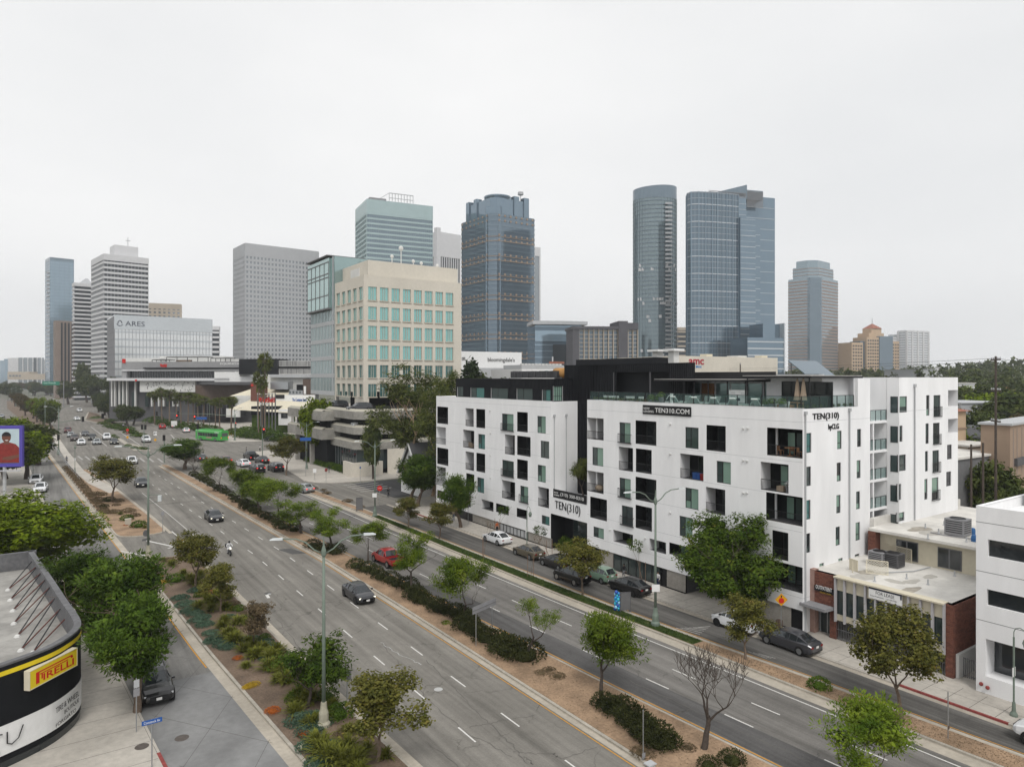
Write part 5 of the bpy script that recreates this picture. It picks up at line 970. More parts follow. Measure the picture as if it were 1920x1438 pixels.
# left group
f, t, P, h = tower('glass_tower', 'tall slim blue glass tower with balconies down its left edge', 85, 93.5, 138.5, 483, 900, 44, 'tg_blue', 4.2, ('tg_slate', .5, .15, 3), [('tg_slate', 6, .25, .2)])
b = B()
for k in range(26): b.box(-2.2, 3, 30 + k * 5.2, 0, 12, 31 + k * 5.2)
stuff(b.obj('balcony_slab', 'conc_white', t))
f, t, P, h = tower('brown_tower', 'brown stone slab tower with tall dark window slots', 100, 103.6, 138.5, 601, 700, 40, 'stone_brown', 4)
for k in range(4): b = B(); x0 = P[1][0] * (.30 + k * .19); b.box(x0, -.4, 8, x0 + P[1][0] * .09, -.002, h - 2); b.obj('window_slot', 'tg_black', t)
f, t, P, h = tower('striped_tower', 'dark tower with white horizontal bands and a sloped cap', 136, 139.5, 176, 531, 660, 40, 'tg_black', 4.0, ('conc_white', 1.5, .5, 2.4), None)
b=B();b.add([(4,2,h+.6),(P[1][0]-1,2,h+.6),(P[1][0]-1,18,h+.6),(4,18,h+.6),(10,6,h+6),(P[1][0]-4,6,h+6),(P[1][0]-4,14,h+6),(10,14,h+6)],[(0,1,5,4),(1,2,6,5),(2,3,7,6),(3,0,4,7),(4,5,6,7)]);b.obj('sloped_cap','conc_grey',t)
f,t,P,h=tower('white_banded_tower','tall white tower with dark ribbon windows and a rooftop plant box',171.5,195,278,477,560,43,'tg_black',4.05,('conc_white',1.75,.35,4.5),[('conc_grey',2.6,.22,.2)])
b = B(); b.box(9, 6, h, 27, 22, h + 10); b.obj('plant_box', 'conc_white', t); b = B(); b.rod((20, 10, h + 10), (20, 10, h + 18), .25); b.box(18, 9.5, h + 15, 22, 10, h + 15.4); b.obj('antenna', 'lgrey', t)
f, t, P, h = tower('pale_office', 'long pale glass office with a lettered metal top band', 201.5, 215, 398, 592, 430, 36, 'tg_white', 4.7, ('tg_pale', 1.2, .12, 8.5), [('grey', 2.0, .16, .25)])
b=B();b.box(-.3,-.3,h-8.4,P[1][0]+.1,-.14,h+.5);o=b.obj('sign_band','tg_pale',t);text('ARES',11,3.1,MY(5.8,h-6.2,-.32),'car_blue',t,.1);b=B();b.tube([(2.4+1.5*math.cos(k)+.3*k%1,-.4,h-4.6+1.6*math.sin(k))for k in[i*.52 for i in range(12)]],.22,5);b.obj('sign_mark','car_blue',t)
f, t, P, h = tower('beige_pier_tower', 'beige tower with close vertical piers behind the pale office', 262, 277, 339, 569, 700, 24, 'tg_mid', 4, ('stone_beige', 2.0, .3, 5), [('stone_beige', 4.2, 2.2, .6)])
f, t, P, h = tower('narrow_banded_block', 'narrow grey block with dark window bands at the end of the pale office', 397, 398, 411, 613, 560, 20, 'tg_black', 4, ('conc_white', 1.7, .3, 2.5), None)
f, t, P, h = tower('grid_tower', 'broad grey tower with a fine grid of square windows', 438, 460, 596.5, 457, 570, 38, 'tg_mid', 4.05, ('conc_grey', 1.9, .35, 9.5), [('conc_grey', 3.05, 1.35, .4)])
b = B(); edges_mull(b, P, (0, 3), 3.05, .3, .55, h - 9, h - .5); stuff(b.obj('crown_fin', 'lgrey', t))
f = Fr(688, 560, 26); t = f.thing('teal_tower', 'tall pale teal glass tower with white floor lines and a roof frame', 'tower'); wR = f.X(811); wL = f.Y(667); h = f.Z(373); hr = f.Z(386, wR)
P=[(0,0),(wR,0),(wR,wL),(0,wL)];b=B();b.prism(P,0,h-2);b.obj('glass_body','tg_slate',t);b=B();slab_rings(b,P,[4.05*k+2.2 for k in range(int(h/4.05)-2)],1.6,.25);b.prism(prism_off(P,.3),h-11,h);stuff(b.obj('floor_band','tg_teal',t));b=B();edges_mull(b,P,(0,3),1.9,.2,.4,0,h-1);stuff(b.obj('mullion','tg_teal',t))
b = B(); 
for k in range(9): b.rod((wR * .35 + k * 2.6, 4, h), (wR * .35 + k * 2.6, 4, h + 8), .3, 4)
b.rod((wR*.35,4,h+8),(wR*.35+21,4,h+8),.4,4);b.rod((wR*.35,4,h+4),(wR*.35+21,4,h+4),.3,4);b.rod((wR*.35,4,h+8),(wR*.2,4,h+2),.3,4);b.obj('roof_frame','lgrey',t);b=B();b.box(3,3,h,wR*.3,10,h+2.5);b.obj('roof_plant','grey',t)
f, t, P, h = tower('white_finned_tower', 'white finned tower with a blank upper band behind the teal tower', 812.5, 820, 862, 438, 720, 40, 'tg_black', 40, None, [('conc_white', 3.0, 1.1, .8)])
b = B(); b.prism(prism_off(P, 1.0), h - 24, h + 2); b.obj('blank_band', 'conc_white', t); b = B(); b.box(-2, -2, 0, 3, 3, h + 6); b.obj('corner_pier', 'conc_white', t)
# dark blue and tan stepped tower
f = Fr(922, 540, 34); t = f.thing('blue_tan_tower', 'dark blue glass tower with tan stone bands and a round blue crown', 'tower'); wR = f.X(1002); wL = f.Y(860); h1 = f.Z(398); h2 = f.Z(366); h3 = f.Z(352)
cz = 5.0; wL = min(wL, 48); P = [(cz, 0), (wR, 0), (wR, wL), (0, wL), (0, cz)]
b = B(); b.prism(P, 0, h1); b.obj('glass_body', 'tg_dark', t)
b = B(); slab_rings(b, P, [3.9 * k + 2.5 for k in range(int(h1 / 3.9))], 1.35, .2); stuff(b.obj('spandrel_band', 'tg_slate', t))
b = B(); slab_rings(b, P, [15.6 * k + 5.9 for k in range(int(h1 / 15.6))], .55, .35); slab_rings(b, P, [15.6 * k + 9.4 for k in range(int(h1 / 15.6))], .4, .35); 
for k in range(int(h1 / 3.9)):
    if k % 4 in (1, 2):
        for j in range(7):x=cz+2+(wR-cz-4)*j/6;b.box(x-.8,-.42,3.9*k+2.4,x+.8,-.2,3.9*k+3.9);y=cz+2+(wL-cz-4)*j/6;b.box(-.42,y-.8,3.9*k+2.4,-.2,y+.8,3.9*k+3.9)
stuff(b.obj('stone_band', 'stone_tan', t))
b = B(); b.prism([(cz + 3, -.6), (-.6, cz + 3), (2.4, cz + 6), (cz + 6, 2.4)], 0, h1 + 6); b.obj('corner_bay', 'tg_sky', t)
b = B(); b.prism([(cz + 2, 3), (wR - 4, 3), (wR - 4, wL - 4), (3, wL - 4), (3, cz + 2)], h1, h2); b.obj('crown', 'tg_sky', t)
b = B()
for (x, y) in ((wR - 9, 2), (wR * .55, 2), (2, wL - 9), (2, wL * .55)): b = B(); b.box(x, y, h1, x + 5, y + 5, h2 + 3); b.obj('crown_turret', 'tg_sky', t)
b = B(); b.lathe([(10, 0), (10.4, 2), (11.4, h3 - h2 - 1), (11.4, h3 - h2), (10.8, h3 - h2)], ((wR + 6) * .42, (wL + 6) * .42, h2), 24); b.obj('round_crown', 'tg_sky', t, smooth=False)
b = B(); b.rod((wR * .8, 8, h2), (wR * .8, 8, h2 + 7), .3, 5); b.lathe([(.2, 0), (2.4, .7), (2.4, 3.0)], (wR * .8, 8, h2 + 6), 8); b.obj('roof_dish', 'lgrey', t)
f,t,P,h=tower('white_edge_tower','slim white tower edge showing behind the blue and tan tower',985,990,1012,464,760,25,'tg_mid',40,None,[('conc_white',6,1.6,.6)]);b=B();b.prism(prism_off(P,.7),h-9,h+1);b.obj('blank_band','conc_white',t)
# mid-rise dark blue block
f = Fr(1003, 440, 8); t = f.thing('dark_blue_midrise', 'dark blue glass mid-rise with a hanging curved roof edge', 'building'); w = f.X(1090); h = f.Z(605)
b = B(); b.box(0, 0, 0, w, 30, h); b.obj('glass_body', 'tg_dark', t); b = B()
for k in range(int(h / 4)): b.box(-.1, -.25, 4 * k + 2.9, w, -.002, 4 * k + 3.6)
stuff(b.obj('floor_band','tg_blue',t));b=B();b.prism([(-2,-3),(w*.55,-4),(w+4,-1),(w+4,20),(-2,20)],h-1.2,h+1);b.obj('roof_edge','conc_grey',t);b=B();b.box(0,-.5,h-12,w,-.26,h-5);b.obj('upper_band','tg_blue',t);b=B();b.box(w*.36,-1.2,0,w*.385,-.8,h*.62);b.obj('white_fin','conc_white',t);b=B();b.box(w*.38,-.45,0,w*.78,-.27,h-14);b.obj('dark_bay','tg_black',t)
# hotel
f = Fr(1080, 395, 6); t = f.thing('grid_hotel', 'dark grey hotel slab with a grid of recessed balconies', 'building'); x1 = f.X(1159); x2 = f.X(1176); x3 = f.X(1196); h = f.Z(617); hh = f.Z(608); cell = x1 / 8
b = B(); b.box(0, 1.4, 0, x3, 22, h); b.obj('recessed_wall', 'tg_slate', t); b = B()
for k in range(int(h / 2.35) + 1): b.box(cell * .6, 0, k * 2.35, x1, 1.39, k * 2.35 + .28); b.box(x2, 0, k * 2.35, x3, 1.39, k * 2.35 + .28)
for j in range(13): x = cell * .6 + (x3 - cell * .6) * j / 12; b.box(x - .18, -.15, 0, x + .18, 1.38, h)
stuff(b.obj('balcony_grid','stone_beige',t));b=B();b.box(-2.5,-1.0,h,x1+1,22,h+1.6);b.box(x1,-1.5,0,x2,20,hh+2);b.box(x2,-1.2,h,x3,20,hh+1);b.box(-2,-.6,0,cell*.6,20,h);b.obj('dark_shell','slate_wall',t)
# elliptical glass tower
f = Fr(1234.5, 500, 0); t = f.thing('oval_glass_tower', 'tall oval residential tower wrapped in dark green glass and balconies', 'tower'); rx = f.X(1275.5); h = f.Z(347); n = 40
P = [(rx * math.cos(2 * math.pi * k / n), rx * .8 * math.sin(2 * math.pi * k / n) + rx * .8) for k in range(n)]
b=B();b.prism(P,0,h-6);b.obj('glass_body','tg_green',t);b=B();slab_rings(b,P,[3.1*k for k in range(1,int((h-8)/3.1))],.55,.45);stuff(b.obj('floor_slab','tg_slate',t));b=B();edges_mull(b,P,range(n//2,n),3.2,.35,.35,0,h-8);stuff(b.obj('mullion','tg_green',t))
PT = prism_off(P, .3); b = B()
for i in range(n): a, c = PT[i], PT[(i + 1) % n]; za = h + .9 * a[0] / rx; zc_ = h + .9 * c[0] / rx; b.quad((*a, h - 9), (*c, h - 9), (*c, zc_), (*a, za))
b.obj('crown_screen', 'tg_slate', t)
b = B()
for k in range(int((h-14)/3.1)):b.prism([(rx*.30,-.2),(rx*.62,.1),(rx*.62,-1.3),(rx*.3,-1.5)],3.1*k+3.1,3.1*k+3.45);b.prism([(rx*.30,-1.45),(rx*.62,-1.25),(rx*.62,-1.3),(rx*.3,-1.5)],3.1*k+3.45,3.1*k+4.4)
stuff(b.obj('balcony', 'conc_grey', t)); b = B(); rq = random.Random(8)
for k in range(46):a=rq.uniform(math.pi*1.1,math.pi*1.9);z=rq.choice([24,37,62,75,100,120])+rq.choice([0,3.1]);x,y=rx*1.002*math.cos(a),rx*.8*1.002*math.sin(a)+rx*.8;b.prism([(x-1,y-.3),(x+1,y-.3),(x+1,y),(x-1,y)],z+.7,z+2.9)
stuff(b.obj('bright_blind', 'conc_white', t))
# curved blue tower
f = Fr(1287, 440, 16); t = f.thing('curved_blue_tower', 'broad blue glass tower with a curved front and a raised louvred crown', 'tower'); xa = f.X(1384); xb = f.X(1412); 
def zt_(py, px): return f.Z(py, f.X(px))
C = [(f.X(1289, 22), 22), (f.X(1287, 13), 13), (f.X(1289, 6.5), 6.5), (f.X(1296, 2.6), 2.6), (f.X(1310, .6), .6), (f.X(1335, -.3), -.3), (f.X(1362, -.4), -.4), (xa, -.2)]
hC = f.Z(362, xa); PC = [(x, y) for x, y in C] + [(xa, 30), (f.X(1291, 30), 30)]
b = B(); b.prism(PC, 0, hC - 1); b.obj('curved_body', 'tg_dark', t); b = B()
fl = 3.75; q = prism_off(PC, .35)
for k in range(int(hC / fl)): b.prism(q, fl * k + fl - (.55 if k % 3 == 2 else .2), fl * k + fl)
stuff(b.obj('floor_line','tg_pale',t));b=B();edges_mull(b,PC,range(0,7),2.1,.9,.2,0,hC-1);stuff(b.obj('dark_fin','tg_slate',t));b=B();edges_mull(b,PC,range(0,7),4.2,.22,.5,0,hC-1);stuff(b.obj('mullion','tg_blue',t))
xs_ = f.X(1453, 6); hs1 = f.Z(372, xb); xmid = f.X(1412); hs2 = f.Z(411, xmid)
b = B(); b.box(xa, .5, 0, f.X(1400), 28, hC - 2); b.box(f.X(1400), 6, 0, xs_, 28, f.Z(372, xs_, 6)); b.box(xa + .01, -2.5, 0, xmid, 8, hs2); b.box(xmid, 1.5, 0, f.X(1428), 10, hs2 - 3); b.obj('right_wing', 'tg_sky', t)
b = B()
for k in range(int(hs2 / 7.2)): b.box(xa, -2.7, 7.2 * k, xmid + .1, -2.502, 7.2 * k + .45); b.box(xmid, 1.3, 7.2 * k + 2, f.X(1428), 1.498, 7.2 * k + 2.3)
for k in range(int(f.Z(372, xs_, 6) / 7.2)): b.box(f.X(1402), 5.8, 7.2 * k, xs_ + .1, 5.998, 7.2 * k + .3)
for k in range(int((hC) / 3.6)): b.box(xa, -2.62, 3.6 * k, xmid, -2.505, 3.6 * k + .2) if 3.6 * k < hs2 else b.box(xa, .3, 3.6 * k, f.X(1400), .498, 3.6 * k + .25)
stuff(b.obj('floor_line', 'tg_pale', t)); hcr = f.Z(347, xmid)
b=B();b.prism([(f.X(1322,3),3),(f.X(1402),1),(f.X(1402)+1,24),(f.X(1335,26),26)],hC-3,f.Z(365,f.X(1330)));b.add([(f.X(1320,2.5),2.5,f.Z(365,f.X(1330))),(f.X(1402),.8,f.Z(365,f.X(1330))),(f.X(1402),.8,hcr),(f.X(1332,24),24,f.Z(365,f.X(1330))),(f.X(1402),24,hcr),(f.X(1402),24,f.Z(365,f.X(1330)))],[(0,1,2),(0,2,4,3),(1,5,4,2),(3,4,5)]);b.box(f.X(1402),2,hC-3,f.X(1434),22,hcr-3);b.obj('crown_screen','tg_slate',t);b=B()
for k in range(14): z = hC - 8 + k * (hcr - hC + 4.6) / 14; b.box(f.X(1403), 1.6, z, f.X(1434), 1.98, z + .35)
for k in range(5): z = hC - 3 + k * .75; b.box(f.X(1330), .4, z, f.X(1400), .78, z + .3)
stuff(b.obj('louvre', 'grey', t))
f2=Fr(1438,425,16);b=B();w=f2.X(1471);t2=f2.thing('blue_annex','low blue glass annex stepping out at the curved tower foot','building');hh=f2.Z(607,w);b.box(-14,0,0,w,18,hh-9);b.box(0,4,0,w,18,hh);b.obj('glass_body','tg_sky',t2);b=B()
for k in range(8): b.box(-14, -.3, hh - 12 - k * 4.2, w, -.002, hh - 11.2 - k * 4.2)
b.box(w - .6, -.4, 0, w + .2, 18, hh + .3); stuff(b.obj('floor_band', 'tg_pale', t2))
f, t, P, h = tower('tan_banded_block', 'small tan and dark banded block between the oval and curved towers', 1271, 1272, 1291, 615, 600, 10, 'tg_black', 4.2, ('stone_beige', 1.5, .3, 2), None, cat='building')
# stepped pink tower
f = Fr(1532, 850, 40); t = f.thing('stepped_pink_tower', 'stepped glass tower with thin pink stone bands standing beyond the trees', 'tower'); wR = f.X(1571); wL = f.Y(1478); h1 = f.Z(519); h2 = f.Z(497); h3 = f.Z(484)
def oct_(a): c = 9; return [(a + c, a), (wR - a, a), (wR - a, wL - a), (a, wL - a), (a, a + c)]
b=B();b.prism(oct_(0),0,h1);b.prism(oct_(4),h1,h2);b.prism(oct_(7),h2,h3);b.obj('glass_body','tg_fox',t);b=B();slab_rings(b,oct_(0),[4*k+2.4 for k in range(int(h1/4))],1.7,.3);slab_rings(b,oct_(4),[h1+4*k for k in range(int((h2-h1)/4)+1)],.8,.3);stuff(b.obj('stone_band','stone_pink',t));b=B();b.prism([(9,-.5),(12,-.5),(3,9),(-.5,12),(-.5,9)],0,h1);b.obj('corner_bay','tg_slate',t)
for (name, label, pl, pc, pr, pt, D, phi, core, bands, mull) in [
  ('dark_slab', 'plain dark slab block right of the stepped pink tower', 1573, 1575, 1598, 660, 900, 15, 'slate_wall', ('tg_slate', 1.0, .1, 2), None),
  ('white_apartment_tower', 'white apartment tower with long balcony lines at the right of the skyline', 1684, 1700, 1741, 620, 1000, 25, 'tg_pale', ('conc_white', 1.6, .6, 2), [('conc_white', 14, 3, .8)]),
  ('white_apartment_annex', 'lower white slab attached left of the white apartment tower', 1672, 1675, 1692, 628, 1010, 25, 'conc_white', ('tg_pale', 1.2, .1, 2), None)]:
    tower(name, label, pl, pc, pr, pt, D, phi, core, 3.6, bands, mull)
f = Fr(1636, 880, 20); t = f.thing('peach_stepped_tower', 'peach stepped tower with dark glass bays and a red pyramid roof', 'tower'); b = B(); g = B()
for (a, c, py) in ((1597, 1618, 642), (1625, 1648, 632), (1672, 1686, 640)): x0, x1 = f.X(a), f.X(c); b.box(x0, 0, 0, x1, 22, f.Z(py, x0))
x0,x1=f.X(1634),f.X(1662);b.box(x0,4,0,x1,22,f.Z(624));b.box(f.X(1641),6,0,f.X(1660),20,f.Z(615));b.obj('stone_body','stone_peach',t);b=B();b.box(f.X(1617),3,0,f.X(1626),20,f.Z(640));b.box(f.X(1648),-1,0,f.X(1673),20,f.Z(630));b.obj('dark_bay','tg_slate',t);b=B()
for (a, c, py) in ((1598, 1617, 644), (1626, 1648, 634), (1673, 1686, 642)):
    x0, x1 = f.X(a), f.X(c); z = f.Z(py, x0) - 4; n = max(2, round((x1 - x0) / 4))
    while z > 2:
        for k in range(n): xx = x0 + (x1 - x0) * (k + .2) / n; b.box(xx, -.2, z, xx + (x1 - x0) / n * .6, -.005, z + 2)
        z -= 4.2
stuff(b.obj('window','tg_black',t));xm=f.X(1651);z=f.Z(615);b=B();b.add([(xm-9,5,z),(xm+9,5,z),(xm+9,21,z),(xm-9,21,z),(xm,13,z+7)],[(0,1,4),(1,2,4),(2,3,4),(3,0,4)]);b.obj('pyramid_roof','roof_red',t);b=B();b.rod((xm,13,z+6),(xm,13,z+14),.3,4);b.obj('spire','grey',t)
# far left blocks
for i,(a,c,pt,D,m,lab)in enumerate([(0,8,676,1700,'tg_blue','faint blue glass block at the far end of the boulevard'),(8,16,673,1500,'tg_blue','tall narrow pale blue block at the far end of the boulevard'),(15,34,671,1250,'conc_white','blank white slab among the far boulevard blocks'),(34,62,670.5,1230,'tg_mid','grey glass block with white piers far down the boulevard'),(62,78,670.5,1240,'tg_mid','bluish glass block with white piers far down the boulevard'),(77,86,674,1300,'conc_grey','plain grey block beside the slim blue tower')]):
    f, t, P, h = tower('far_block', lab, a - 1, a, c, pt, D, 8, m, 4, None, [('conc_white', 9, 1.4, .8)] if m == 'tg_mid' else [('conc_grey', 14, .5, .3)], cat='building')
f=Fr(14,1000,5);t=f.thing('far_low_building','low cream building complex beneath the far boulevard blocks','building');b=B();f.box(b,14,55,697,712,0,20);f.box(b,40,84,701,712,-10,20);b.obj('wall','stone_beige',t);b=B()
for k in range(6): f.box(b, 17 + k * 6, 21 + k * 6, 703, 706, -.6, .5)
stuff(b.obj('window', 'tg_mid', t))
# department store and cinema
f=Fr(866,250,30);t=f.thing('department_store','white department store box with dark lettering above the low roofs','building');b=B();x0,x1=f.X(845),f.X(978);h0=f.Z(663);b.box(x0,0,0,x1,30,f.Z(661,x1));b.obj('sign_wall','white',t);b=B();b.box(f.X(890,-6),-6,0,f.X(1008,-6),0,f.Z(690,10,-6));b.obj('grey_wall','lgrey',t);D_=0
xa_,xb_=f.X(914.5),f.X(965);text("bloomingdale's",xb_-xa_,f.Z(671,xa_)-f.Z(681,xa_),MY(xa_,f.Z(680.5,(xa_+xb_)/2),-.02),'black_metal',t,.1);text('om',f.X(872)-f.X(866),1.2,MY(f.X(866),f.Z(676,0),-.02),'black_metal',t,.1)
f=Fr(1270,215,30);t=f.thing('cinema_building','beige cinema building with red and blue lettering behind the rooftop deck','building');b=B();x1=f.X(1458);b.box(0,0,0,x1,30,f.Z(671,x1));b.obj('wall','beige',t);mat('sign_crimson',(.36,.02,.04),.5,0);mat('sign_cyan',(.02,.2,.5),.5,0)
xa_,xb_=f.X(1291.5),f.X(1319.5);text('amc',xb_-xa_,1.75,MY(xa_,f.Z(683.5,xa_),-.02),'sign_crimson',t,.1,bold=.02);text('DOLBY',2.8,.7,MY(f.X(1289),f.Z(690,xa_),-.02),'black_metal',t,.05);text('IMAX',2.6,.75,MY(f.X(1304.5),f.Z(690,xb_),-.02),'sign_cyan',t,.05,bold=.02);b=B()
for a, c, py in ((1325, 1336, 664), (1428, 1439, 667)): f.box(b, a, c, py, 672, 4, 3)
b.obj('roof_box', 'cream', t); b = B(); f.box(b, 1384, 1400, 667, 673, 6, 5); b.obj('roof_hood', 'white2', t)
# low roofs between
f=Fr(985,180,28);t=f.thing('white_low_building','low white building with two greenish windows behind the black penthouse','building');b=B();x1=f.X(1058);b.box(f.X(978),0,0,x1,18,f.Z(692));b.obj('wall','white',t)
for a, c in ((1022, 1028), (1035, 1042)): b = B(); f.box(b, a, c, 695, 704, -.1, .09); b.obj('window', 'curtain_glass', t)
f=Fr(978,240,28);b=B();t=f.thing('crenellated_roof_block','long pale roof block with a row of small vents behind the department store','building');b.box(0,0,0,f.X(1060),14,f.Z(684));b.obj('wall','lgrey',t);b=B()
for k in range(12): x = f.X(978 + k * 6.5); b.box(x, 0, f.Z(684), x + .8, 1, f.Z(681.5))
stuff(b.obj('roof_vent', 'white2', t)); b = B(); f.box(b, 1030, 1058, 678, 682, 8, .3); b.obj('red_strip', 'roof_red', t)
# ------------------------------------------------------------------ shopping centre across the crossing
f = Fr(230, 345, -6); ML = f.thing('shopping_centre', 'long grey and white shopping centre with a dark glazed upper floor', 'building')
def mb(part, m, *boxes):
    b = B()
    for q in boxes: f.box(b, *q)
    return b.obj(part, m, ML)
mb('fascia', 'mall_grey', (228, 470, 678, 693.5, 0, 30)); mb('white_edge', 'conc_white', (228, 470, 693.5, 695.5, -.6, 30.6)); mb('dark_soffit', 'black_metal', (268, 470, 689, 691, -1.6, 2))
mb('glazing', 'dark_glass', (237, 402, 695.5, 713, 2.5, 20)); mb('end_pier', 'mall_grey', (228, 237, 695.5, 709, 0, 20))
b = B()
for k in range(34): f.box(b, 238 + k * 4.8, 238.6 + k * 4.8, 695.5, 713, 2.2, .28)
stuff(b.obj('mullion', 'mgrey', ML))
mb('terrace_edge', 'conc_white', (200, 475, 709, 714, -5, 22)); mb('perforated_wall', 'white2', (262, 366, 714, 735, -3, 6)); mb('base_wall', 'dgrey', (205, 480, 714, 792, 1, 12)); 
b = B(); rq = random.Random(4)
for k in range(60):
    x = rq.uniform(272, 362); y = rq.uniform(715, 733); f.box(b, x, x + .9, y, y + 1.8, -3.15, .14)
stuff(b.obj('perforation', 'black_metal', ML))
for a in (208, 214, 222, 229, 236, 252, 283, 296, 305, 323, 331): b = B(); f.box(b, a, a + 2.2, 714, 762, -1.5, 1.2); b.obj('pier', 'white2', ML)
for a in (226, 247, 272, 300, 312): b = B(); f.box(b, a, a + 6, 735, 762, -.5, 1); b.obj('entrance_glass', 'shop_glass', ML)
b=B();x0,x1=f.X(347,-12),f.X(492,-12);z=f.Z(718,x1,-12);b.prism([(x0,-2),(x0+10,-9),(x0+22,-12),(x1,-14),(x1,10),(x0,8)],z-.9,z+.5);b.obj('sweeping_canopy','dgrey',ML);mb('canopy_wall','brown_wall',(366,480,722,752,-4,6));mb('white_box','white',(402,449,697,716,-5,12),(430,480,706,718,-5.2,8));mb('terrace_frame','black_metal',(366,450,756,780,-8,6));mb('white_wall','white2',(424,449,766,782,-9.2,1));b=B()
for k in range(9): f.box(b, 370 + k * 9, 371 + k * 9, 752, 780, -9, .6)
b.obj('terrace_post', 'dgrey', ML)
mb('roof_block', 'white2', (232, 300, 671.5, 679, 10, 10), (300, 420, 668, 679, 14, 10), (418, 490, 673, 679, 10, 12)); b = B()
for a, c, py in ((312, 390, 669), (285, 318, 674), (395, 432, 671)): 
    f.box(b, a, c, py, py + 1.2, 3, 5)
    for k in range(5): x = a + (c - a) * k / 4; f.box(b, x - .3, x + .3, py + 1, 679, 3.2, .3)
b.obj('roof_pergola','black_metal',ML);mb('orange_bar','stone_tan',(330,358,674.8,678,4.5,1));xa=f.X(413);text('EQUINOX',f.X(449)-xa,1.1,MY(xa,f.Z(684.5,xa),-.03),'white',ML,.08);xa=f.X(300.5);text('Westfield',f.X(313)-xa,1.7,MY(xa,f.Z(688.5,xa),-.05),'sign_red',ML,.15,bold=.03);b=B();f.box(b,229,235,673,680.5,-.3,.3);b.obj('red_sign','sign_red',ML);b=B();f.box(b,253,256,711.5,715,-5.5,.3);b.obj('red_sign','sign_red',ML)
mb('roof_plant', 'lgrey', (344, 372, 665, 669, 15, 5)); mb('black_wall', 'black_wall', (448, 521, 673, 702, -8, 12)); mb('parking_screen_base', 'white2', (521, 590, 676, 702, -7, 10)); b = B(); rq = random.Random(9)
for row in (676.5, 691):
    for k in range(30):
        f.box(b, 522 + k * 2.3, 522 + k * 2.3 + rq.choice((.7, 1.2)), row, row + 9.5, -7.3, .28)
stuff(b.obj('screen_fin', 'mgrey', ML)); mb('parking_gap', 'dark_in', (522, 590, 687, 690.5, -7.35, .3))
f = Fr(480, 290, -2); ML2 = ML
t = f.thing('retail_row', 'low white retail row with cream roofs and shop lettering by the parking podium', 'building')
def mb2(part, m, *boxes):
    b = B()
    for q in boxes: f.box(b, *q)
    return b.obj(part, m, t)
mb2('back_wall','white2',(478,592,702,730,8,14));mb2('upper_ledge','lgrey',(505,590,702,708,6,3));mb2('roof_drum','steel',(507,540,716,730,2,8));mb2('dark_doorway','dark_in',(556,570,721,732,7,1.2));mb2('white_facade','white',(515,592,741,760,-4,4));mb2('dark_frame','brown_wall',(568,592,711,745,3,4));mb2('white_banner','white',(569.5,573.5,724,739,2.6,.3))
b=B();x0,x1=f.X(440,-10),f.X(590,-10);z=f.Z(762,0,-10);b.add([(x0,-16,z-1),(x1,-20,z-2.4),(x1,-4,z+1.6),(x0+4,-4,z+2.6)],[(0,1,2,3)]);x2,x3=f.X(440,2),f.X(548,2);z2=f.Z(735,0,2);b.add([(x2,-3,z2-1.6),(x3,-3,z2-2),(x3-4,10,z2+1.5),(x2+8,10,z2+2.5)],[(0,1,2,3)]);b.obj('cream_roof','cream',t);mb2('black_fascia','black_wall',(471,522,762,778,-15,6));mb2('green_wall','leaf_dark',(472,545,778,812,-14,5));mb2('white_sign_wall','white',(522,546,768,797,-18,3));mb2('sign_window','dark_glass',(527,539,775,784,-18.2,.19));mb2('podium_wall','white2',(440,475,742,760,-4,4));mb2('brick_tower','brickB',(470,493,717,752,-6,5));xa=f.X(548,-4.1);text('The Container Store',f.X(574.5,-4.1)-xa,1.5,MY(xa,f.Z(753,xa,-4),-4.05),'sign_blue',t,.05,bold=.015);mb2('red_mark','sign_red',(470.5,475,720.5,724,-6.2,.19));mb2('dark_sign','black_metal',(516,533,740,747,-4.3,.28))
# red-lettered pylon
f = Fr(480, 262, -2); t = f.thing('lettered_pylon', 'dark slatted pylon carrying red script lettering at the plaza corner', 'sign'); b = B()
for k, a in enumerate((482, 488, 496, 503, 509, 515)): f.box(b, a, a + 1.3, 737, 812, 0, .6)
b.obj('slat','mgrey',t);b=B();f.box(b,486,505,755,759,-.1,.09);f.box(b,482,516,738,739.5,-.1,.09);b.obj('crossbar','white2',t);b=B();f.box(b,490,496,760,810,.2,1.6);b.obj('core','black_metal',t);xa=f.X(485);text('Westfield',f.X(515)-xa,2.0,MY(xa,f.Z(754.5,xa),-.14),'sign_red',t,.1,bold=.035)
# ------------------------------------------------------------------ right backdrop: houses
def house(name, label, px0, px1, py0, D, phi, wallm, roofm, hroof=0, dep=14, py1=None, cat='house'):
    f = Fr(px0, D, phi); t = f.thing(name, label, cat); x1 = f.X(px1); h = f.Z(py0); b = B(); b.box(0, 0, 0, x1, dep, h); b.obj('wall', wallm, t)
    b = B()
    if hroof: b.add([(-.6, -.6, h), (x1 + .6, -.6, h), (x1 + .6, dep + .6, h), (-.6, dep + .6, h), (x1 * .3, dep / 2, h + hroof), (x1 * .7, dep / 2, h + hroof)], [(0, 1, 5, 4), (1, 2, 5), (2, 3, 4, 5), (3, 0, 4)])
    else: b.box(-.3, -.3, h, x1 + .3, dep + .3, h + .3)
    b.obj('roof', roofm, t); return f, t, x1, h
f, t, x1, h = house('peach_apartments', 'peach apartment block with a red tile roof behind the white rear wing', 1772, 1811, 772, 118, 30, 'stone_peach', 'roof_red', 1.6, 16)
for k in range(4): b = B(); f.box(b, 1780, 1794, 790 + k * 14, 797 + k * 14, -.1, .09); b.obj('balcony_opening', 'mgrey', t)
b = B()
for k in range(4): b.box(-.15, -.15, h - 3.2 - k * 3, x1 + .1, -.01, h - 2.9 - k * 3)
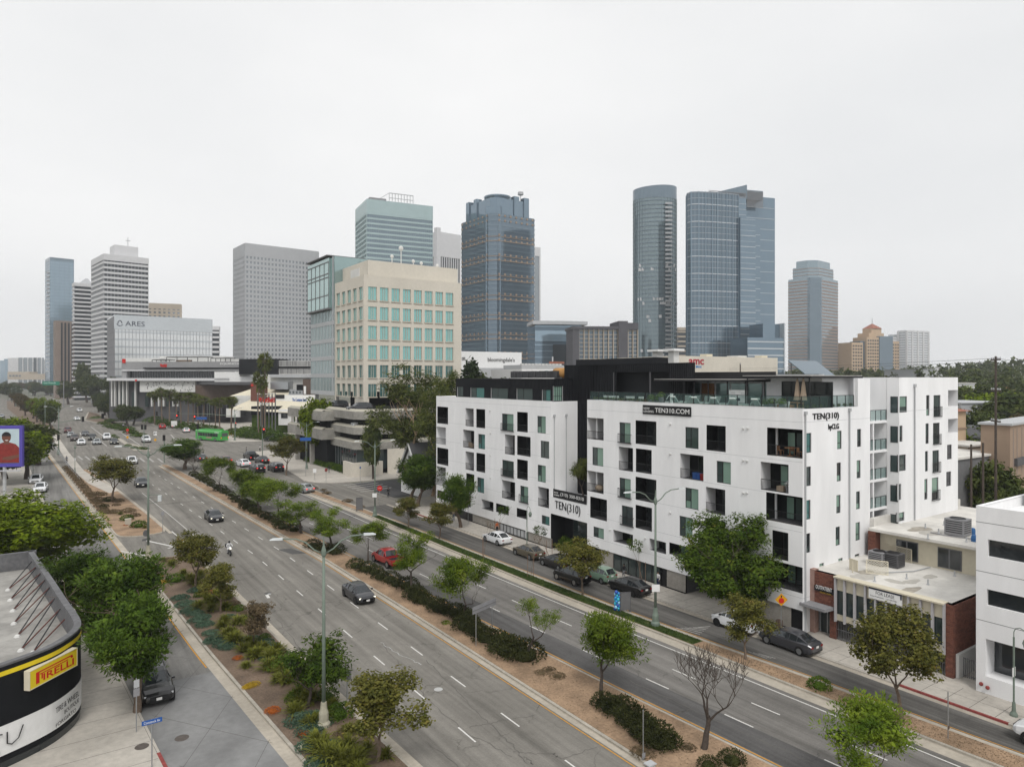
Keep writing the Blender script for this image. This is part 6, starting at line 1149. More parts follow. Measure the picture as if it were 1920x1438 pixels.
b.obj('trim_band', 'stone_tan', t)
f, t, x1, h = house('stained_stucco_block', 'weathered brown stucco block with dark stains at the right edge', 1894, 1990, 798, 95, 40, 'stone_tan', 'lgrey', 0, 3.5, cat='building'); b = B()
for a in (1899, 1906, 1915): b.box(f.X(a), -.02, h - 7, f.X(a) + .5, -.004, h - .5)
b.obj('water_stain', 'stone_brown', t); b = B(); f.box(b, 1908, 1925, 858, 872, -.4, .39); b.obj('balcony', 'dgrey', t)
house('grey_garage_block','dark grey rendered block with a pale flat roof behind the brick office',1792,1872,862,92,32,'mgrey','roof_white',0,9,cat='building');house('low_white_roof_house','low house with a cream flat roof behind the dark grey block',1815,1870,838,112,26,'stone_beige','roof_white',0,10);house('grey_gable_house','single storey house with a dark grey hip roof among shrubs',1853,1905,822,135,22,'conc_grey','dgrey',2.2,12);f,t,x1,h=house('long_concrete_wall_building','long blank concrete building among trees behind the utility pole',1802,1905,757,175,12,'conc_grey','conc_grey',0,16,cat='building');house('white_villa','white villa with red tile roof on the wooded rise',1876,1906,733,330,5,'white','roof_red',3,14);house('pale_block','pale block among dark trees behind the rear wing',1798,1828,719,260,10,'conc_white','roof_white',0,12);house('grey_parking_roof','low grey parking roof between trees near the solar panel',1720,1752,693,420,8,'conc_grey','conc_grey',0,30,cat='building');house('hill_white_block','long white block along the far wooded rise',1742,1780,689,600,5,'conc_white','conc_white',0,20,cat='building')
# ------------------------------------------------------------------ vegetation
def rdir(r):
    z = r.uniform(-1, 1); t = r.uniform(0, 6.28319); q = math.sqrt(1 - z * z); return Vector((q * math.cos(t), q * math.sin(t), z))
def leafq(b, p, d, n, L_, W_):
    s = d.cross(n)
    if s.length < 1e-4: s = d.orthogonal()
    s.normalize(); s *= W_ / 2; b.v += [tuple(p - s * .35), tuple(p + d * L_ * .5 - s), tuple(p + d * L_), tuple(p + d * L_ * .5 + s)]; k = len(b.v) - 4; b.f.append((k, k + 1, k + 2, k + 3)); b.mi.append(0)
def clump(b, r, c, rad, n, L_, W_, mode='rand', flat=.75):
    for _ in range(n):
        d = rdir(r); q = r.random() ** .45 * rad; p = Vector((c.x + d.x * q, c.y + d.y * q, c.z + d.z * q * flat))
        if mode == 'frond': dd = (d + Vector((0, 0, .25)) + rdir(r) * .5).normalized(); nn = (Vector((0, 0, 1)) + rdir(r) * .5).normalized()
        else: dd = rdir(r); nn = (d * .8 + Vector((0, 0, .6)) + rdir(r) * .7).normalized(); dd = (dd - nn * dd.dot(nn)).normalized()
        leafq(b, p, dd, nn, L_ * r.uniform(.6, 1.3), W_ * r.uniform(.7, 1.3))
def treeproto(seed,h,th,spread,r0,lev=3,nb=(3,4),crad=.7,nleaf=55,L_=.3,W_=.12,mode='rand',up=.45,leaf='leaf_jac',bark='bark',lean=(0,0),flat=.75,extra=0,jag=.22,mid=True,crown=None,solid=.62,spreadq=(.4,.78),lobe=(.28,.5)):
    r = random.Random(seed); tb = B(); cb = B(); tips = []
    def grow(p, d, ln, rad, lv):
        pts = [p]; rs = [rad]; n = 4; q = p.copy(); dd = d.copy()
        for i in range(n): dd = (dd + rdir(r) * jag + Vector((0, 0, .06))).normalized(); q = q + dd * (ln / n); pts.append(q.copy()); rs.append(max(rad * (1 - .5 * (i + 1) / n), .008))
        tb.tube(pts, rs, 6 if lv > 1 else 4, cap=False)
        if lv == 0: tips.append(q); (tips.append(pts[2]) if mid else None); return
        k = r.randint(*nb); a0 = r.uniform(0, 6.28)
        for j in range(k):
            a = a0 + 6.28319 * j / k + r.uniform(-.4, .4); o = Vector((math.cos(a), math.sin(a), 0)); nd = (dd * up + o * spread + Vector((0, 0, up * .8))).normalized()
            grow(q - dd * r.uniform(0, ln * .2), nd, ln * r.uniform(.62, .85), rs[-1] * .8, lv - 1)
    d0 = Vector((lean[0], lean[1], 1)).normalized(); grow(Vector((0, 0, -.05)), d0, th, r0, lev)
    zs = max(t.z for t in tips) + crad * .6; k = h / zs * (.84 if crown else 1)
    tb.v = [(x * k, y * k, z * k) for x, y, z in tb.v]; tips = [t * k for t in tips]
    if crown:                      # lobed crown: leaf clumps over the surface and inside of several unequal lobes
        cz, rx, rz_, nl, ncl = crown; cx = sum(t.x for t in tips) / len(tips); cy_ = sum(t.y for t in tips) / len(tips); lobes = []
        for i in range(nl):
            d = rdir(r); q = r.uniform(*spreadq); lr = r.uniform(*lobe); lobes.append((Vector((cx + d.x * rx * q, cy_ + d.y * rx * q, cz + d.z * rz_ * q)), lr * rx, lr * (rx + rz_) / 2))
        for c, lx, lz in (lobes if solid else ()): clump(cb, r, c, lx * .8, int(480 * solid), lx * .26, lx * .17, 'rand', lz / lx)
        for i in range(ncl):
            c, lx, lz = lobes[i % nl]; d = rdir(r); d.z = d.z * .9 + .12; q = r.uniform(.6, 1.08)
            clump(cb, r, Vector((c.x + d.x * lx * q, c.y + d.y * lx * q, c.z + d.z * lz * q)), crad * r.uniform(.7, 1.25), nleaf, L_, W_, mode, flat)
    else:
        for t in tips: clump(cb, r, t, crad * r.uniform(.75, 1.2), nleaf, L_, W_, mode, flat)
        if extra:
            c = sum(tips, Vector()) / len(tips); rx = max(math.hypot(t.x - c.x, t.y - c.y) for t in tips); rz_ = max(abs(t.z - c.z) for t in tips)
            for _ in range(extra):
                d = rdir(r); q = r.uniform(.5, 1.0); p = Vector((c.x + d.x * rx * q, c.y + d.y * rx * q, c.z + d.z * rz_ * q)); clump(cb, r, p, crad * .9, nleaf, L_, W_, mode, flat)
    return tb.mesh('trunk', bark, smooth=True), cb.mesh('crown', leaf)
PR = {}
PR['jac1'] = treeproto(11, 6, 1.7, .85, .12, 3, (2, 3), .5, 95, .2, .062, 'frond', .5, 'leaf_jac', 'bark_dark', crown=(4.1, 2.4, 1.8, 11, 95), flat=.7, solid=.35, spreadq=(.5, .88), lobe=(.24, .4))
PR['jac2'] = treeproto(12, 6, 1.6, .95, .11, 3, (2, 3), .5, 95, .2, .062, 'frond', .45, 'leaf_jac', 'bark_dark', lean=(.1, -.1), crown=(4.2, 2.5, 1.7, 10, 76), flat=.7, solid=.3, spreadq=(.5, .9), lobe=(.24, .38))
PR['jac3'] = treeproto(17, 6, 1.8, .7, .14, 3, (3, 3), .5, 90, .2, .062, 'frond', .5, 'leaf_jac', 'bark_dark', crown=(4.0, 2.2, 1.9, 14, 150), solid=.45, spreadq=(.4, .84), lobe=(.25, .44))
PR['jacl'] = treeproto(21, 6, 1.9, .9, .12, 3, (2, 3), .55, 130, .2, .06, 'frond', .4, 'leaf_jac', 'bark_dark', lean=(.18, -.42), flat=.65)
PR['syc1'] = treeproto(31, 6, 1.7, .65, .09, 3, (3, 4), .45, 42, .15, .11, 'rand', .62, 'leaf_syc', 'bark', crown=(3.9, 2.1, 2.0, 15, 170), solid=.35, spreadq=(.4, .85), lobe=(.25, .42))
PR['syc2'] = treeproto(33, 6, 1.4, .5, .08, 3, (3, 3), .45, 44, .15, .11, 'rand', .75, 'leaf_syc', 'bark', crown=(3.6, 1.7, 2.3, 14, 150), solid=.35, spreadq=(.35, .85), lobe=(.26, .44))
PR['syc3'] = treeproto(37, 6, 1.5, .6, .06, 3, (3, 3), .5, 22, .2, .12, 'rand', .65, 'leaf_dry', 'bark_dark', crown=(3.9, 1.9, 1.9, 10, 110), solid=.45)
PR['gold'] = treeproto(41, 10, 2.0, .8, .2, 3, (3, 4), .7, 75, .24, .11, 'rand', .5, 'leaf_gold', 'bark_dark', crown=(5.3, 3.7, 4.2, 22, 420))
PR['dark1'] = treeproto(43, 9, 2.0, .8, .2, 3, (3, 4), .7, 58, .34, .11, 'frond', .45, 'leaf_dark', 'bark', crown=(6.0, 3.3, 2.7, 16, 230))
PR['dark2'] = treeproto(47, 9, 1.9, .9, .2, 3, (3, 4), .7, 58, .34, .11, 'frond', .4, 'leaf_dark', 'bark', crown=(5.4, 3.2, 3.2, 15, 230))
PR['ficus'] = treeproto(51, 9, 2.0, 1.0, .3, 3, (4, 4), .75, 55, .3, .12, 'rand', .38, 'leaf_ficus', 'bark_dark', crown=(4.7, 4.4, 4.0, 26, 480))
PR['euc1']=treeproto(61,24,6.5,.5,.42,3,(3,3),1.2,80,.5,.14,'rand',.8,'leaf_euc','bark_euc',flat=.9,lean=(0,.12),crown=(16.3,6.6,8.2,20,150),solid=.12,spreadq=(.4,.9),lobe=(.2,.36));PR['euc2']=treeproto(64,22,6,.62,.4,3,(3,3),1.2,80,.5,.14,'rand',.7,'leaf_euc','bark_euc',flat=.9,lean=(.05,-.1),crown=(14.8,6.4,8.0,19,150),solid=.12,spreadq=(.4,.9),lobe=(.2,.36))
PR['green1']=treeproto(71,6,1.3,.7,.1,3,(3,3),.55,48,.24,.1,'rand',.55,'leaf_gold','bark_dark',crown=(3.6,2.6,1.9,10,100));PR['sap']=treeproto(73,4,1.5,.4,.04,2,(2,3),.42,40,.2,.1,'rand',.9,'leaf_dark','bark')
PR['bare']=treeproto(83,6.5,1.5,.62,.12,5,(3,3),.01,0,.1,.1,'rand',.75,'leaf_dry','bark_dark',jag=.2);PR['baresap']=treeproto(85,4.5,1.8,.3,.035,3,(2,3),.2,3,.12,.08,'rand',1.0,'leaf_dry','bark')
for _k,_sd,_lf in(('far1',91,'leaf_far'),('far2',93,'leaf_far'),('farb',95,'leaf_brownfar'),('fary',97,'leaf_ficus')):PR[_k]=treeproto(_sd,9,2.0,.8,.25,2,(4,5),.95,34,.55,.34,'rand',.5,_lf,'bark_dark',crown=(5.4,3.6,3.2,12,150))
PR['olive'] = treeproto(99, 5, 1.0, .6, .08, 3, (3, 3), .5, 50, .2, .06, 'rand', .7, 'leaf_euc', 'bark_dark', crown=(3.2, 1.4, 1.5, 8, 60))
# conifer
def conif(seed, h, w):
    r = random.Random(seed); tb = B(); cb = B(); tb.tube([(0, 0, 0), (0, 0, h * .95)], [h * .02, .05], 6)
    for i in range(46): z = h * (.08 + .9 * i / 46); rad = w * (1 - (i / 46) ** 1.6) * r.uniform(.75, 1.05) * (.55 + .45 * min(1, i / 8)); 
    for i in range(150):
        t=r.random()**.85;z=h*(.08+.92*t);rad=w*math.sqrt(max(.02,1-t**1.7))*r.uniform(.5,1);a=r.uniform(0,6.28);clump(cb,r,Vector((rad*math.cos(a),rad*math.sin(a),z)),.9,22,.7,.3)
    return tb.mesh('trunk', 'bark_dark'), cb.mesh('crown', 'leaf_pine')
PR['con'] = conif(5, 12, 2.2)
# fan palm
def palm(seed, h, skirt=True):
    r = random.Random(seed); tb = B(); cb = B(); tb.tube([(0, 0, 0), (r.uniform(-.2, .2), .1, h * .5), (r.uniform(-.3, .3), 0, h)], [.2, .14, .16], 7); c = Vector((0, 0, h)); 
    for k in range(46):
        a = r.uniform(0, 6.28); e = r.uniform(-1.25, 1.2); d = Vector((math.cos(a) * math.cos(e), math.sin(a) * math.cos(e), math.sin(e))); L_ = r.uniform(.7, 1.15) if e > -.6 else r.uniform(.5, .9); p = c + d * L_
        tb.tube([c, p], .035, 3)
        for j in range(9):
            f = (d + rdir(r) * .75 + Vector((0, 0, -.15))).normalized(); leafq(cb, p - d * .1, f, rdir(r), r.uniform(.9, 1.5), .2)
    for k in range(36 if skirt else 0):
        a = r.uniform(0, 6.28); z = h - r.uniform(.3, 2.4); leafq(cb, Vector((.25 * math.cos(a), .25 * math.sin(a), z)), Vector((math.cos(a) * .5, math.sin(a) * .5, -.8)), rdir(r), r.uniform(.7, 1.3), .3)
    return tb.mesh('trunk', 'bark'), cb.mesh('crown', 'leaf_palm')
PR['palm1'] = palm(3, 13); PR['palm2'] = palm(4, 13); PR['palm3'] = palm(6, 13, False)
def datepalm(seed, h):
    r = random.Random(seed); tb = B(); cb = B(); tb.tube([(0, 0, 0), (0, 0, h)], [.42, .4], 8)
    for k in range(34):
        a = r.uniform(0, 6.28); e = r.uniform(-.2, 1.3); p = Vector((0, 0, h)); d = Vector((math.cos(a) * math.cos(e), math.sin(a) * math.cos(e), math.sin(e)))
        for j in range(7):
            p2 = p + d * .6
            for s in (-1, 1, -.5, .5): leafq(cb, p, (d + d.cross(Vector((0, 0, 1))) * s).normalized(), Vector((0, 0, 1)), .7, .14)
            p = p2; d = (d + Vector((0, 0, -.16))).normalized()
    return tb.mesh('trunk', 'bark_dark'), cb.mesh('crown', 'leaf_far')
PR['date'] = datepalm(7, 8)
PWH = {}
def plant(pr, name, label, loc, h, rz=0, group=None, wide=1.0, cat='tree', base=None, W=None):
    tm, cm = PR[pr]
    if pr not in PWH:
        vv=cm.vertices if len(cm.vertices)else tm.vertices;xs=sorted(v.co.x for v in vv);ys_=sorted(v.co.y for v in vv);n=len(xs);PWH[pr]=(max(v.co.z for v in vv),((xs[int(n*.985)]-xs[int(n*.015)])+(ys_[int(n*.985)]-ys_[int(n*.015)]))/2)
    H0,W0_=PWH[pr];k=h/H0;kx=W*.85/W0_ if W else k*wide;t=bpy.data.objects.new(name,None);COL.objects.link(t);t.location=loc;t.rotation_euler=(0,0,rz);t.scale=(kx,kx,k);tag(t,label,cat,group)
    link('trunk', tm, t)
    if len(cm.polygons): link('crown', cm, t)
    return t
def at(px, py, z=0): p = G(px, py, z); return (p.x, p.y, z)
GM = 'feathery trees along the centre median'; LM = 'feathery green jacaranda like tree standing in the centre median hedge'
for pr,px,py,h,rz,w,lab in[('jac3',1127,1312,6.4,2.0,4.5,'full feathery green tree on bare dirt of the centre median'),('jacl',982,1238,5.3,.2,4.3,'leaning feathery tree with an open crown at the hedge end'),('jac1',868,1165,6.4,1.1,5.4,'feathery tree beside the two legged grey sign in the centre median'),('jac2',770,1116,6.4,2.2,4.8,'slender feathery tree in the hedge just past the red pickup'),('jac1',690,1056,5.1,4.0,4.6,'small spreading feathery tree beside the red pickup'),('jac2',623,1037,5.6,3.0,5.8,'feathery tree at the hedge behind the lamp post arm')]:
    plant(pr, 'median_tree', lab, at(px, py), h, rz, GM, W=w)
for pr,px,py,h,rz,w in[('jac1',522,975,6.7,1,7.6),('jac2',566,1001,5.4,5,6.5),('jac3',452,945,6.6,2,6.2),('jac1',415,924,7.4,.7,6.2),('bare',362,893,4.6,.7,4),('jac3',488,960,5.8,4,6.2)]:plant(pr,'median_tree',LM,at(px,py),h,rz,GM,W=w)
plant('dark1', 'median_tree', 'broad dark green tree at the nose of the centre median by the crossing', at(346, 880), 7.9, 1, GM, W=9.6)
plant('bare','bare_tree','leafless forked tree on the dirt of the centre median',at(1319,1408),6.6,.6,None,W=3.9);plant('jac1','median_tree','large feathery tree in the centre median opposite the white office',(34.3,17.9,0),6.2,4.2,GM,W=5.0)
GV = 'sycamores along the planted strips'
for pr,px,py,h,rz,w,lab in[('syc1',366,1106,6.5,0,5.0,'olive brown sycamore near the tip of the planted median'),('syc2',413,1152,5.0,1,3.6,'thin staked sycamore behind the grey green ground cover'),('syc3',478,1216,4.1,2,2.9,'small brown leaved tree among grass tufts in the planted median'),('syc2',706,1432,5.4,2.6,4.6,'bushy sycamore with yellowing leaves at the foot of the tall lamp post'),('syc1',210,942,8.8,.4,8.6,'rusty brown sycamore on the dirt median by the crossing plaza'),('syc2',1400,1240,5.2,4,4.0,'rust tinged sycamore in front of the white hatchback'),('syc1',1690,1357,7.7,3.2,5.6,'tall olive brown sycamore in front of the brick office'),('syc1',1092,1118,6.1,5,4.6,'brown green sycamore beside the double parked black car'),('syc2',823,1010,5.2,2,4.2,'thin sycamore in front of the parked white car at the left wing'),('syc2',765,991,4.8,1,4.2,'small sycamore on the grass strip near the stop sign'),('syc1',537,891,9.4,2,7.6,'rust tinged sycamore on the corner pavement by the parking podium')]:plant(pr,'sycamore_tree',lab,at(px,py),h,rz,GV,W=w)
plant('green1', 'staked_tree', 'staked green tree in front of the tall lamp post', at(575, 1330), 5.0, 1.5, None, W=4.8)
y = onX(1388, 52.6)[0]; plant('gold', 'street_tree', 'large round dense green tree covering the lower apartment corner', (52.6, y, .13), 10.2, .8, None, W=8.3)
plant('dark2','street_tree','upright green street tree on the pavement at the left wing end',at(864,990),8.6,1,None,W=4.8);plant('dark1','street_tree','dark leafy tree at the cottage corner beside the side street',(53.4,106.5,.13),9.4,2,None,W=7.2);plant('dark2','street_tree','second dark tree crowding the cottage front',(55.0,112.5,.13),8.4,4,None,W=6)
plant('dark1','street_tree','dark green tree over the parked black SUV on the left pavement',(5.2,51.9,.13),8.3,1.0,None,W=5.2);plant('dark2','street_tree','dense green tree behind the tyre shop roof',(3.6,62.5,.13),8.6,3.3,None,W=6.3);plant('dark1','street_tree','green street tree between the big round ficus and the tyre shop',(3.1,70.5,.13),7.4,5.0,None,W=6.5)
plant('ficus', 'ficus_tree', 'huge round bright green ficus on the left pavement', (-2.6, 96.5, .13), 9.8, .5, None, W=17)
for px,D,h,pr,lab in[(10,150,11,'fary','yellowish street tree below the billboard'),(50,150,11,'fary','yellowish green tree right of the billboard'),(72,175,11,'far1','dark green tree beside the walled frontage road'),(30,190,12,'fary','tall yellowish tree behind the billboard'),(-20,140,12,'far1','tree behind the billboard post')]:p=atD(px,D);plant(pr,'street_tree',lab,(p.x,p.y,.13),h,px,None,W=9.5)
plant('euc1','eucalyptus_tree','tall eucalyptus with tan trunk between the podium and the apartments',(62.0,121.5,.1),25.5,.6,None,W=15);plant('euc2','eucalyptus_tree','spreading eucalyptus leaning over the cottage roof',(60.5,114.6,.1),24,2.1,None,W=14);plant('euc2','eucalyptus_tree','eucalyptus crown rising beside the white apartment end wall',(64,109,.1),22.5,4.4,None,W=12)
plant('con', 'conifer_tree', 'dense dark conifer in front of the department store', tuple(atD(885, 170)), 28.2, 0, None, .78)
for k,(px,D,h,pr)in enumerate([(905,168,24,'far1'),(925,172,22.6,'far2'),(955,175,22.6,'far1'),(700,150,13,'far1'),(612,175,18,'fary'),(595,178,17.5,'fary')]):plant(pr,'background_tree','rounded green tree top beyond the near roofs',tuple(atD(px,D)),h,k,'tree tops behind the near roofs',.5)
# palms
GP = 'fan palms in front of the shopping centre'
for k,(px,D,ht,pr)in enumerate([(290,325,15.5,'palm1'),(304,318,17,'palm2'),(318,315,16.5,'palm1'),(340,302,15,'palm3'),(352,296,15.5,'palm2'),(362,300,15,'palm1'),(372,292,14.5,'palm2'),(382,290,13.8,'palm3'),(412,275,14,'palm1'),(433,268,14.5,'palm2'),(404,286,13,'palm3'),(330,318,14,'palm2')]):
    plant(pr, 'fan_palm', 'fan palm in the row before the shopping centre', tuple(atD(px, D)), ht * 1.06, k, GP, 1.75)
for px,ht,pr,lab in((497,32.5,'palm1','tallest fan palm rising beside the lettered pylon'),(485,25.5,'palm2','mid height fan palm beside the lettered pylon'),(492,23.5,'palm1','lower fan palm with a brown skirt behind the lettered pylon')):plant(pr,'fan_palm',lab,tuple(atD(px,248)),ht,1,GP,.72)
for k, (px, D) in enumerate([(212, 400), (222, 405), (234, 380), (244, 375), (204, 420)]): plant('date', 'date_palm', 'thick date palm at the end of the shopping centre', tuple(atD(px, D)), 15, k, 'date palms', 1.1)
# far boulevard trees
r = random.Random(77); k = 0
for(px,py,h,pr)in[(185,773,13,'far1'),(205,783,10,'far2'),(240,800,10.5,'far1'),(250,797,9,'far2'),(196,779,12,'far1'),(220,789,9,'far2')]:plant(pr,'median_tree','dark green tree on the planted median beyond the crossing',at(px,py),h,k,'trees on the far median',1.15);k+=1
for(px,py,h,pr)in[(48,780,11,'farb'),(62,785,12,'fary'),(80,800,13,'fary'),(96,806,12,'far1'),(38,770,12,'farb'),(28,762,11,'farb'),(70,792,11,'farb')]:plant(pr,'median_tree','leafy tree on the left median beyond the crossing',at(px,py),h,k,'trees on the far left median',.95);k+=1
for i in range(46):
    px = r.uniform(-30, 150); py = r.uniform(725, 745) if px > 60 else r.uniform(722, 752); p = G(px, py); h = r.uniform(11, 17)
    plant(r.choice(['far1', 'far2', 'far1', 'farb']), 'boulevard_tree', 'distant tree lining the boulevard beyond the crossing', tuple(p), h, i, 'distant boulevard trees', 1.3)
plant('far2','roadside_tree','large dome shaped olive tree at the shopping centre end',tuple(atD(178,520)),25,0,None,1.15);plant('far1','roadside_tree','tall dark tree in front of the striped tower',tuple(atD(163,600)),36,2,None,.6);plant('far1','roadside_tree','broad dark tree at the foot of the brown tower',tuple(atD(128,560)),20,1,None,1.2);plant('far2','roadside_tree','dark tree between the white tower and the shopping centre',tuple(atD(219,420)),23,1,None,.5)
# right backdrop trees
for i,(px,D,h,pr,w)in enumerate([(1795,150,17,'far1',.9),(1812,140,13,'fary',.8),(1830,150,15,'far2',1),(1850,160,16.5,'far1',1),(1880,170,18.5,'far2',1.1),(1905,160,17,'far1',1),(1918,145,15,'farb',.9),(1840,210,18.5,'fary',1),(1868,240,20.5,'far1',1.1),(1900,260,21.5,'far2',1.1),(1815,250,20.5,'fary',.9),(1790,230,19.5,'far1',.9),(1835,120,9.5,'far2',1),(1815,128,11,'fary',.9),(1880,92,11.5,'far1',.8),(1866,86,8.5,'far2',.8),(1888,80,10,'far1',.7),(1856,120,10.5,'far2',.9),(1895,120,12.5,'fary',.8),(1845,180,15.5,'far2',1),(1870,140,13,'far2',1),(1916,190,18.5,'far1',1)]):
    plant(pr, 'garden_tree', 'leafy garden tree among the houses behind the apartments', tuple(atD(px, D)), h, i, 'garden trees behind the apartments', w)
# wooded rise on the right horizon
b = B(); hp = [(1380, 760), (1480, 740), (1600, 720), (1720, 700), (1850, 640), (2000, 600), (2200, 560)]; top = [712, 706, 705, 700, 690, 686, 682]
nr = []
for (px, D), ty in zip(hp, top): p = atD(px, D); q = atD(px, D - 130); s = atD(px, D + 250); nr += [(q.x, q.y, -1), (p.x, p.y, zz(ty + 6, D)), (s.x, s.y, zz(ty + 4, D))]
b.add(nr, sum([[(3 * i, 3 * i + 3, 3 * i + 4, 3 * i + 1), (3 * i + 1, 3 * i + 4, 3 * i + 5, 3 * i + 2)] for i in range(len(hp) - 1)], [])); struct(b, 'wooded_hill', 'ground', smooth=True)
r = random.Random(55); b = B()
def wood(px0, px1, Df, tf, n, sz, b):
    for _ in range(n):
        px = r.uniform(px0, px1); D = Df(px) + r.uniform(-120, 60); p = atD(px, D); zt = zz(tf(px), D) + r.uniform(-4, 3); t = r.random()
        tall = r.uniform(8, 16); w = tall * r.uniform(.25, .55)
        for j in range(9):
            a = r.random(); clump(b, r, Vector((p.x + r.uniform(-w, w) * (1.1 - a), p.y + r.uniform(-w, w) * (1.1 - a), zt - tall * (1 - a))), sz * 1.3, 10, sz * 1.5, sz * .9)
fD = lerpf([(D, px) for px, D in hp]); ft = lerpf([(t, px) for (px, D), t in zip(hp, top)])
wood(1470, 1960, fD, lambda x: ft(x) - 8, 210, 1.6, b); wood(1780, 1960, lambda x: 420, lambda x: 702, 70, 1.3, b); wood(1480, 1800, lambda x: 520, lambda x: 700, 90, 1.4, b)
tag(b.obj('woodland', 'leaf_far'), 'dark mixed woodland covering the rise on the right horizon', 'woodland', None, 'stuff')
# shrubs
def moundmesh(seed, m, n=420, L_=.2, W_=.12, hz=.75):
    r = random.Random(seed); b = B(); b.ball((0, 0, hz * .25), .66, 8, 5, (1, 1, hz * .75))
    for _ in range(n):
        d = rdir(r); d.z = abs(d.z) * 1.0 - .1; q = r.uniform(.8, 1.12); p = Vector((d.x * q, d.y * q, hz * .3 + d.z * q * hz)); leafq(b, p, (d + rdir(r) * .9).normalized(), rdir(r), L_ * r.uniform(.6, 1.3), W_)
    return b.mesh('foliage', m)
def tuftmesh(seed, m, n=150, L_=1.0):
    r = random.Random(seed); b = B()
    for _ in range(n):
        a=r.uniform(0,6.28);e=r.uniform(.35,1.45);d=Vector((math.cos(a)*math.cos(e),math.sin(a)*math.cos(e),math.sin(e)));p=Vector((r.uniform(-.12,.12),r.uniform(-.12,.12),0));l=L_*r.uniform(.6,1.1);s=d.cross(Vector((0,0,1))).normalized()*.025;m1=p+d*l*.6;e_=p+d*l-Vector((0,0,l*.25));b.add([p-s,p+s,m1+s,m1-s,e_],[(0,1,2,3),(3,2,4)])
    return b.mesh('blades', m)
SM={'hedge':[moundmesh(i,'leaf_hedge',700,.18,.08,.8)for i in range(4)],'tuft':[tuftmesh(i,'grass_tuft')for i in range(3)],'succ':[moundmesh(20+i,'succulent',650,.17,.09,.3)for i in range(2)],'oran':[moundmesh(30,'flower_orange',800,.12,.08,.5)],'yell':[moundmesh(31,'flower_yellow',800,.12,.08,.45)],'dry':[moundmesh(40+i,'leaf_dry',450,.24,.08,.6)for i in range(2)],'green':[moundmesh(50,'leaf_jac',420,.22,.1,.7)],'bush':[moundmesh(60+i,'leaf_dark',520,.22,.12,.9)for i in range(2)]}
SK = 0
def shrub(kind, name, label, loc, r_, hz=1.0, group=None, cat='shrub'):
    global SK; SK += 1; me = SM[kind][SK % len(SM[kind])]; o = link(name, me, None, loc); o.rotation_euler = (0, 0, SK * 1.7); o.scale = (r_, r_, r_ * hz); return tag(o, label, cat, group)
r = random.Random(21)
def hedgerun(p0, p1, n, rad, group, lab, wob=.35):
    a, c = Vector(at(*p0)), Vector(at(*p1))
    for i in range(n): q = a.lerp(c, i / max(1, n - 1)); shrub('hedge', 'hedge_shrub', lab, (q.x + r.uniform(-wob, wob), q.y + r.uniform(-.3, .3), .15), rad * r.uniform(.65, 1.1), .95, group)
HG = 'dark shrubs of the centre median hedge'; HL = 'low dark green shrub in the centre median hedge'
for p0,p1,n,rad in(((672,1066),(776,1114),8,1.15),((776,1122),(880,1172),9,1.1),((880,1182),(962,1228),8,1.15),((582,1028),(628,1040),4,1.2),((460,955),(548,998),9,1.25),((365,893),(458,948),13,1.2),((1135,1325),(1190,1362),6,1.15),((1195,1372),(1255,1408),6,1.1),((940,1222),(985,1236),3,1.35),((1328,1436),(1372,1440),2,.9)):hedgerun(p0,p1,n,rad,HG,HL)
for px, py in ((836, 1172), (948, 1196)): shrub('green', 'light_green_weed', 'bright green weed poking out at the hedge edge', at(px, py), .45, 1, 'bright weeds at the hedge')
for px,py,q in((1030,1256,.5),(1045,1268,.6),(1015,1262,.5),(1205,1412,.7),(1375,1425,.45),(1290,1402,.5)):shrub('dry','dry_weed','flattened dry weed patch on bare dirt of the centre median',at(px,py,.14),q,.4,'dry weeds on the centre median')
for px, py, q in ((1537, 1290, .75),): shrub('bush', 'lone_shrub', 'lone dark shrub on the brown dirt strip near the brick office', at(px, py, .14), q, .9)
GT = 'grass tufts of the planted median'
for px,py,q in((366,1096,1.3),(380,1100,1.1),(372,1142,1.1),(388,1130,1.0),(396,1146,1.0),(405,1130,1.1),(416,1178,.9),(428,1193,1.1),(440,1205,1.2),(436,1192,1.0),(458,1222,1.0),(476,1234,1.0),(492,1218,.9),(507,1235,1.1),(503,1256,1.1),(466,1208,.9),(560,1310,1.1),(585,1316,1.0),(602,1410,1.2),(615,1425,1.3),(640,1432,1.3),(596,1395,1.1),(665,1438,1.2),(540,1280,1.2),(552,1268,1.1),(530,1262,1.1)):shrub('tuft','grass_tuft','arching yellow green grass tuft in the planted median',at(px,py,.14),q*1.3,.9,GT,'grass')
GS = 'grey green ground cover patches'
for px,py,q in((338,1122,1.0),(348,1134,1.1),(356,1146,1.0),(366,1152,.9),(372,1164,1.0),(384,1172,.9),(380,1158,.8),(395,1188,.8),(405,1200,1.0),(418,1210,.9),(428,1214,.8),(398,1203,.8),(500,1204,.7),(512,1210,.6),(562,1352,1.1),(580,1350,1.2),(596,1356,1.1),(580,1372,1.0),(605,1345,.9),(580,1400,.9),(600,1432,1.0),(620,1400,.8)):shrub('succ','ground_cover_patch','grey green ground cover patch in the planted median',at(px,py,.15),q*.85,.9,GS,'ground cover')
for px,py,q in((282,1066,.8),(276,1067,.6),(400,1112,.7),(424,1116,.6),(446,1235,.5),(511,1334,.62),(570,1378,.5),(552,1352,.4)):shrub('oran','orange_flower_bush','rounded orange succulent clump in the planted median',at(px,py,.15),q*.8,.9,'orange clumps','flowers')
for px,py,q in((296,1081,.7),(290,1080,.6),(305,1092,.7),(312,1090,.5),(468,1287,.55),(476,1284,.6),(463,1289,.45)):shrub('yell','yellow_flower_bush','low yellow flowering patch in the planted median',at(px,py,.15),q*.75,.8,'yellow patches','flowers')
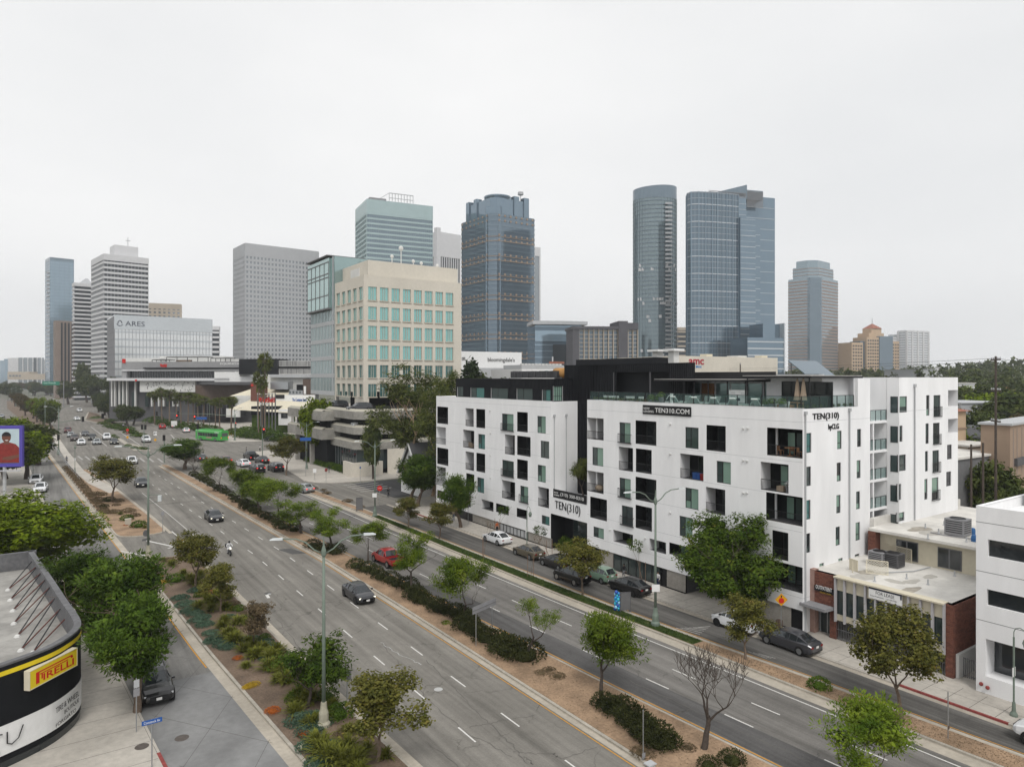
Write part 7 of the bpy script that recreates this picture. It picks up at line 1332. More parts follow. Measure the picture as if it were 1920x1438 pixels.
for px,py,q,k in((178,928,1.5,'dry'),(190,929,1.4,'dry'),(184,940,1.7,'dry'),(205,940,1.5,'hedge'),(222,941,1.3,'dry'),(196,951,1.0,'hedge'),(218,948,.9,'dry'),(200,962,1.3,'dry'),(214,962,1.4,'dry'),(226,965,1.4,'tuft'),(240,960,1.5,'dry'),(238,975,1.3,'bush'),(252,968,1.2,'dry'),(260,988,1.5,'bush'),(272,990,1.1,'tuft'),(196,955,.8,'dry'),(290,1050,1.0,'tuft'),(306,1051,1.2,'tuft'),(316,1052,.9,'dry'),(248,988,.5,'oran'),(236,985,.5,'oran')):shrub(k,'drought_shrub','dry drought garden shrub on the sandy left median',at(px,py,.14),q*.7,.8,'drought shrubs on the sandy median')
for i in range(22): y = 112 + i * 4.2; shrub('dry', 'border_shrub', 'brown clipped shrub along the left frontage kerb', (m1l(y) + .9, y, .14), .85, .95, 'border shrubs by the frontage kerb') if y > 132 else None
for i in range(20):q=Vector(at(572,866)).lerp(Vector(at(655,892)),i/19);shrub('bush','podium_hedge','clipped green hedge segment along the corner pavement',(q.x+1.0,q.y,.13),1.25,.95,'clipped hedge by the parking podium')
for px,py,q in((588,916,.8),(607,919,.6),(613,925,.8),(652,940,.9),(676,951,.7),(584,912,.6)):shrub('dry','verge_shrub','small dry shrub on the sandy end of the right strip',at(px,py,.14),q,.6,'dry shrubs on the right strip')
for px,py in((205,800),(215,803),(230,806),(245,812),(195,795),(180,785),(260,818),(225,798),(208,790),(240,806)):shrub('bush','median_bush','dark ground bush on the far planted median',at(px,py,.14),2.6,.45,'bushes on the far median')
for px, py in ((240, 837), (252, 841), (264, 842), (212, 818), (218, 822), (272, 843)): shrub('bush', 'island_bush', 'low bush on the narrow turn island', at(px, py, .14), 1.0, .7, 'bushes on the turn island')
for i,(px,D,q)in enumerate([(462,255,4),(472,252,4),(485,250,4),(500,246,4),(515,243,4),(530,240,3.6),(545,238,3.4),(450,262,3.6),(440,268,3.4),(330,305,4),(312,318,4),(350,296,4),(290,335,4.5),(372,288,4),(395,278,4),(508,250,4),(468,262,5),(490,258,5)]):p=atD(px,D);shrub('bush','plaza_bush','green landscape bush at the shopping centre plaza',(p.x,p.y,.13),q,.6,'bushes around the plaza')
r = random.Random(31)
for i in range(70):
    y = r.uniform(36, 90); u = r.random() ** .6; x = m1l(y) + 1.2 + u * (m1r(y) - m1l(y) - 1.7); k = r.random()
    if k < .5: shrub('tuft', 'grass_tuft', 'arching yellow green grass tuft in the planted median', (x, y, .15), r.uniform(.7, 1.4), .9, GT, 'grass')
    elif k < .72: shrub('bush', 'garden_shrub', 'low leafy garden shrub in the planted median', (x, y, .15), r.uniform(.4, .9), .85, 'garden shrubs of the planted median')
    elif k < .86: shrub('succ', 'ground_cover_patch', 'grey green ground cover patch in the planted median', (x, y, .15), r.uniform(.5, .9), .9, GS, 'ground cover')
    else: shrub('dry', 'dry_tuft', 'small dry brown weed in the planted median', (x, y, .15), r.uniform(.3, .6), .7, 'dry weeds of the planted median')
# grass strip on the right verge
r = random.Random(6); b = B()
for _ in range(17000):
    y=r.uniform(38.5,103);x=r.uniform(m3l(y)+.28,m3r(y)-.28);a=r.uniform(0,6.28);h=r.uniform(.06,.16);s=.03;b.v+=[(x-s*math.cos(a),y-s*math.sin(a),.16),(x+s*math.cos(a),y+s*math.sin(a),.16),(x+r.uniform(-.06,.06),y+r.uniform(-.06,.06),.16+h)];k=len(b.v)-3;b.f.append((k,k+1,k+2));b.mi.append(0)
tag(b.obj('grass', 'grass'), 'short green grass growing on the right verge strip', 'grass', None, 'stuff')
b = B(); ribbon(b, off(m3l, .24), off(m3r, -.24), 38.5, 103, .169); q = struct(b, 'turf_bed', 'grass')
# dead leaves and gravel on dirt
r = random.Random(9); b = B()
for _ in range(9000):
    k = r.random(); 
    if k < .45: y = r.uniform(15, 110); x = r.uniform(m2l(y) + .3, m2r(y) - .3)
    elif k < .75: y = r.uniform(30, 92); x = r.uniform(m1l(y) + .3, m1r(y) - .3)
    else: y = r.uniform(14, 38); x = r.uniform(m3l(y) + .3, m3r(y) - .3)
    a=r.uniform(0,6.28);s=r.uniform(.03,.08);b.v+=[(x,y,.172),(x+s*math.cos(a),y+s*math.sin(a),.172+s*.3),(x+s*math.cos(a+1.6),y+s*math.sin(a+1.6),.174)];q=len(b.v)-3;b.f.append((q,q+1,q+2));b.mi.append(0)
tag(b.obj('leaf_litter', 'leaf_dry'), 'scattered dead leaves and twigs on the median soil', 'leaf litter', None, 'stuff')
# staked saplings
def staked(px, py, h, pr, label, z=.14, tie=True):
    p = at(px, py, z); t = plant(pr, 'staked_sapling', label, p, h, px, 'staked saplings', .8); k = 1 / t.scale[2]; b = B()
    for s in (-1, 1): b.rod((s * .35 * k / .8, 0, 0), (s * .35 * k / .8, 0, 2.4 * k), .035 * k, 5)
    b.obj('stake', 'stake', t)
staked(906,1046,5.0,'baresap','bare staked sapling beside the parked white sedan');staked(995,1081,4.8,'baresap','bare staked sapling near the bronze sedan');staked(1205,1094,4.6,'sap','narrow staked sapling on the pavement by the shop front',.13);staked(1030,1049,4.2,'sap','leafy staked sapling at the entrance pavement',.13);staked(932,1004,4.4,'sap','leafy staked sapling in front of the grey glazed plinth',.13)
# entrance plants
plant('olive', 'potted_olive', 'potted olive tree on the ledge above the entrance sign', (56.6, 66.2, 6.7), 5.6, 0, None, .95)
for y, q in ((68.8, 1.0), (67.9, .9), (65.9, 1.0), (64.9, .9), (66.7, .7)): shrub('bush', 'entrance_bush', 'leafy bush beside the apartment entrance', (55.6, y, .13), q * .9, 1.7, 'entrance bushes')
# ------------------------------------------------------------------ vehicles
def loft(b, secs):
    n = len(secs[0])
    for i in range(len(secs) - 1):
        for j in range(n - 1): b.quad(secs[i][j], secs[i][j + 1], secs[i + 1][j + 1], secs[i + 1][j])
SPEC = dict(
 sedan=dict(st=[(-2.36,.62,.42,.70),(-2.32,.78,.32,.90),(-2.1,.88,.25,1.0),(-1.5,.92,.16,1.0),(0,.925,.15,.95),(1.0,.925,.15,.93),(1.65,.90,.17,.87),(2.1,.84,.26,.76),(2.3,.72,.32,.64),(2.37,.55,.38,.56)],cab=[(-1.95,.76,.62,.99,1.0),(-1.15,.84,.60,.97,1.38),(-.5,.86,.60,.96,1.46),(.15,.86,.58,.95,1.45),(.5,.85,.56,.94,1.36),(1.3,.80,.66,.91,.92)],wy=(-1.42,1.42),wr=.335,W=.925),
 hatch=dict(st=[(-1.95,.62,.4,.8),(-1.9,.76,.3,1.0),(-1.6,.84,.25,1.05),(0,.86,.22,.98),(.9,.86,.22,.95),(1.5,.82,.25,.85),(1.85,.7,.3,.7),(1.95,.5,.38,.58)],cab=[(-1.9,.72,.6,1.03,1.04),(-1.5,.78,.58,1.02,1.46),(-.8,.8,.58,1.0,1.54),(.1,.8,.56,.98,1.5),(.4,.79,.54,.97,1.4),(1.15,.74,.6,.93,.94)],wy=(-1.22,1.22),wr=.31,W=.86),
 suv=dict(st=[(-2.38,.66,.5,1.0),(-2.34,.84,.38,1.12),(-2.0,.95,.32,1.18),(0,.97,.28,1.12),(1.1,.97,.28,1.1),(1.8,.94,.3,1.04),(2.2,.88,.34,.92),(2.36,.74,.4,.78),(2.42,.58,.48,.66)],cab=[(-2.3,.82,.70,1.14,1.15),(-2.0,.86,.68,1.14,1.62),(-1.2,.89,.68,1.12,1.76),(.1,.89,.66,1.11,1.75),(.5,.88,.63,1.1,1.64),(1.2,.83,.70,1.08,1.09)],wy=(-1.45,1.5),wr=.39,W=.97),
 pickup=dict(st=[(-2.75, .7, .55, .72), (-2.7, .9, .45, .78), (-.8, .94, .42, .8), (-.75, .94, .36, 1.1), (.2, .95, .34, 1.1), (1.2, .95, .34, 1.1), (1.95, .93, .36, 1.06), (2.4, .88, .4, .95), (2.6, .74, .46, .82), (2.66, .58, .5, .72)], cab=[(-.85, .84, .72, 1.08, 1.1), (-.62, .86, .70, 1.08, 1.66), (-.2, .87, .69, 1.08, 1.76), (.6, .87, .67, 1.08, 1.74), (.95, .86, .64, 1.08, 1.62), (1.55, .82, .70, 1.07, 1.08)], wy=(-1.7, 1.7), wr=.40, W=.95))
CM = {}
def carmeshes(ty):
    if ty in CM: return CM[ty]
    S = SPEC[ty]; P = {}; b = B(); secs = []
    for (y, hw, z0, zs) in S['st']:
        h = [(0, z0), (.8 * hw, z0), (.99 * hw, z0 + .1), (hw, z0 + .45 * (zs - z0)), (.965 * hw, zs - .07), (.87 * hw, zs), (0, zs + .03)]
        secs.append([(x, y, z) for x, z in h] + [(-x, y, z) for x, z in h[-2::-1]])
    loft(b, secs); b.poly(secs[0][::-1]); b.poly(secs[-1])
    if ty == 'pickup':
        for s in (-1, 1): b.box(s * .94, -2.7, .76, s * .86, -.8, 1.1)
        b.box(-.86, -2.74, .5, .86, -2.66, 1.08)
    P['body'] = b.mesh('body', 'car_white', smooth=False)
    if ty == 'pickup': b = B(); b.box(-.86, -2.65, .815, .86, -.82, .83); P['bed_liner'] = b.mesh('bed_liner', 'trim')
    C = S['cab']; sec = []
    for (y, hb, ht, zb, zt) in C:
        t=max(0,zt-zb);o=ht if t>.1 else hb*.9;sec.append([(hb,y,zb),(hb+(ht-hb)*.9,y,zb+t*.86),(ht-.1,y,zt),(0,y,zt+.02),(-ht+.1,y,zt),(-(hb+(ht-hb)*.9),y,zb+t*.86),(-hb,y,zb)])
    fr = B(); ws = B(); rw = B(); rf = B(); sl = B(); sr = B(); n = len(C)
    for i in range(n - 1):
        a, c = sec[i], sec[i + 1]
        for j in (1, 4): (fr).quad(a[j], a[j + 1], c[j + 1], c[j])
        tgt = rw if i == 0 else (ws if i >= n - 2 else rf)
        for j in (2, 3): tgt.quad(a[j], a[j + 1], c[j + 1], c[j])
        sr.quad(a[0], a[1], c[1], c[0]); sl.quad(a[5], a[6], c[6], c[5])
        fr.tube([a[0], c[0]], .02, 4); fr.tube([a[6], c[6]], .02, 4); fr.tube([a[1], c[1]], .03, 4); fr.tube([a[5], c[5]], .03, 4)
    for i in ((0, 1) if ty == 'sedan' else (1,)) + (2, n - 2): 
        for j, k in ((0, 1), (6, 5)): fr.tube([Vector(sec[i][j]) * 1.004, Vector(sec[i][k]) * 1.004], .035, 4)
    P['cabin_frame']=fr.mesh('cabin_frame','car_white');P['roof']=rf.mesh('roof','car_white',smooth=True);P['windshield']=ws.mesh('windshield','car_glass');P['rear_window']=rw.mesh('rear_window','car_glass');P['side_window']=sl.mesh('side_window','car_glass');P['side_window2']=sr.mesh('side_window','car_glass')
    W_, wr = S['W'], S['wr']; b = B(); b.tube([(-.11, 0, 0), (.11, 0, 0)], wr, 16); P['tyre'] = b.mesh('tyre', 'tyre', smooth=False); b = B(); b.tube([(-.118, 0, 0), (.118, 0, 0)], wr * .66, 10)
    for k in range(5): a = k * 1.2566; b.box(-.122, -.03, 0, .122, .03, .02) if k == 0 else None
    P['rim'] = b.mesh('rim', 'rim'); b = B(); b.disc((.004, 0, 0), (1, 0, 0), wr * 1.16, 16); P['arch'] = b.mesh('wheel_arch', 'trim')
    yf = S['st'][-1][0]; yr = S['st'][0][0]; zf = S['st'][-2][3] + .02; zr = S['st'][1][3] - .12; hwf = S['st'][-3][1]; hwr = S['st'][1][1]
    b=B();b.prism([(-.02,-.10),(.20,.02),(.16,.05),(-.05,-.02)],-.05,.05);P['headlight']=b.mesh('headlight','headlamp');b=B();b.box(-.17,-.05,-.06,.1,.05,.07);P['taillight']=b.mesh('taillight','tail');b=B();b.box(-.16,-.01,-.08,.16,.01,.08);P['plate']=b.mesh('plate','plate');b=B();b.box(-.09,-.06,-.05,.09,.06,.07);P['mirror']=b.mesh('mirror','car_white');b=B();b.box(-.52,-.02,-.11,.52,.02,.1);P['grille']=b.mesh('grille','trim')
    b = B(); b.box(-.7, -.03, -.07, .7, .03, .05); P['bumper_trim'] = b.mesh('bumper_trim', 'trim')
    P['_'] = (W_, wr, S['wy'], yf, yr, zf, zr, hwf, hwr, C); CM[ty] = P; return P
def paintobj(o, m):
    o.material_slots[0].link = 'OBJECT'; o.material_slots[0].material = MAT[m]
def car(ty, paint, loc, head, label, group='cars', brake=False, on=False, sc=1.06, dark=False, name='car', cat='car', near=True):
    P=carmeshes(ty);W_,wr,wy,yf,yr,zf,zr,hwf,hwr,C=P['_'];t=thing(name,label,cat,loc,R(head),group,local=True);sc*=1+.27*max(0,min(1,(math.hypot(loc[0],loc[1])-90)/120));t.scale=(sc,sc,sc)
    for k in ('body', 'cabin_frame', 'roof'): paintobj(link(k, P[k], t), 'car_' + paint)
    for k in ('windshield', 'rear_window', 'side_window', 'side_window2'): link(k.rstrip('2'), P[k], t)
    if 'bed_liner' in P: link('bed_liner', P['bed_liner'], t)
    for s in (-1, 1):
        for y in wy:
            a=link('wheel_arch',P['arch'],t);a.location=(s*(W_+.003),y,wr);a.rotation_euler=(0,0,0 if s>0 else math.pi);w=link('wheel',P['tyre'],t);w.location=(s*(W_-.09),y,wr);rm=link('rim',P['rim'],w);paintobj(rm,'rim_dark' if dark else 'rim')
        h = link('headlight', P['headlight'], t); h.location = (s * hwf * .72, yf - .16, zf); h.scale = (-s, 1, 1); h.scale = (s * 1.0, 1, 1)
        if on: paintobj(h, 'headlamp_on')
        q = link('taillight', P['taillight'], t); q.location = (s * (hwr - .13), yr + .05, zr + .0); q.scale = (s, 1, 1)
        if brake: paintobj(q, 'brake')
        m = link('mirror', P['mirror'], t); m.location = (s * (C[-2][1] + .12), C[-2][0] + .45, C[-2][3] + .08); paintobj(m, 'car_' + paint if not dark else 'trim')
    for y, z in ((yf + .012, zf - .2), (yr - .012, zr - .02 if ty != 'pickup' else .55)): p = link('plate', P['plate'], t); p.location = (0, y, z)
    g = link('grille', P['grille'], t); g.location = (0, yf - .02, zf - .12); g = link('bumper_trim', P['bumper_trim'], t); g.location = (0, yr + .03, zr - .34)
    return t
def cg(px, py, z=.012): p = G(px, py); return (p.x, p.y, z)
GD = 'cars driving on the boulevard'; GQ = 'cars at the crossing'; GPK = 'parked cars'
car('sedan','dgrey',cg(672,1122),180,'dark grey electric sedan with lit headlamps beside the centre hedge',GD,on=True,dark=True);car('sedan','dgrey',cg(401,975),180,'charcoal sedan with headlamps on ahead of the motorcyclist lane',GD,on=True,dark=True);car('sedan','dgrey',cg(265,911),180,'dark sedan coming off the crossing past the brown sycamore',GD,on=True);car('sedan','white',cg(247,869),178,'white sedan leaving the crosswalk toward the boulevard',GD)
car('pickup','red',cg(727,1057),2,'bright red pickup truck with an open bed',GD,name='pickup_truck',cat='pickup');car('sedan','silver',cg(571,922),6,'silver sedan with brake lights turning past the sandy strip end',GD,brake=True)
car('sedan','white',cg(932,1017),0,'white sedan parked at the pavement beside a staked sapling',GPK);car('sedan','bronze',cg(991,1043),0,'bronze sedan parked behind the white sedan',GPK);car('sedan','black',cg(1044,1063),0,'black sedan parked by the apartment entrance',GPK);car('suv','black',cg(1072,1090),2,'black hatchback SUV double parked beside the verge tree',GPK,sc=.98,name='car');car('hatch','green',cg(1124,1087),0,'small pale green retro hatchback at the pavement',GPK);car('sedan','black',cg(1180,1109),0,'glossy black sedan parked near the balloon column',GPK,dark=True);car('hatch','white',cg(1380,1178),0,'white hatchback parked behind the rusty sycamore',GPK,sc=1.12,dark=True);car('sedan','grey',cg(1480,1213),0,'dark grey coupe parked outside the brick office',GPK);car('pickup','white',(50.5,14.6,.012),0,'white pickup nose parked at the red kerb',GPK,name='pickup_truck',cat='pickup')
car('suv','black',cg(289,1300),180,'big black SUV with a chrome grille parked under the street tree',GPK,sc=1.08,name='suv');car('suv','dgrey',(cg(262,1250)[0]+.35,58.6,.012),180,'dark SUV parked close behind the big black SUV',GPK,name='suv')
for px,py,lab in((76,921,'white car parked under the trees on the left frontage road'),(68,905,'second white car parked behind the first on the left frontage road')):car('sedan','white',cg(px,py),176,lab,GPK)
for px, py, c, lab in ((2, 794, 'grey', 'grey car on the far left frontage road'), (3, 783, 'silver', 'pale car further up the far left frontage road')): car('sedan', c, cg(px, py), 178, lab, GD)
for ty,c,px,py,lab in[('suv','maroon',127,811,'dark red SUV at the back of the waiting queue'),('sedan','silver',133,819,'pale silver sedan waiting behind the brown SUV'),('suv','brown',140,826,'brown SUV waiting at the crossing'),('sedan','white',152.5,833.5,'white coupe first in the kerb lane of the waiting queue'),('sedan','grey',160,817,'grey sedan behind the black pickup in the queue'),('pickup','black',173,825,'black pickup in the middle of the waiting queue'),('sedan','silver',181.5,833,'silver sedan at the stop line beside the white coupe'),('pickup','white',200,824,'white pickup waiting behind the dark sedan'),('sedan','dgrey',214,832.5,'dark sedan first in the lane beside the turn island'),('suv','white',274,829,'white SUV in the turn lane beside the far median')]:car(ty,c,cg(px,py),178,lab,GQ,on=(c in('black','dgrey')))
for ty,c,px,py,lab in[('sedan','white',144,788,'white sedan approaching beyond the queue'),('suv','white',149,772,'pale SUV approaching past the far median tip')]:car(ty,c,cg(px,py),185,lab,GD,on=True)
for ty,c,px,py,lab in[('suv','red',304,804,'red SUV heading away beside the white box truck'),('suv','black',341,797.5,'dark SUV beside the white box truck on the kerb side'),('sedan','black',286,790,'black sedan heading away ahead of the red SUV'),('sedan','maroon',273,782.5,'dark red car furthest ahead past the plaza'),('sedan','white',349,810.5,'white sedan heading away just left of the green bus'),('suv','dgrey',262,769,'distant dark car near the signal'),]:car(ty,c,cg(px,py),-4,lab,GQ,brake=True)
for ty,c,px,py,lab in[('sedan','white',456,874,'white sedan with brake lights waiting at the crossing'),('pickup','black',470,861,'black pickup first in line at the crosswalk'),('sedan','black',491,868,'black sedan with brake lights in the right lane'),('suv','black',482,885,'black SUV behind the white waiting sedan'),('suv','dgrey',517,883,'dark SUV last in the kerb lane queue'),('sedan','dgrey',376,864,'dark sedan partly hidden behind the median tree'),('sedan','maroon',422,868,'dark red car between the median trees')]:car(ty,c,cg(px,py),3,lab,GQ,brake=True)
car('sedan', 'blue', cg(512, 826), 92, 'navy sedan crossing in front of the lettered pylon', GQ)
for k,(px,py,z,c,lab)in enumerate([(674,765.5,14.3,'grey','grey SUV parked on the top podium deck'),(682,795,10.6,'white','white car showing over the middle podium parapet'),(630,764,14.3,'dgrey','dark car at the back of the podium deck')]):
    x = 62.5 + (0 if k < 2 else 0); y, D = onX(px, 62.5); car('suv', c, (62.5, min(y, 190), z), 90, lab, 'cars on the parking podium')
# red lights far
# bus
def bus(loc, head):
    t = thing('city_bus', 'bright green city bus turning at the crossing', 'bus', loc, R(head), None, local=True); t.scale = (1.2,) * 3; b = B(); L_, W_, H_ = 6.1, 1.28, 3.15
    prof=[(-W_,.35),(-W_,2.75),(-W_+.12,3.0),(-W_+.4,H_),(W_-.4,H_),(W_-.12,3.0),(W_,2.75),(W_,.35)];secs=[[(x*k,y,z if z>.4 else z)for x,z in prof]for y,k in((-L_,.94),(-L_+.15,1),(L_-.25,1),(L_,.93))];loft(b,secs);b.poly(secs[0]);b.poly(secs[-1][::-1]);b.obj('body','car_busgreen',t)
    b = B(); b.box(-.9, -4.5, H_ + .001, .9, 3.8, H_ + .32); b.obj('roof_pod', 'car_busgreen', t)
    for s in (-1, 1):
        for k in range(8): b = B(); y = -4.6 + k * 1.2; b.box(s * (W_ + .004), y, 1.35, s * (W_ + .012), y + 1.12, 2.35); b.obj('side_window', 'car_glass', t)
        for y in(-3.4,3.3):b=B();b.tube([(s*(W_-.25),y,.48),(s*(W_+.01),y,.48)],.48,14);w=b.obj('wheel','tyre',t);b=B();b.tube([(s*(W_-.2),y,.48),(s*(W_+.02),y,.48)],.28,10);b.obj('rim','rim',w)
        b = B(); b.box(s * (W_ - .25), -L_ - .01, 1.0, s * (W_ - .05), -L_ + .1, 1.25); b.obj('taillight', 'brake', t)
        b = B(); b.box(s * (W_ + .004), -1.8, .75, s * (W_ + .01), .8, 1.25); b.obj('advert_panel', 'stone_tan', t)
    b = B(); b.box(-.95, -L_ - .015, 1.5, .95, -L_ + .01, 2.5); b.obj('rear_panel', 'dgrey', t); b = B(); b.box(-1.05, L_ - .02, 1.0, 1.05, L_ + .01, 2.7); b.obj('windshield', 'car_glass', t)
    M = Matrix.Translation((-W_ - .014, -3.2, 2.4)) @ Matrix.Rotation(R(-90), 4, 'Z') @ Matrix.Rotation(R(90), 4, 'X'); text('Culver', 2.0, .55, M, 'white', t, .003)
bp = G(397, 826); bus((bp.x, bp.y, .012), 24)
# box truck
p=cg(326,802);t=thing('box_truck','white box truck heading away beside the red SUV','truck',p,R(-4),None,local=True);b=B();b.box(-1.15,-3.2,.75,1.15,1.4,2.9);b.obj('cargo_box','white',t);b=B();b.box(-1.0,1.5,.5,1.0,3.1,2.2);b.obj('cab','car_white',t);b=B();b.box(-1.1,-3.3,.45,1.1,-3.1,.7);b.obj('rear_bumper','trim',t)
for s in (-1, 1):
    for y in (-2.0, 2.2): b = B(); b.tube([(s * .8, y, .45), (s * 1.08, y, .45)], .45, 12); b.obj('wheel', 'tyre', t)
    b = B(); b.box(s * .8, -3.32, .75, s * 1.0, -3.2, .95); b.obj('taillight', 'brake', t)
# cement mixer
p=cg(100,778);t=thing('mixer_truck','pale blue cement mixer truck coming toward the crossing','truck',p,R(178),None,local=True);b=B();b.box(-1.2,1.8,.6,1.2,4.2,3.0);b.obj('cab','car_truckblue',t);b=B();b.box(-1.05,4.19,1.7,1.05,4.22,2.7);b.obj('windshield','car_glass',t);b=B();b.m=Matrix.Translation((0,-1.2,2.6))@Matrix.Rotation(R(-75),4,'X');b.lathe([(.5,-2.8),(1.3,-1.6),(1.6,0),(1.4,1.6),(.7,2.6)],n=14);b.obj('drum','white',t,smooth=True);b=B();b.box(-1.1,-4.2,.7,1.1,1.8,1.1);b.obj('chassis','trim',t)
for s in (-1, 1):
    for y in (-3, -1.8, 3): b = B(); b.tube([(s * .85, y, .5), (s * 1.2, y, .5)], .5, 12); b.obj('wheel', 'tyre', t)
# ------------------------------------------------------------------ people
mat('skin', (.36, .21, .14), .6, .05, 4); mat('skin_dark', (.16, .085, .055), .6, .05, 4)
for n,c in dict(cl_black=(.012,.012,.014),cl_white=(.6,.6,.6),cl_navy=(.02,.03,.07),cl_grey=(.16,.16,.17),cl_orange=(.5,.12,.03),cl_beige=(.34,.27,.2),cl_blue=(.08,.12,.22),cl_red=(.3,.03,.03)).items():mat(n,c,.9,.1,6)
def skinmesh(name, chains, m):
    vs, es, rs, idx = [], [], [], {}
    for ch in chains:
        prev = None
        for (p, r) in ch:
            k = tuple(round(c, 3) for c in p)
            if k not in idx: idx[k] = len(vs); vs.append(p); rs.append(r)
            if prev is not None: es.append((prev, idx[k]))
            prev = idx[k]
    me = bpy.data.meshes.new(name); me.from_pydata(vs, es, []); ob = bpy.data.objects.new(name, me); COL.objects.link(ob); md = ob.modifiers.new('s', 'SKIN'); md.use_smooth_shade = True
    for i, v in enumerate(me.skin_vertices[0].data): v.radius = (rs[i], rs[i]); v.use_root = (i == 0)
    su = ob.modifiers.new('u', 'SUBSURF'); su.levels = 1; su.render_levels = 1; bpy.context.view_layer.update()
    m2 = bpy.data.meshes.new_from_object(ob.evaluated_get(bpy.context.evaluated_depsgraph_get())); bpy.data.objects.remove(ob); m2.materials.clear(); m2.materials.append(MAT[m]); m2.name = name; return m2
PM = {}
def personmeshes(pose):
    if pose in PM: return PM[pose]
    if pose == 'walk': Lk, La, Rk, Ra = (-.09, .12, .50), (-.09, -.02, .09), (.09, .10, .50), (.09, -.22, .13)
    else: Lk, La, Rk, Ra = (-.10, .02, .50), (-.11, 0, .08), (.10, .02, .50), (.11, 0, .08)
    hip = (0, 0, .93); sw = .16 if pose == 'walk' else .04
    legs=[[(hip,.135),((-.09,.01,.86),.095),(Lk,.062),(La,.042),((La[0],La[1]+.14,La[2]-.045),.035)],[(hip,.135),((.09,.01,.86),.095),(Rk,.062),(Ra,.042),((Ra[0],Ra[1]+.14,Ra[2]-.045),.035)],[(hip,.135),((0,0,1.0),.13)]]
    arm = lambda s, f: [((0, 0, 1.38), .12), ((s * .19, 0, 1.41), .062), ((s * .235, -.03 + f * .3, 1.13), .045), ((s * .225, .06 + f, .90), .033)]
    tors = [[((0, 0, 1.0), .125), ((0, 0, 1.18), .125), ((0, 0, 1.38), .12), ((0, .0, 1.47), .055)], arm(-1, sw), arm(1, -sw)]
    hd = [[((0, .0, 1.46), .05), ((0, .015, 1.54), .06), ((0, .015, 1.62), .088), ((0, .01, 1.70), .075)]]
    hands = []
    for s, f in ((-1, sw), (1, -sw)):
        w = Vector((s * .225, .06 + f, .90)); c = [(tuple(w), .028), (tuple(w + Vector((0, .015, -.07))), .03)]; hands.append(c)
        for k in range(4):q=w+Vector((0,.015,-.07));hands.append([(tuple(q),.03),(tuple(q+Vector((0,(k-1.5)*.018,-.05-.006*(2-abs(k-1.5))))),.009),(tuple(q+Vector((-s*.015,(k-1.5)*.018,-.085))),.008)])
        hands.append([(tuple(w), .028), (tuple(w + Vector((-s * .01, .045, -.05))), .010), (tuple(w + Vector((-s * .02, .05, -.08))), .008)])
    A=skinmesh('trousers',legs,'cl_navy');T_=skinmesh('shirt',tors,'cl_white');Hd=skinmesh('head',hd,'skin');b=B();b.ball((0,-.005,1.665),.108,10,6,(.9,1,1));b.v=[(x,y-.012*(z<1.66),z if(z>1.63 or y<0)else 1.64)for x,y,z in b.v];Hr=b.mesh('hair','cl_black',smooth=True)
    b = B(); b.ball((0, .105, 1.625), .018, 6, 4); b.ball((-.035, .092, 1.655), .012, 6, 4); b.ball((.035, .092, 1.655), .012, 6, 4); Fa = b.mesh('face_detail', 'skin_dark'); hn = []
    for i in (0, 1): hn.append(skinmesh('hand', hands[i * 6:i * 6 + 6], 'skin'))
    b = B()
    for a in (La, Ra): b.ball((a[0], a[1] + .07, a[2] - .05), .06, 8, 5, (.8, 2.1, .7))
    Sh = b.mesh('shoes', 'cl_black'); PM[pose] = (A, T_, Hd, Hr, Fa, hn, Sh); return PM[pose]
def person(loc, head, top, bot, label, pose='stand', skin='skin', hair='cl_black', sc=1.0):
    A,T_,Hd,Hr,Fa,hn,Sh=personmeshes(pose);t=link('person',T_.copy(),None,loc);t.data.name='body';t.data.materials[0]=MAT[top];t.rotation_euler=(0,0,R(head));t.scale=(sc,sc,sc);tag(t,label,'person')
    for n,m,c in(('trousers',A,bot),('head',Hd,skin),('hair',Hr,hair),('face_detail',Fa,'skin_dark'),('hand',hn[0],skin),('hand',hn[1],skin),('shoes',Sh,'cl_black')):o=link(n,m,t);paintobj(o,c)
person(at(1170,1086,.13),0,'cl_black','cl_grey','person in black shirt and grey shorts walking by the shop front','walk');person(at(1234,1102,.13),90,'cl_white','cl_navy','person in white shirt standing at the shop door','stand');person(at(932,1000,.13),180,'cl_orange','cl_black','person in an orange top standing at the glazed plinth');person(at(850.5,976,.13),0,'cl_beige','cl_blue','person in tan top and blue jeans beside the street tree');person(at(728,932,.13),190,'cl_black','cl_black','person in dark clothes walking by the stop sign','walk');person(at(617,886,.13),0,'cl_black','cl_grey','person in dark clothes by the hedge corner','walk');person(at(487.5,846,.13),40,'cl_white','cl_black','person in white walking to the signal post','walk',sc=1.05);person(at(506,842,.13),200,'cl_white','cl_grey','person in pale top crossing the side road','walk',sc=1.05);person(at(381,856,0),90,'cl_black','cl_black','person in dark clothes on the crosswalk behind the median tree','walk',sc=1.05);person(at(462,849,.0),90,'cl_grey','cl_black','person in grey on the crosswalk in front of the black pickup','walk',sc=1.05);person(at(125,868,.17),0,'cl_navy','cl_black','person in dark jacket waiting on the crossing plaza',sc=1.05);person(at(231,802,.15),0,'cl_white','cl_navy','person in white standing on the far median',sc=1.05)
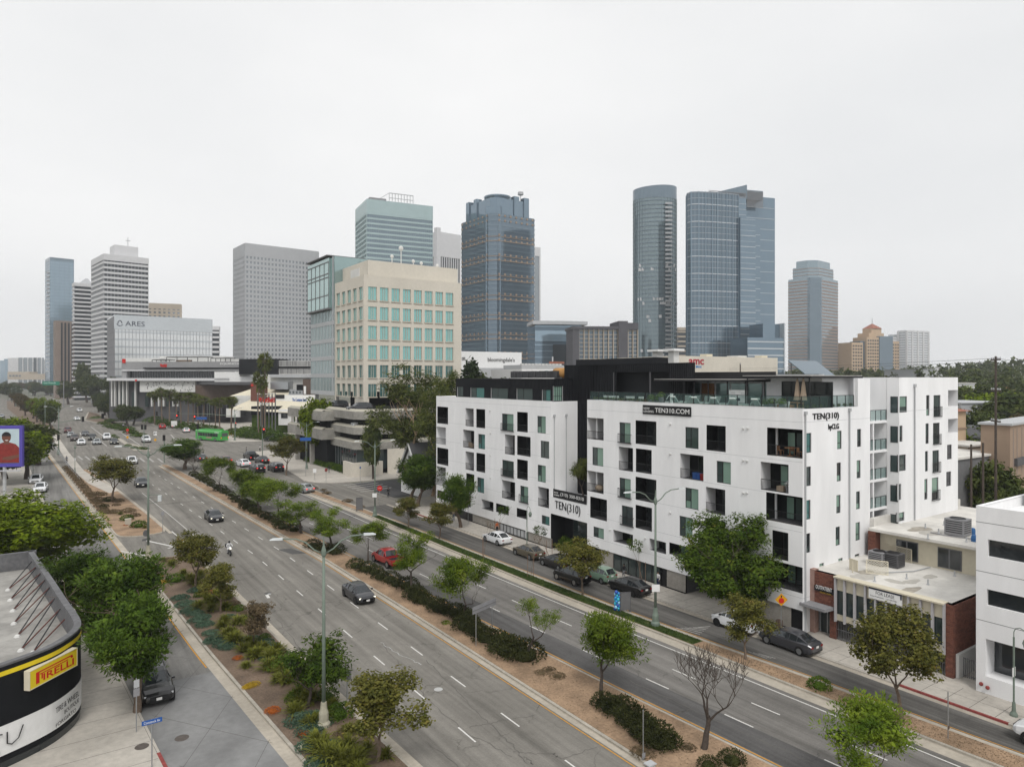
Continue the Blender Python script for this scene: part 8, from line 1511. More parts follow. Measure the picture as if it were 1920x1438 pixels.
# motorcyclist
p = cg(429.5, 1040); t = thing('motorcycle', 'silver and black motorcycle ridden toward the camera', 'motorcycle', p, R(180), None, local=True)
for y in (-.68, .72): b = B(); b.tube([(-.07, y, .32), (.07, y, .32)], .32, 16); w = b.obj('wheel', 'tyre', t); b = B(); b.tube([(-.075, y, .32), (.075, y, .32)], .2, 10); b.obj('rim', 'rim', w)
b=B();b.ball((0,.18,.82),.26,10,6,(.7,1.3,.7));b.ball((0,.62,.95),.2,8,6,(1,.7,1.1));b.obj('fairing','car_white',t,smooth=True);b=B();b.box(-.16,-.75,.74,.16,.0,.86);b.obj('saddle','trim',t);b=B();b.tube([(-.36,.45,1.08),(0,.58,1.05),(.36,.45,1.08)],.025,6);b.obj('handlebar','trim',t);b=B();b.tube([(0,.72,.32),(0,.55,1.0)],.05,6);b.box(-.14,-.1,.28,.14,.35,.7);b.obj('engine_frame','dgrey',t);b=B();b.ball((0,.82,.92),.09,8,5);b.obj('headlight','headlamp_on',t);b=B();b.box(-.28,-1.0,.85,.28,-.55,1.25);b.obj('top_case','black_metal',t)
hips = (0, -.2, .9); rider = [[(hips, .15), ((0, -.12, 1.15), .15), ((0, .0, 1.38), .15), ((0, .05, 1.5), .06)]]
for s in(-1,1):rider+=[[((0,.0,1.38),.15),((s*.22,.03,1.4),.07),((s*.33,.2,1.2),.05),((s*.33,.43,1.1),.04)],[(hips,.15),((s*.12,-.12,.9),.1),((s*.24,.25,.78),.075),((s*.22,-.05,.4),.05),((s*.22,.08,.34),.045)]]
me=skinmesh('person',rider,'cl_white');o=link('person',me,None,p);o.rotation_euler=(0,0,R(180));tag(o,'person in pale jacket and black helmet riding the motorcycle','person');b=B();b.ball((0,.07,1.64),.15,10,7,(.9,1.05,1));b.obj('helmet','black_metal',o,smooth=True)
# ------------------------------------------------------------------ street lamps, signals, signs
LP = {}
def lampparts(two=True):
    if two in LP: return LP[two]
    d={};b=B();b.tube([(0,0,1.0),(0,0,11.0)],[.125,.085],8);d['pole']=(b.mesh('pole','pole_green',smooth=True),);b=B();b.lathe([(.42,0),(.42,.25),(.3,.4),(.3,.9),(.22,1.15),(.18,1.6)],n=8);d['base']=(b.mesh('base','pole_base'),);b=B();b.lathe([(.12,10.9),(.16,11.0),(.16,11.25),(.06,11.6),(.02,12.2)],n=8);d['finial']=(b.mesh('finial','pole_green'),);ar=[];hd=[]
    for s in ((-1, 1) if two else (1,)):
        b=B();b.tube([(s*.05,0,11.05),(s*.6,0,11.35),(s*1.1,0,11.85),(s*1.7,0,12.1),(s*2.6,0,12.15)],.05,6);ar.append(b.mesh('arm','pole_green',smooth=True));b=B();b.add([(s*2.5,-.09,12.1),(s*3.25,-.15,12.12),(s*3.3,.15,12.12),(s*2.5,.09,12.1),(s*2.5,-.06,12.24),(s*3.1,-.1,12.22),(s*3.1,.1,12.22),(s*2.5,.06,12.24)],[(0,1,2,3),(4,5,6,7),(0,1,5,4),(1,2,6,5),(2,3,7,6),(3,0,4,7)]);hd.append(b.mesh('lamp_head','lamp_head'))
    d['arm'] = ar; d['lamp_head'] = hd; LP[two] = d; return d
def lamp(loc, rz, label, two=True, sc=1.0, base='pole_base'):
    t = thing('street_lamp', label, 'street lamp', loc, rz, 'tall street lamps', local=True); t.scale = (sc,) * 3
    for k, ms in lampparts(two).items():
        for m in ms:
            o = link(k, m, t)
            if k == 'base' and base != 'pole_base': paintobj(o, base)
    return t
lamp(at(607,1362,.14),R(-20),'tall twin armed street lamp in the planted median in front of the bushy sycamore');lamp(at(1229,1172,.14),R(-12),'tall twin armed street lamp on the verge near the balloon column',base='pole_green');lamp(at(703,968,.14),R(-12),'tall twin armed street lamp at the sandy end of the verge',base='pole_green');lamp(at(278,1050,.14),R(-20),'tall street lamp with a camera bracket at the planted median tip',True,1.15)
for i,(px,py,s)in enumerate([(110,852,1.15),(84.5,810,1.1),(72.5,786,1.1),(54,772,1.1),(30,762,1.1),(22,755,1.1),(147,748,1.1),(195,756,1.1),(206,752,1.1),(15,750,1.1),(393,800,.9),(440,826,.95),(575,880,.95)]):lamp(at(px,py),R(-15),'slim street lamp along the boulevard near and beyond the crossing',i%2==0,s,'pole_green')
# details on the tip lamp: bracket, camera, signs
q=at(278,1050,0);t=thing('stop_sign','back of a grey octagonal sign strapped to the tip lamp post','sign',(q[0]-.25,q[1]-.22,0),R(20),None,local=True);b=B();b.m=Matrix.Translation((0,0,3.4))@Matrix.Rotation(R(90),4,'X');b.prism([(.42*math.cos(k*.7854+.39),.42*math.sin(k*.7854+.39))for k in range(8)],-.01,.01);b.obj('plate','mgrey',t);b=B();b.box(-.5,-.02,2.5,.5,0,2.75);b.obj('arrow_plate','mgrey',t);b=B();b.rod((0,.05,0),(0,.05,3.8),.03,5);b.obj('post','steel',t)
t=thing('camera_bracket','white traffic camera on a bracket arm of the tip lamp post','camera',(q[0],q[1],0),R(-20),None,local=True);b=B();b.rod((0,0,8.0),(1.3,0,8.0),.04,5);b.obj('arm','pole_green',t);b=B();b.box(1.1,-.2,7.2,1.5,.2,7.9);b.obj('housing','lamp_head',t);b=B();b.rod((0,0,6.9),(1.2,0,7.2),.03,5);b.obj('stay','pole_green',t)
# ornamental lanterns
def lantern(loc, label, h=5.2):
    t=thing('lantern_post',label,'street lamp',loc,0,'ornamental lantern posts',local=True);b=B();b.tube([(0,0,.5),(0,0,h)],.06,7);b.obj('post','pole_green',t);b=B();b.lathe([(.24,0),(.24,.12),(.13,.3),(.1,.9)],n=8);b.obj('base','pole_green',t);b=B();b.tube([(0,0,h)]+[(0,-.35+.35*math.cos(a),h+.35+.35*math.sin(a))for a in(.0,.8,1.57,2.4,3.1)]+[(0,-.7,h+.1)],.03,5);b.obj('crook','pole_green',t);b=B();b.lathe([(.05,.1),(.16,0),(.24,-.25),(.2,-.3),(.15,-.55),(.05,-.6)],(0,-.7,h),8);b.obj('lantern','pole_green',t);b=B();b.box(-.2,-.02,2.6,.2,.02,3.2);b.m=None;b.obj('notice','white',t)
lantern(at(988,1035,.13),'ornamental crook lantern on the pavement by the apartment left wing');lantern((52.9,18.4,.13),'ornamental crook lantern on the pavement by the white office');lantern(at(62,902,.13),'ornamental crook lantern on the left pavement below the billboard',7);lantern(at(140.5,884,.17),'slim post lantern at the crossing plaza edge',6)
# traffic signals
def sighead(par, x, y, z, lit, name='signal_head', face=-1):
    b = B(); b.box(x - .2, y - .12, z - .6, x + .2, y + .12, z + .6); b.box(x - .34, y + .02, z - .75, x + .34, y + .05, z + .75); h = b.obj(name, 'signal_black', par)
    if lit: b = B(); b.disc((x, y + face * .135, z + .38), (0, face, 0), .17, 10); b.obj('red_lens', 'red_light', h)
def signal(loc, rz, arm, label, heads, h=6.0, lit=True, lamp_=False):
    t = thing('traffic_signal', label, 'traffic light', loc, rz, 'traffic signals', local=True); b = B(); b.tube([(0, 0, 0), (0, 0, h)], .12, 7); b.obj('pole', 'pole_green', t)
    if arm: b = B(); b.tube([(0, 0, h - .8), (arm * .4, 0, h + .1), (arm, 0, h + .45)], [.1, .08, .05], 6); b.obj('mast_arm', 'pole_green', t)
    for x, z in heads: sighead(t, x, -.25, z, lit)
    return t
def sg_at(px, py): p = G(px, py); return (p.x, p.y, .1)
s = signal(sg_at(110, 853), R(-25), 12.5, 'mast arm signal seen from behind at the near left corner', [(6.5, 10.2), (11.8, 11.0), (0, 5.0)], 10, False)
signal(sg_at(308,868),R(-25),0,'short signal post at the nose of the centre median',[(0,6.5)],7,False);signal(sg_at(270,838),R(-25),0,'twin headed signal post on the turn island',[(-.5,6.3),(.5,6.3)],6.6,False);signal(sg_at(371,852),R(-25),0,'signal post behind the median tree facing the side road',[(0,8)],8.4,False)
signal(sg_at(441, 826), R(180 - 25), 22, 'long mast arm signal with red lights by the plaza corner', [(0, 4.0), (19, 9.6), (26, 9.7)], 9.3, False)
t = signal(sg_at(492, 858), R(-10), 0, 'tall dark signal pole with a red light on the corner pavement', [(.3, 7.5)], 9, True)
for k, (px, py, D) in enumerate([(332, 779, 300), (365, 781, 295), (441.5, 793, 268), (226, 744, 470), (179, 733.5, 560), (262, 754, 400), (198, 741, 520)]):
    p=atD(px,D);z=zz(py,D);t=thing('traffic_signal','small red traffic light showing across the crossing','traffic light',(p.x,p.y,0),-YAW,'red lights beyond the crossing',local=True);sc=D/300;b=B();b.rod((0,.2,0),(0,.2,z),.1*sc,5);b.obj('pole','mgrey',t);b=B();b.box(-.35*sc,-.1,z-1.1*sc,.35*sc,.15,z+.5*sc);b.obj('signal_head','signal_black',t);b=B();b.disc((0,-.12,z),(0,-1,0),.26*sc,10);b.obj('red_lens','red_light',t)
# signs
def post_sign(loc, h, plates, label, rz=0, name='sign_post', cat='sign'):
    t = thing(name, label, cat, loc, rz, None, local=True); b = B(); b.rod((0, .04, 0), (0, .04, h), .035, 5); b.obj('post', 'steel', t)
    for (shape, w, hh, z, m, txt) in plates:
        b = B()
        if shape == 'rect': b.box(-w / 2, -.01, z, w / 2, .01, z + hh)
        else:
            n=8 if shape=='oct' else 4;b.m=Matrix.Translation((0,0,z))@Matrix.Rotation(R(90),4,'X');b.prism([(w*math.cos(k*2*math.pi/n+(math.pi/8 if n==8 else 0)),w*math.sin(k*2*math.pi/n+(math.pi/8 if n==8 else 0)))for k in range(n)],-.01,.01)
        o = b.obj('plate', m, t)
        if txt:text(txt,(w if shape=='rect' else w*1.4)*.8,(hh if shape=='rect' else w*.7)*.55,Matrix.Translation((-(w if shape=='rect' else w*1.4)*.4,-.013,(z+hh*.22)if shape=='rect' else z-w*.2))@Matrix.Rotation(R(90),4,'X'),'white' if m in('sign_red','sign_blue')else 'black_metal',t,.002)
    return t
mat('sign_amber', (.65, .32, .01), .6, .03, 3)
post_sign(at(712,945,.13),3.1,[('oct',.48,0,2.8,'sign_red','STOP')],'red stop sign at the side street corner',R(-30),'stop_sign');post_sign(at(611.5,905,.13),3.0,[('oct',.4,0,2.7,'redkerb','')],'red sign seen edge on at the hedge pavement',R(20));t=post_sign(at(1465,1186,.13),3.3,[('dia',.55,0,2.9,'sign_amber','')],'amber diamond sign with a red disc at the brick office kerb',R(-35),'warning_sign');b=B();b.disc((0,-.03,2.82),(0,-1,0),.24,14);b.obj('red_disc','sign_red',t);b=B();b.box(-.05,-.03,3.1,.05,-.02,3.28);b.obj('arrow_mark','black_metal',t)
post_sign(at(256,1372,.13),3.4,[('rect',.32,.5,2.8,'lgrey',''),('rect',.36,.5,2.25,'grey','')],'grey parking signs on a post under the street tree',R(10));post_sign(at(285,1438,.13),2.75,[('rect',1.05,.26,2.5,'sign_blue','Comstock Av')],'blue street name sign reading Comstock at the red kerb',R(0),'street_name_sign')
post_sign(at(651,1330,.14),2.6,[('rect',.55,.6,2.0,'mgrey','')],'grey square sign seen from behind beside the staked tree',R(-20));post_sign(at(305,1000,.14),3.2,[('rect',.4,.5,2.6,'grey','')],'grey sign post at the sandy median tip',R(-20));post_sign(at(1779,1385,.14),2.9,[('rect',.2,.22,.6,'brown_wall','')],'thin bare sign post on the brown dirt strip');post_sign(at(1207,1424,.14),2.9,[('rect',.25,.4,.0,'grey','')],'thin grey post with a concrete foot on the centre median');post_sign(at(878,985,.13),3.4,[('rect',.3,.5,2.7,'grey','')],'slim sign post on the pavement at the left wing');post_sign(at(675.5,905,.13),3.6,[('rect',.3,.4,3.0,'sign_blue','')],'slim post with a small blue plate at the corner pavement');post_sign(at(590,900,.13),2.6,[('rect',.7,.9,1.6,'white','')],'white notice board on the corner pavement',R(-20));post_sign(at(573,893,.13),9.0,[('rect',2.4,.75,8.0,'sign_blue','')],'blue street name plate on a tall post at the corner',R(-25),'street_name_sign');post_sign(at(239,832,.1),5.4,[('oct',.5,0,4.6,'sign_red',''),('rect',.7,.6,3.2,'redkerb',''),('dia',.5,0,2.2,'sign_amber','')],'stacked red and amber signs at the turn island',R(-30));post_sign(at(291,838,.1),5.0,[('rect',1.0,1.3,3.7,'white','P'),('dia',.5,0,2.3,'sign_amber','')],'white arrow sign above an amber diamond at the far median',R(-30));post_sign(at(73.5,825,.1),4.2,[('dia',.95,0,3.6,'lgrey','')],'grey diamond sign seen from behind by the left median',R(-30))
for px, py, w, h, lab in ((337.5, 790, 1.6, 2.2, 'white no turn sign hung near the red signal'), (384, 787, 6.0, 1.6, 'blue street name plate on the mast arm by the plaza')):
    pass
p = atD(378, 280); post_sign((p.x, p.y, .1), zz(783, 280) + .8, [('rect', 4.4, 1.0, zz(787, 280), 'sign_blue', '')], 'blue street name plate beside the long mast arm', -YAW, 'street_name_sign')
# two legged grey sign
a,c=Vector(at(892.5,1211,.14)),Vector(at(922.5,1196,.14));ang=math.atan2(c.y-a.y,c.x-a.x);L_=(c-a).length;t=thing('two_legged_sign','long grey sign on two legs seen from behind in the centre median','sign',tuple(a),ang,None,local=True);b=B();b.rod((0,0,0),(0,0,3.2),.04,5);b.obj('leg','steel',t);b=B();b.rod((L_,0,0),(L_,0,3.2),.04,5);b.obj('leg','steel',t);b=B();b.box(-.5,-.05,2.75,L_+.5,-.03,3.35);b.obj('panel','grey',t);b=B();b.box(-.5,-.08,3.0,L_+.5,-.05,3.06);b.obj('stiffener','mgrey',t)
# a-frame boards and balloons
def aboard(px, py, h, w, rz, label, m='mgrey'):
    t=thing('banner_stand',label,'sign board',at(px,py,.16),rz,None,local=True);b=B();b.m=Matrix.Rotation(R(8),4,'X');b.box(-w/2,0,.12,w/2,.05,h);b.obj('board',m,t);b=B();b.m=Matrix.Rotation(R(8),4,'X')
    for q in ((-w / 2 - .03, -.02, .05, -w / 2, .07, h + .03), (w / 2, -.02, .05, w / 2 + .03, .07, h + .03), (-w / 2, -.02, h, w / 2, .07, h + .03)): b.box(*q)
    b.obj('frame', 'dgrey', t); b = B(); b.rod((-w / 2, -.03, h * .95), (w / 2, -.05, h * .6), .02, 4); b.obj('brace', 'dgrey', t); b = B()
    for s in (-1, 1): b.box(s * w / 2 - .05, -.25, 0, s * w / 2 + .05, .3, .06)
    b.obj('foot', 'dgrey', t)
aboard(1172, 1146, 1.9, .95, R(-25), 'dark banner stand seen from behind beside the blue balloons'); aboard(674, 957, 2.2, 1.0, R(-25), 'dark leaning banner stand on the sandy strip end')
q=Vector(at(1157,1146,.16));t=thing('balloon_column','column of blue and white balloons on the grass verge','balloons',tuple(q),0,None,local=True);r=random.Random(2);b=B();b.rod((0,0,0),(0,0,1.9),.02,5);b.obj('pole','white',t)
for n, c in dict(bl1=(.02, .25, .6), bl2=(.25, .55, .75), bl3=(.02, .08, .4), bl4=(.03, .42, .55)).items(): mat(n, c, .25, 0, spec=.6)
for k in range(26):a=k*2.4;z=.18+k*.068;b=B();b.ball((.17*math.cos(a),.17*math.sin(a),z),.15*r.uniform(.75,1.1),9,6,(1,1,1.12));b.obj('balloon',['bl1','bl2','bl4','bl3'][(k*7+k//3)%4],t,smooth=True)
# billboard
bp=atD(8,129);BBz0,BBz1=zz(875,129),zz(798,129);t=thing('billboard','purple framed billboard showing a smiling man in a red shirt','billboard',(bp.x,bp.y,0),R(-28),None,local=True);mat('purple',(.08,.06,.33),.6,.05,1);mat('bb_sky',(.42,.52,.56),.8,.1,.3);mat('bb_skin',(.14,.06,.04),.8,.15,2);mat('bb_red',(.20,.025,.02),.8,.2,2);W0,W1=-5.6,3.35
b = B(); b.box(W0, -.3, BBz0, W1, .3, BBz1); o = b.obj('frame', 'purple', t); b = B(); b.box(W0 + .7, -.32, BBz0 + .7, W1 - .55, -.302, BBz1 - .6); pb = b.obj('poster', 'bb_sky', t); cx_, cz_ = .5, BBz0 + .7
def flat(nm, pts, m, y): bb = B(); bb.poly([(min(cx_ + x * 1.3, W1 - .56), y, cz_ + z * 1.12) for x, z in pts]); bb.obj(nm, m, pb)
flat('poster_shape',[(-2.4,0),(2.6,0),(2.6,1.2),(-2.4,1.4)],'dgrey',-.324);flat('poster_shirt',[(-1.9,.1),(1.9,.1),(2.3,1.6),(2.1,2.6),(1.3,3.2),(.5,3.5),(-.4,3.5),(-1.3,3.1),(-2.1,2.2)],'bb_red',-.328);flat('poster_arm',[(.5,.5),(2.2,1.0),(2.2,1.5),(1.4,1.4),(-.4,1.0),(-.5,.6)],'bb_skin',-.336);flat('poster_head',[(.05+.62*math.cos(k*.4),4.35+.85*math.sin(k*.4))for k in range(16)],'bb_skin',-.332);flat('poster_neck',[(-.3,3.2),(.45,3.2),(.4,3.8),(-.3,3.8)],'bb_skin',-.331);flat('poster_hair',[(.05+.64*math.cos(k*.35),4.55+.72*math.sin(k*.35))for k in range(0,10)],'black_metal',-.334);flat('poster_smile',[(-.15,3.9),(.3,3.92),(.25,3.82),(0,3.78)],'white',-.338)
b = B(); b.tube([(0, .1, 0), (0, .1, BBz0)], .3, 8); b.obj('post', 'lgrey', t); b = B(); b.box(W0, -1.2, BBz0 - .75, W1, -.4, BBz0 - .6); b.obj('catwalk', 'lgrey', t)
# overhead guide sign far up the boulevard
p=atD(97,520);t=thing('guide_sign','green overhead guide sign spanning the far boulevard','sign',(p.x,p.y,0),-YAW,None,local=True);mat('sign_green',(.02,.2,.13),.6,.05,1);b=B();z0,z1=zz(722,520),zz(715,520);b.box(-7,-.2,z0,6,0,z1);b.obj('panel','sign_green',t);b=B();b.rod((-9,.2,z0+1),(9,.2,z0+1),.2,5);b.obj('gantry','grey',t);b=B();b.rod((9,.2,0),(9,.2,z1),.3,6);b.obj('post','grey',t);text('Santa Monica Bl',9,1.0,MY(-6,z0+1.2,-.21),'white',t,.01)
# utility poles and wires
def upole(px, D, ztop, label, arms=2, r=.17):
    p = atD(px, D); t = thing('utility_pole', label, 'utility pole', tuple(p), R(40), None, local=True); b = B(); b.tube([(0, 0, 0), (0, 0, ztop)], [r, r * .7], 8); b.obj('pole', 'bark_dark', t)
    for k in range(arms):b=B();z=ztop-.5-k*3.6;b.box(-1.3,-.06,z,1.3,.06,z+.16);a=b.obj('crossarm','bark_dark',t);b=B();[b.lathe([(.06,0),(.09,.1),(.05,.22)],(x,0,z+.16),6)for x in(-1.2,-.6,.6,1.2)];b.obj('insulator','lgrey',t)
    return p
p1=upole(1867,80,zz(668,80),'tall brown utility pole with cross arms right of the rear wing',3);upole(1821,77,zz(833,77),'short cut brown pole beside the dark grey block',0,.15);upole(1843,79,zz(830,79),'second short brown pole behind the dark grey block',0,.17);p3=upole(1388,150,zz(681,150),'utility pole top in front of the cinema wall',1)
b = B(); z = zz(672, 80); P_ = atD(1867, 80); Q_ = atD(1300, 300)
for dz in (0, -.4): b.tube([(P_.x + (Q_.x - P_.x) * k / 10, P_.y + (Q_.y - P_.y) * k / 10, z + dz + (zz(690, 300) - z) * k / 10 - 4 * .6 * (k / 10) * (1 - k / 10)) for k in range(11)], .025, 3)
Q2=atD(2100,90);b.tube([(P_.x,P_.y,z),(Q2.x,Q2.y,z-2)],.025,3);b.tube([(P_.x,P_.y,z-6.4),(Q2.x,Q2.y,z-8)],.03,3);single(b,'power_cable','black_metal','thin power cables strung from the tall brown utility pole','cable',loc=(P_.x,P_.y,z))
# plaza fence by the frontage
t=thing('plaza_railing','grey metal railing along the raised path by the frontage road','railing',at(120,858,.17),0);b=B();P_=[Vector(at(x,y,.17))for x,y in((84,815),(96,832),(112,856),(128,878),(150,903))]
b.tube([p + Vector((0, 0, 1.1)) for p in P_], .05, 5); b.tube([p + Vector((0, 0, .6)) for p in P_], .03, 5)
for i in range(len(P_) - 1):
    for k in range(6): q = P_[i].lerp(P_[i + 1], k / 6); b.rod(q, q + Vector((0, 0, 1.1)), .035, 4)
b.obj('rails', 'lgrey', t)
# bollards at plaza and utility boxes
for k,px in enumerate((418,422,426,430,434,438)):p=atD(px,262);b=B();b.tube([(0,0,0),(0,0,1.0)],.12,8);b.ball((0,0,1.0),.12,8,4);o=b.obj('bollard','sign_amber');o.location=(p.x,p.y,.13);tag(o,'yellow bollard in the row at the plaza edge','bollard','yellow bollards')
for px, py, w, lab in ((240, 984, .8, 'pale utility cabinet on the sandy median'), (1109, 1110, 0, '')):
    if w: b = B(); b.box(-.4, -.3, 0, .4, .3, .9); b.box(-.43, -.33, .9, .43, .33, .95); o = b.obj('utility_cabinet', 'beige2'); o.location = at(px, py, .16); tag(o, lab, 'cabinet')
b=B();b.box(-.3,-.3,0,.3,.3,.06);b.box(-.24,-.24,.06,.24,.24,.075);o=b.obj('valve_cover','cream');o.location=at(568,1399,.16);tag(o,'square pale valve cover on the mulch near the lamp base','cover')
b = B(); b.box(-.3, -.25, 0, .3, .25, .06); b.box(-.24, -.2, .06, .24, .2, .075); o = b.obj('valve_cover', 'lgrey'); o.location = at(1219, 1432, .16); tag(o, 'small grey valve cover on the centre median dirt', 'cover')
p=(55.3,onX(1459,55.0)[0],.13);b=B();b.lathe([(.25,0),(.3,.05),(.3,.85),(.26,.9)],n=10);b.lathe([(.12,.9),(.12,.93)],n=8);o=b.obj('litter_bin','brown_wall');o.location=at(1461,1181,.13);tag(o,'brown litter bin by the amber diamond sign','bin')
# notice on lamp posts
for px,py,lab in((1229,1172,'white notice strapped to the verge lamp post by the balloons'),(703,968,'white notice strapped to the lamp post at the sandy end')):q=at(px,py,.14);b=B();b.box(-.35,-.02,3.1,.35,0,3.75);b.box(-.3,-.024,3.5,.3,-.021,3.62);o=b.obj('lamp_notice','white');o.location=(q[0]-.14,q[1]-.18,q[2]);o.rotation_euler=(0,0,-YAW);tag(o,lab,'notice')
# ------------------------------------------------------------------ rooftop deck furniture
ZD = ZTR - .28
def lounger(x, y, rz, label):
    t=thing('sun_lounger',label,'sun lounger',(x,y,ZD),rz,'sun loungers on the roof deck',local=True);b=B();b.box(-.35,-.95,.22,.35,.4,.32);b.obj('frame','wood',t);b=B();b.box(-.33,-.93,.32,.33,.35,.44);b.obj('seat_cushion','cushion',t);b=B();b.m=Matrix.Translation((0,.38,.36))@Matrix.Rotation(R(48),4,'X');b.box(-.33,0,0,.33,.85,.12);b.obj('back_cushion','cushion',t)
    for sx in (-1, 1):
        for yy in (-.85, .3): b = B(); b.box(sx * .3 - .04, yy - .04, 0, sx * .3 + .04, yy + .04, .22); b.obj('leg', 'wood', t)
for i, px in enumerate((1272, 1290, 1312, 1330, 1348, 1366, 1384, 1408, 1425)): lounger(55.75, onX(px, 55.75)[0], R(160 if i % 2 else 90), 'cushioned wooden sun lounger on the roof deck by the glass guard')
for i, px in enumerate((1285, 1302, 1322, 1340)): lounger(58.2, onX(px, 58.2)[0], R(150), 'cushioned wooden sun lounger under the roof deck canopy')
def planter(x, y, h, label, z=None):
    t=thing('deck_planter',label,'planter',(x,y,ZD if z is None else z),0,'round planters on the roof deck',local=True);b=B();b.lathe([(.2,0),(.3,h*.5),(.25,h)],n=10);b.obj('pot','mgrey',t,smooth=True);o=link('foliage',SM['green'][0],t);o.location=(0,0,h);o.scale=(.38,.38,.55)
for px, h in ((1221, .6), (1231, .55), (1240, .9), (1437, .5), (1448, .6), (1466, .6)): planter(55.4, onX(px, 55.4)[0], h, 'grey planter with bright foliage by the deck guard')
def deckseat(x, y, rz, label):
    t=thing('deck_chair',label,'chair',(x,y,ZD),rz,'lounge chairs on the roof deck',local=True);b=B();b.box(-.35,-.35,.28,.35,.35,.42);b.obj('seat_cushion','white',t);b=B();b.box(-.35,.28,.42,.35,.4,.85);b.obj('back_cushion','white',t);b=B();b.box(-.4,-.38,.2,.4,.4,.28);[b.box(s*.4-.03,-.35,0,s*.4+.03,.38,.55)for s in(-1,1)];b.obj('frame','wood',t)
for px in (1140, 1150, 1160, 1180, 1190, 1206, 1455, 1478): deckseat(56.2, onX(px, 56.2)[0], R(90), 'low wooden lounge chair with white cushions on the roof deck')
t = thing('dining_table', 'long wooden dining table on the deck by the closed parasols', 'table', (56.6, onX(1478, 56.6)[0], ZD), 0, None, local=True); b = B(); b.box(-.5, -1.3, .7, .5, 1.3, .76); b.obj('top', 'wood', t)
for sx in (-.42, .42):
    for sy in (-1.2, 1.2): b = B(); b.box(sx - .05, sy - .05, 0, sx + .05, sy + .05, .7); b.obj('leg', 'wood', t)
mat('parasol', (.36, .28, .21), .9, .06, 3)
for px in (1495, 1506.5):
    y=onX(px,57.0)[0];t=thing('closed_parasol','closed beige parasol standing on the roof deck','parasol',(57.0,y,ZD),0,'closed parasols',local=True);b=B();b.rod((0,0,0),(0,0,3.0),.03,6);b.obj('pole','wood',t);b=B();b.lathe([(.34,.95),(.28,1.3),(.2,1.9),(.16,2.3),(.1,2.75),(.03,2.95)],n=9);b.obj('canopy','parasol',t)
t=thing('notice_board','white pool rules board on the deck glazing','notice board',(58.0,onX(1383,58.0)[0],ZD),0,None,local=True);b=B();b.box(0,-1.05,.45,.04,1.05,1.75);b.obj('panel','white',t);b=B();b.box(-.006,-.3,.65,-.001,.3,.95);b.obj('dark_panel','car_blue',t);b=B();[b.box(-.005,.3,1.0+k*.12,-.001,.9,1.04+k*.12)for k in range(5)];[b.box(-.005,-.9,1.0+k*.12,-.001,-.4,1.04+k*.12)for k in range(5)];stuff(b.obj('printed_line','lgrey',t))
t=thing('pool_lift','white pool lift chair on the roof deck','pool lift',(56.4,onX(1260,56.4)[0],ZD),0,None,local=True);b=B();b.box(-.15,-.15,0,.15,.15,1.3);b.obj('column','white',t);b=B();b.tube([(0,0,1.2),(0,.5,1.0),(0,.8,.6)],.05,6);b.obj('arm','white',t);b=B();b.box(-.25,.6,.3,.25,1.0,.4);b.obj('seat','white',t)
for i in range(26): y = YR - .5 - i * .42; shrub('tuft', 'deck_grass', 'green grass in the deck edge planter trough', (FX + .75, y, ZD + .35), .55, .8, 'deck trough grasses', 'grass')
for i in range(9): x = FX + 1 + i * 1.0; shrub('tuft', 'deck_grass', 'green grass in the side deck trough', (x, YC + .75, ZD + .3), .5, .9, 'side deck grasses', 'grass')
# left wing rooftop condensers, tank, vents
for i, px in enumerate((967, 979, 991, 1003, 1016, 1026, 1036, 1044)): acunit((60.5, onX(px, 60.5)[0], 22.27), 1.15, 'grey condenser unit in the row on the left penthouse roof', 'dgrey')
t=thing('water_tank','rusty orange cylindrical tank beside the condenser row','tank',(61.2,onX(1051,61.2)[0],22.27),0,None,local=True);b=B();b.tube([(0,-1,.8),(0,1,.8)],.75,14);b.obj('drum',mat('tank_orange',(.42,.22,.07),.7,.15,2)and 'tank_orange',t,smooth=True);b=B();b.box(-.5,-.8,0,.5,-.6,.5);b.box(-.5,.6,0,.5,.8,.5);b.obj('cradle','grey',t)
for px,lab in((1233,'white mushroom vent on the black penthouse roof beside its twin'),(1263,'second white mushroom vent on the black penthouse roof')):t=thing('roof_vent',lab,'vent',(62.5,onX(px,62.5)[0],24.12),0,'mushroom vents',local=True);b=B();b.box(-.45,-.45,0,.45,.45,1.5);b.obj('curb','white2',t);b=B();b.box(-.9,-.9,1.5,.9,.9,1.75);b.obj('cap','white',t)
for i, px in enumerate((1664, 1668, 1672, 1676, 1644, 1650, 1656)): acunit((XS1 + 3 + i * .4, 42 + i * 1.2, ZTB - .6), 1.0, 'silver condenser unit among the rear roof plant', 'lgrey')
t=thing('solar_panel','tilted dark panel rack on the rear wing roof','solar panel',(XB+6,46,ZTB-.6),0,None,local=True);b=B();b.add([(0,0,0),(6,0,0),(6,3.5,2.6),(0,3.5,2.6),(0,0,.1),(6,0,.1),(6,3.5,2.7),(0,3.5,2.7)],[(0,1,2,3),(4,5,6,7),(0,1,5,4),(1,2,6,5),(2,3,7,6),(3,0,4,7)]);b.obj('panel','tg_slate',t);b=B();b.rod((.3,3.3,0),(.3,3.3,2.5),.06);b.rod((5.7,3.3,0),(5.7,3.3,2.5),.06);b.obj('strut','dgrey',t)
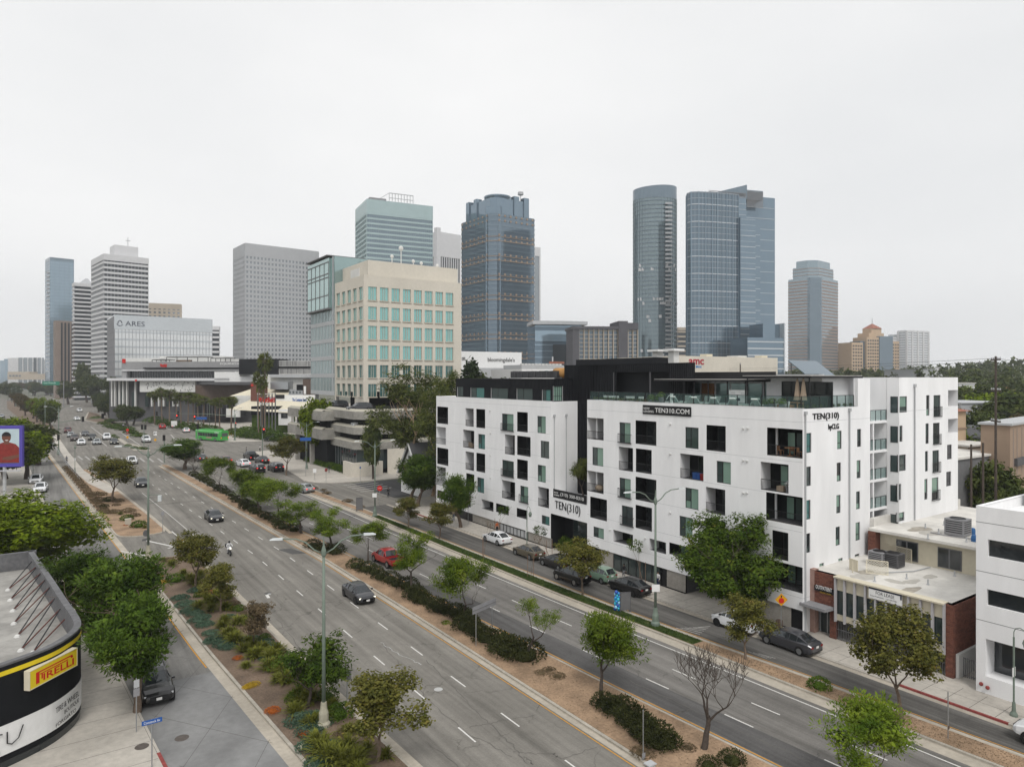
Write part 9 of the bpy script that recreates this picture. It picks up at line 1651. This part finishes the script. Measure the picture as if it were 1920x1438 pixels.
# balcony furniture
zb_ = gch[0][2] + .03
t=thing('balcony_table','round wooden table on the top corner balcony','table',(FX+.9,YC+1.8,zb_),0,None,local=True);b=B();b.lathe([(.5,.7),(.5,.76)],n=16);b.obj('top','wood',t);b=B();b.rod((0,0,0),(0,0,.7),.05);b.lathe([(.28,0),(.28,.04)],n=10);b.obj('pedestal','wood',t)
for k, (dx, dy) in enumerate(((0, 1.0), (.1, -.95), (.75, .1))):
    t=thing('balcony_chair','small wooden chair around the corner balcony table','chair',(FX+.9+dx*.6,YC+1.8+dy,zb_),k,'corner balcony chairs',local=True);b=B();b.box(-.22,-.22,.42,.22,.22,.47);b.obj('seat','wood',t);b=B();b.box(-.22,.18,.47,.22,.22,.85);b.obj('backrest','wood',t);b=B();[b.box(sx*.2-.02,sy*.2-.02,0,sx*.2+.02,sy*.2+.02,.42)for sx in(-1,1)for sy in(-1,1)];b.obj('legs','wood',t)
# things kept on the balconies
def opz(o, l, t, r_, bb): y0, y1, z0, z1 = Fq(o, l, t, r_, bb); return y0, y1, z0
y0,y1,z0=opz(CA,272,660,356,805);t=thing('wicker_chair','tan wicker armchair on a left wing balcony','chair',(FX+.7,(y0+y1)/2,z0+.01),R(90),None,local=True);b=B();b.box(-.4,-.4,.1,.4,.4,.42);b.obj('seat','cl_beige',t);b=B();b.box(-.4,.3,.42,.4,.42,.85);b.obj('backrest','cl_beige',t);b=B();b.box(-.5,-.4,.1,-.4,.42,.62);b.obj('armrest','cl_beige',t);b=B();b.box(.4,-.4,.1,.5,.42,.62);b.obj('armrest','cl_beige',t)
y0, y1, z0 = opz(CA, 373, 833, 438, 985)
for k,(m,lab)in enumerate((('car_red','red toy bin at the bottom of the balcony stack'),('sign_yellow','yellow toy bin in the balcony stack'),('car_busgreen','green toy bin topping the balcony stack'))):b=B();b.lathe([(.26,0),(.32,.36),(.34,.36),(.34,.4),(.3,.4)],(0,0,0),10);o=b.obj('toy_bin',m);o.location=(FX+.8,y0+.7,z0+.01+k*.41);tag(o,lab,'bin')
y0, y1, z0 = opz(CB, 380, 838, 555, 1048)
for dy,m,lab in((.5,'car_red','red cool box on a right wing balcony'),(1.0,'sign_blue','blue cool box beside the red one on a balcony'),(1.5,'sign_blue','low blue crate on a right wing balcony')):b=B();b.box(-.25,-.22,0,.25,.22,.55);b.box(-.27,-.24,.55,.27,.24,.66);o=b.obj('cool_box',m);o.location=(FX+.6,y0+dy,z0+.01);tag(o,lab,'cool box')
y0,y1,z0=opz(CB,983,900,1192,1140);b=B();b.box(-.35,-.3,0,.35,.3,.5);b.box(-.36,-.02,.5,.36,.02,.505);o=b.obj('cardboard_box','cl_beige');o.location=(FX+.5,y0+1.0,z0+.01);tag(o,'cardboard box on the boxed corner balcony','box')
t=thing('potted_orchid','white flowering plant in a pot on the boxed corner balcony','plant',(FX+.5,y0+.4,z0+.01),0,None,local=True);b=B();b.lathe([(.16,0),(.22,.5),(.2,.5)],n=10);b.obj('pot','grey',t);r=random.Random(3);b=B();clump(b,r,Vector((0,0,.8)),.3,80,.16,.1);b.obj('foliage','white',t)
y0,y1,z0=crn[1][0],crn[1][1],crn[1][2];b=B();b.ball((0,0,.42),.55,14,8,(1,1.25,.76));b.ball((0,0,.84),.09,8,4,(1,1,.4));o=b.obj('round_pouf','cl_beige',smooth=True);o.location=(FX+.75,(y0+y1)/2,z0+.02);tag(o,'large round beige pouf on the left corner balcony','pouf')
# ------------------------------------------------------------------ haze
hb = B(); hb.box(-1500, -60, -1.5, 2600, 2400, 235)
hm=bpy.data.materials.new('haze');hm.use_nodes=True;nt=hm.node_tree;nt.nodes.remove(nt.nodes['Principled BSDF']);pv=nt.nodes.new('ShaderNodeVolumePrincipled');pv.inputs['Color'].default_value=(.93,.96,1,1);pv.inputs['Density'].default_value=.00017;pv.inputs['Anisotropy'].default_value=0.0
nt.links.new(pv.outputs[0], nt.nodes['Material Output'].inputs['Volume']); MAT['haze'] = hm
tag(hb.obj('haze', 'haze'), 'thin pale marine haze filling the air over the district', 'haze', None, 'stuff')
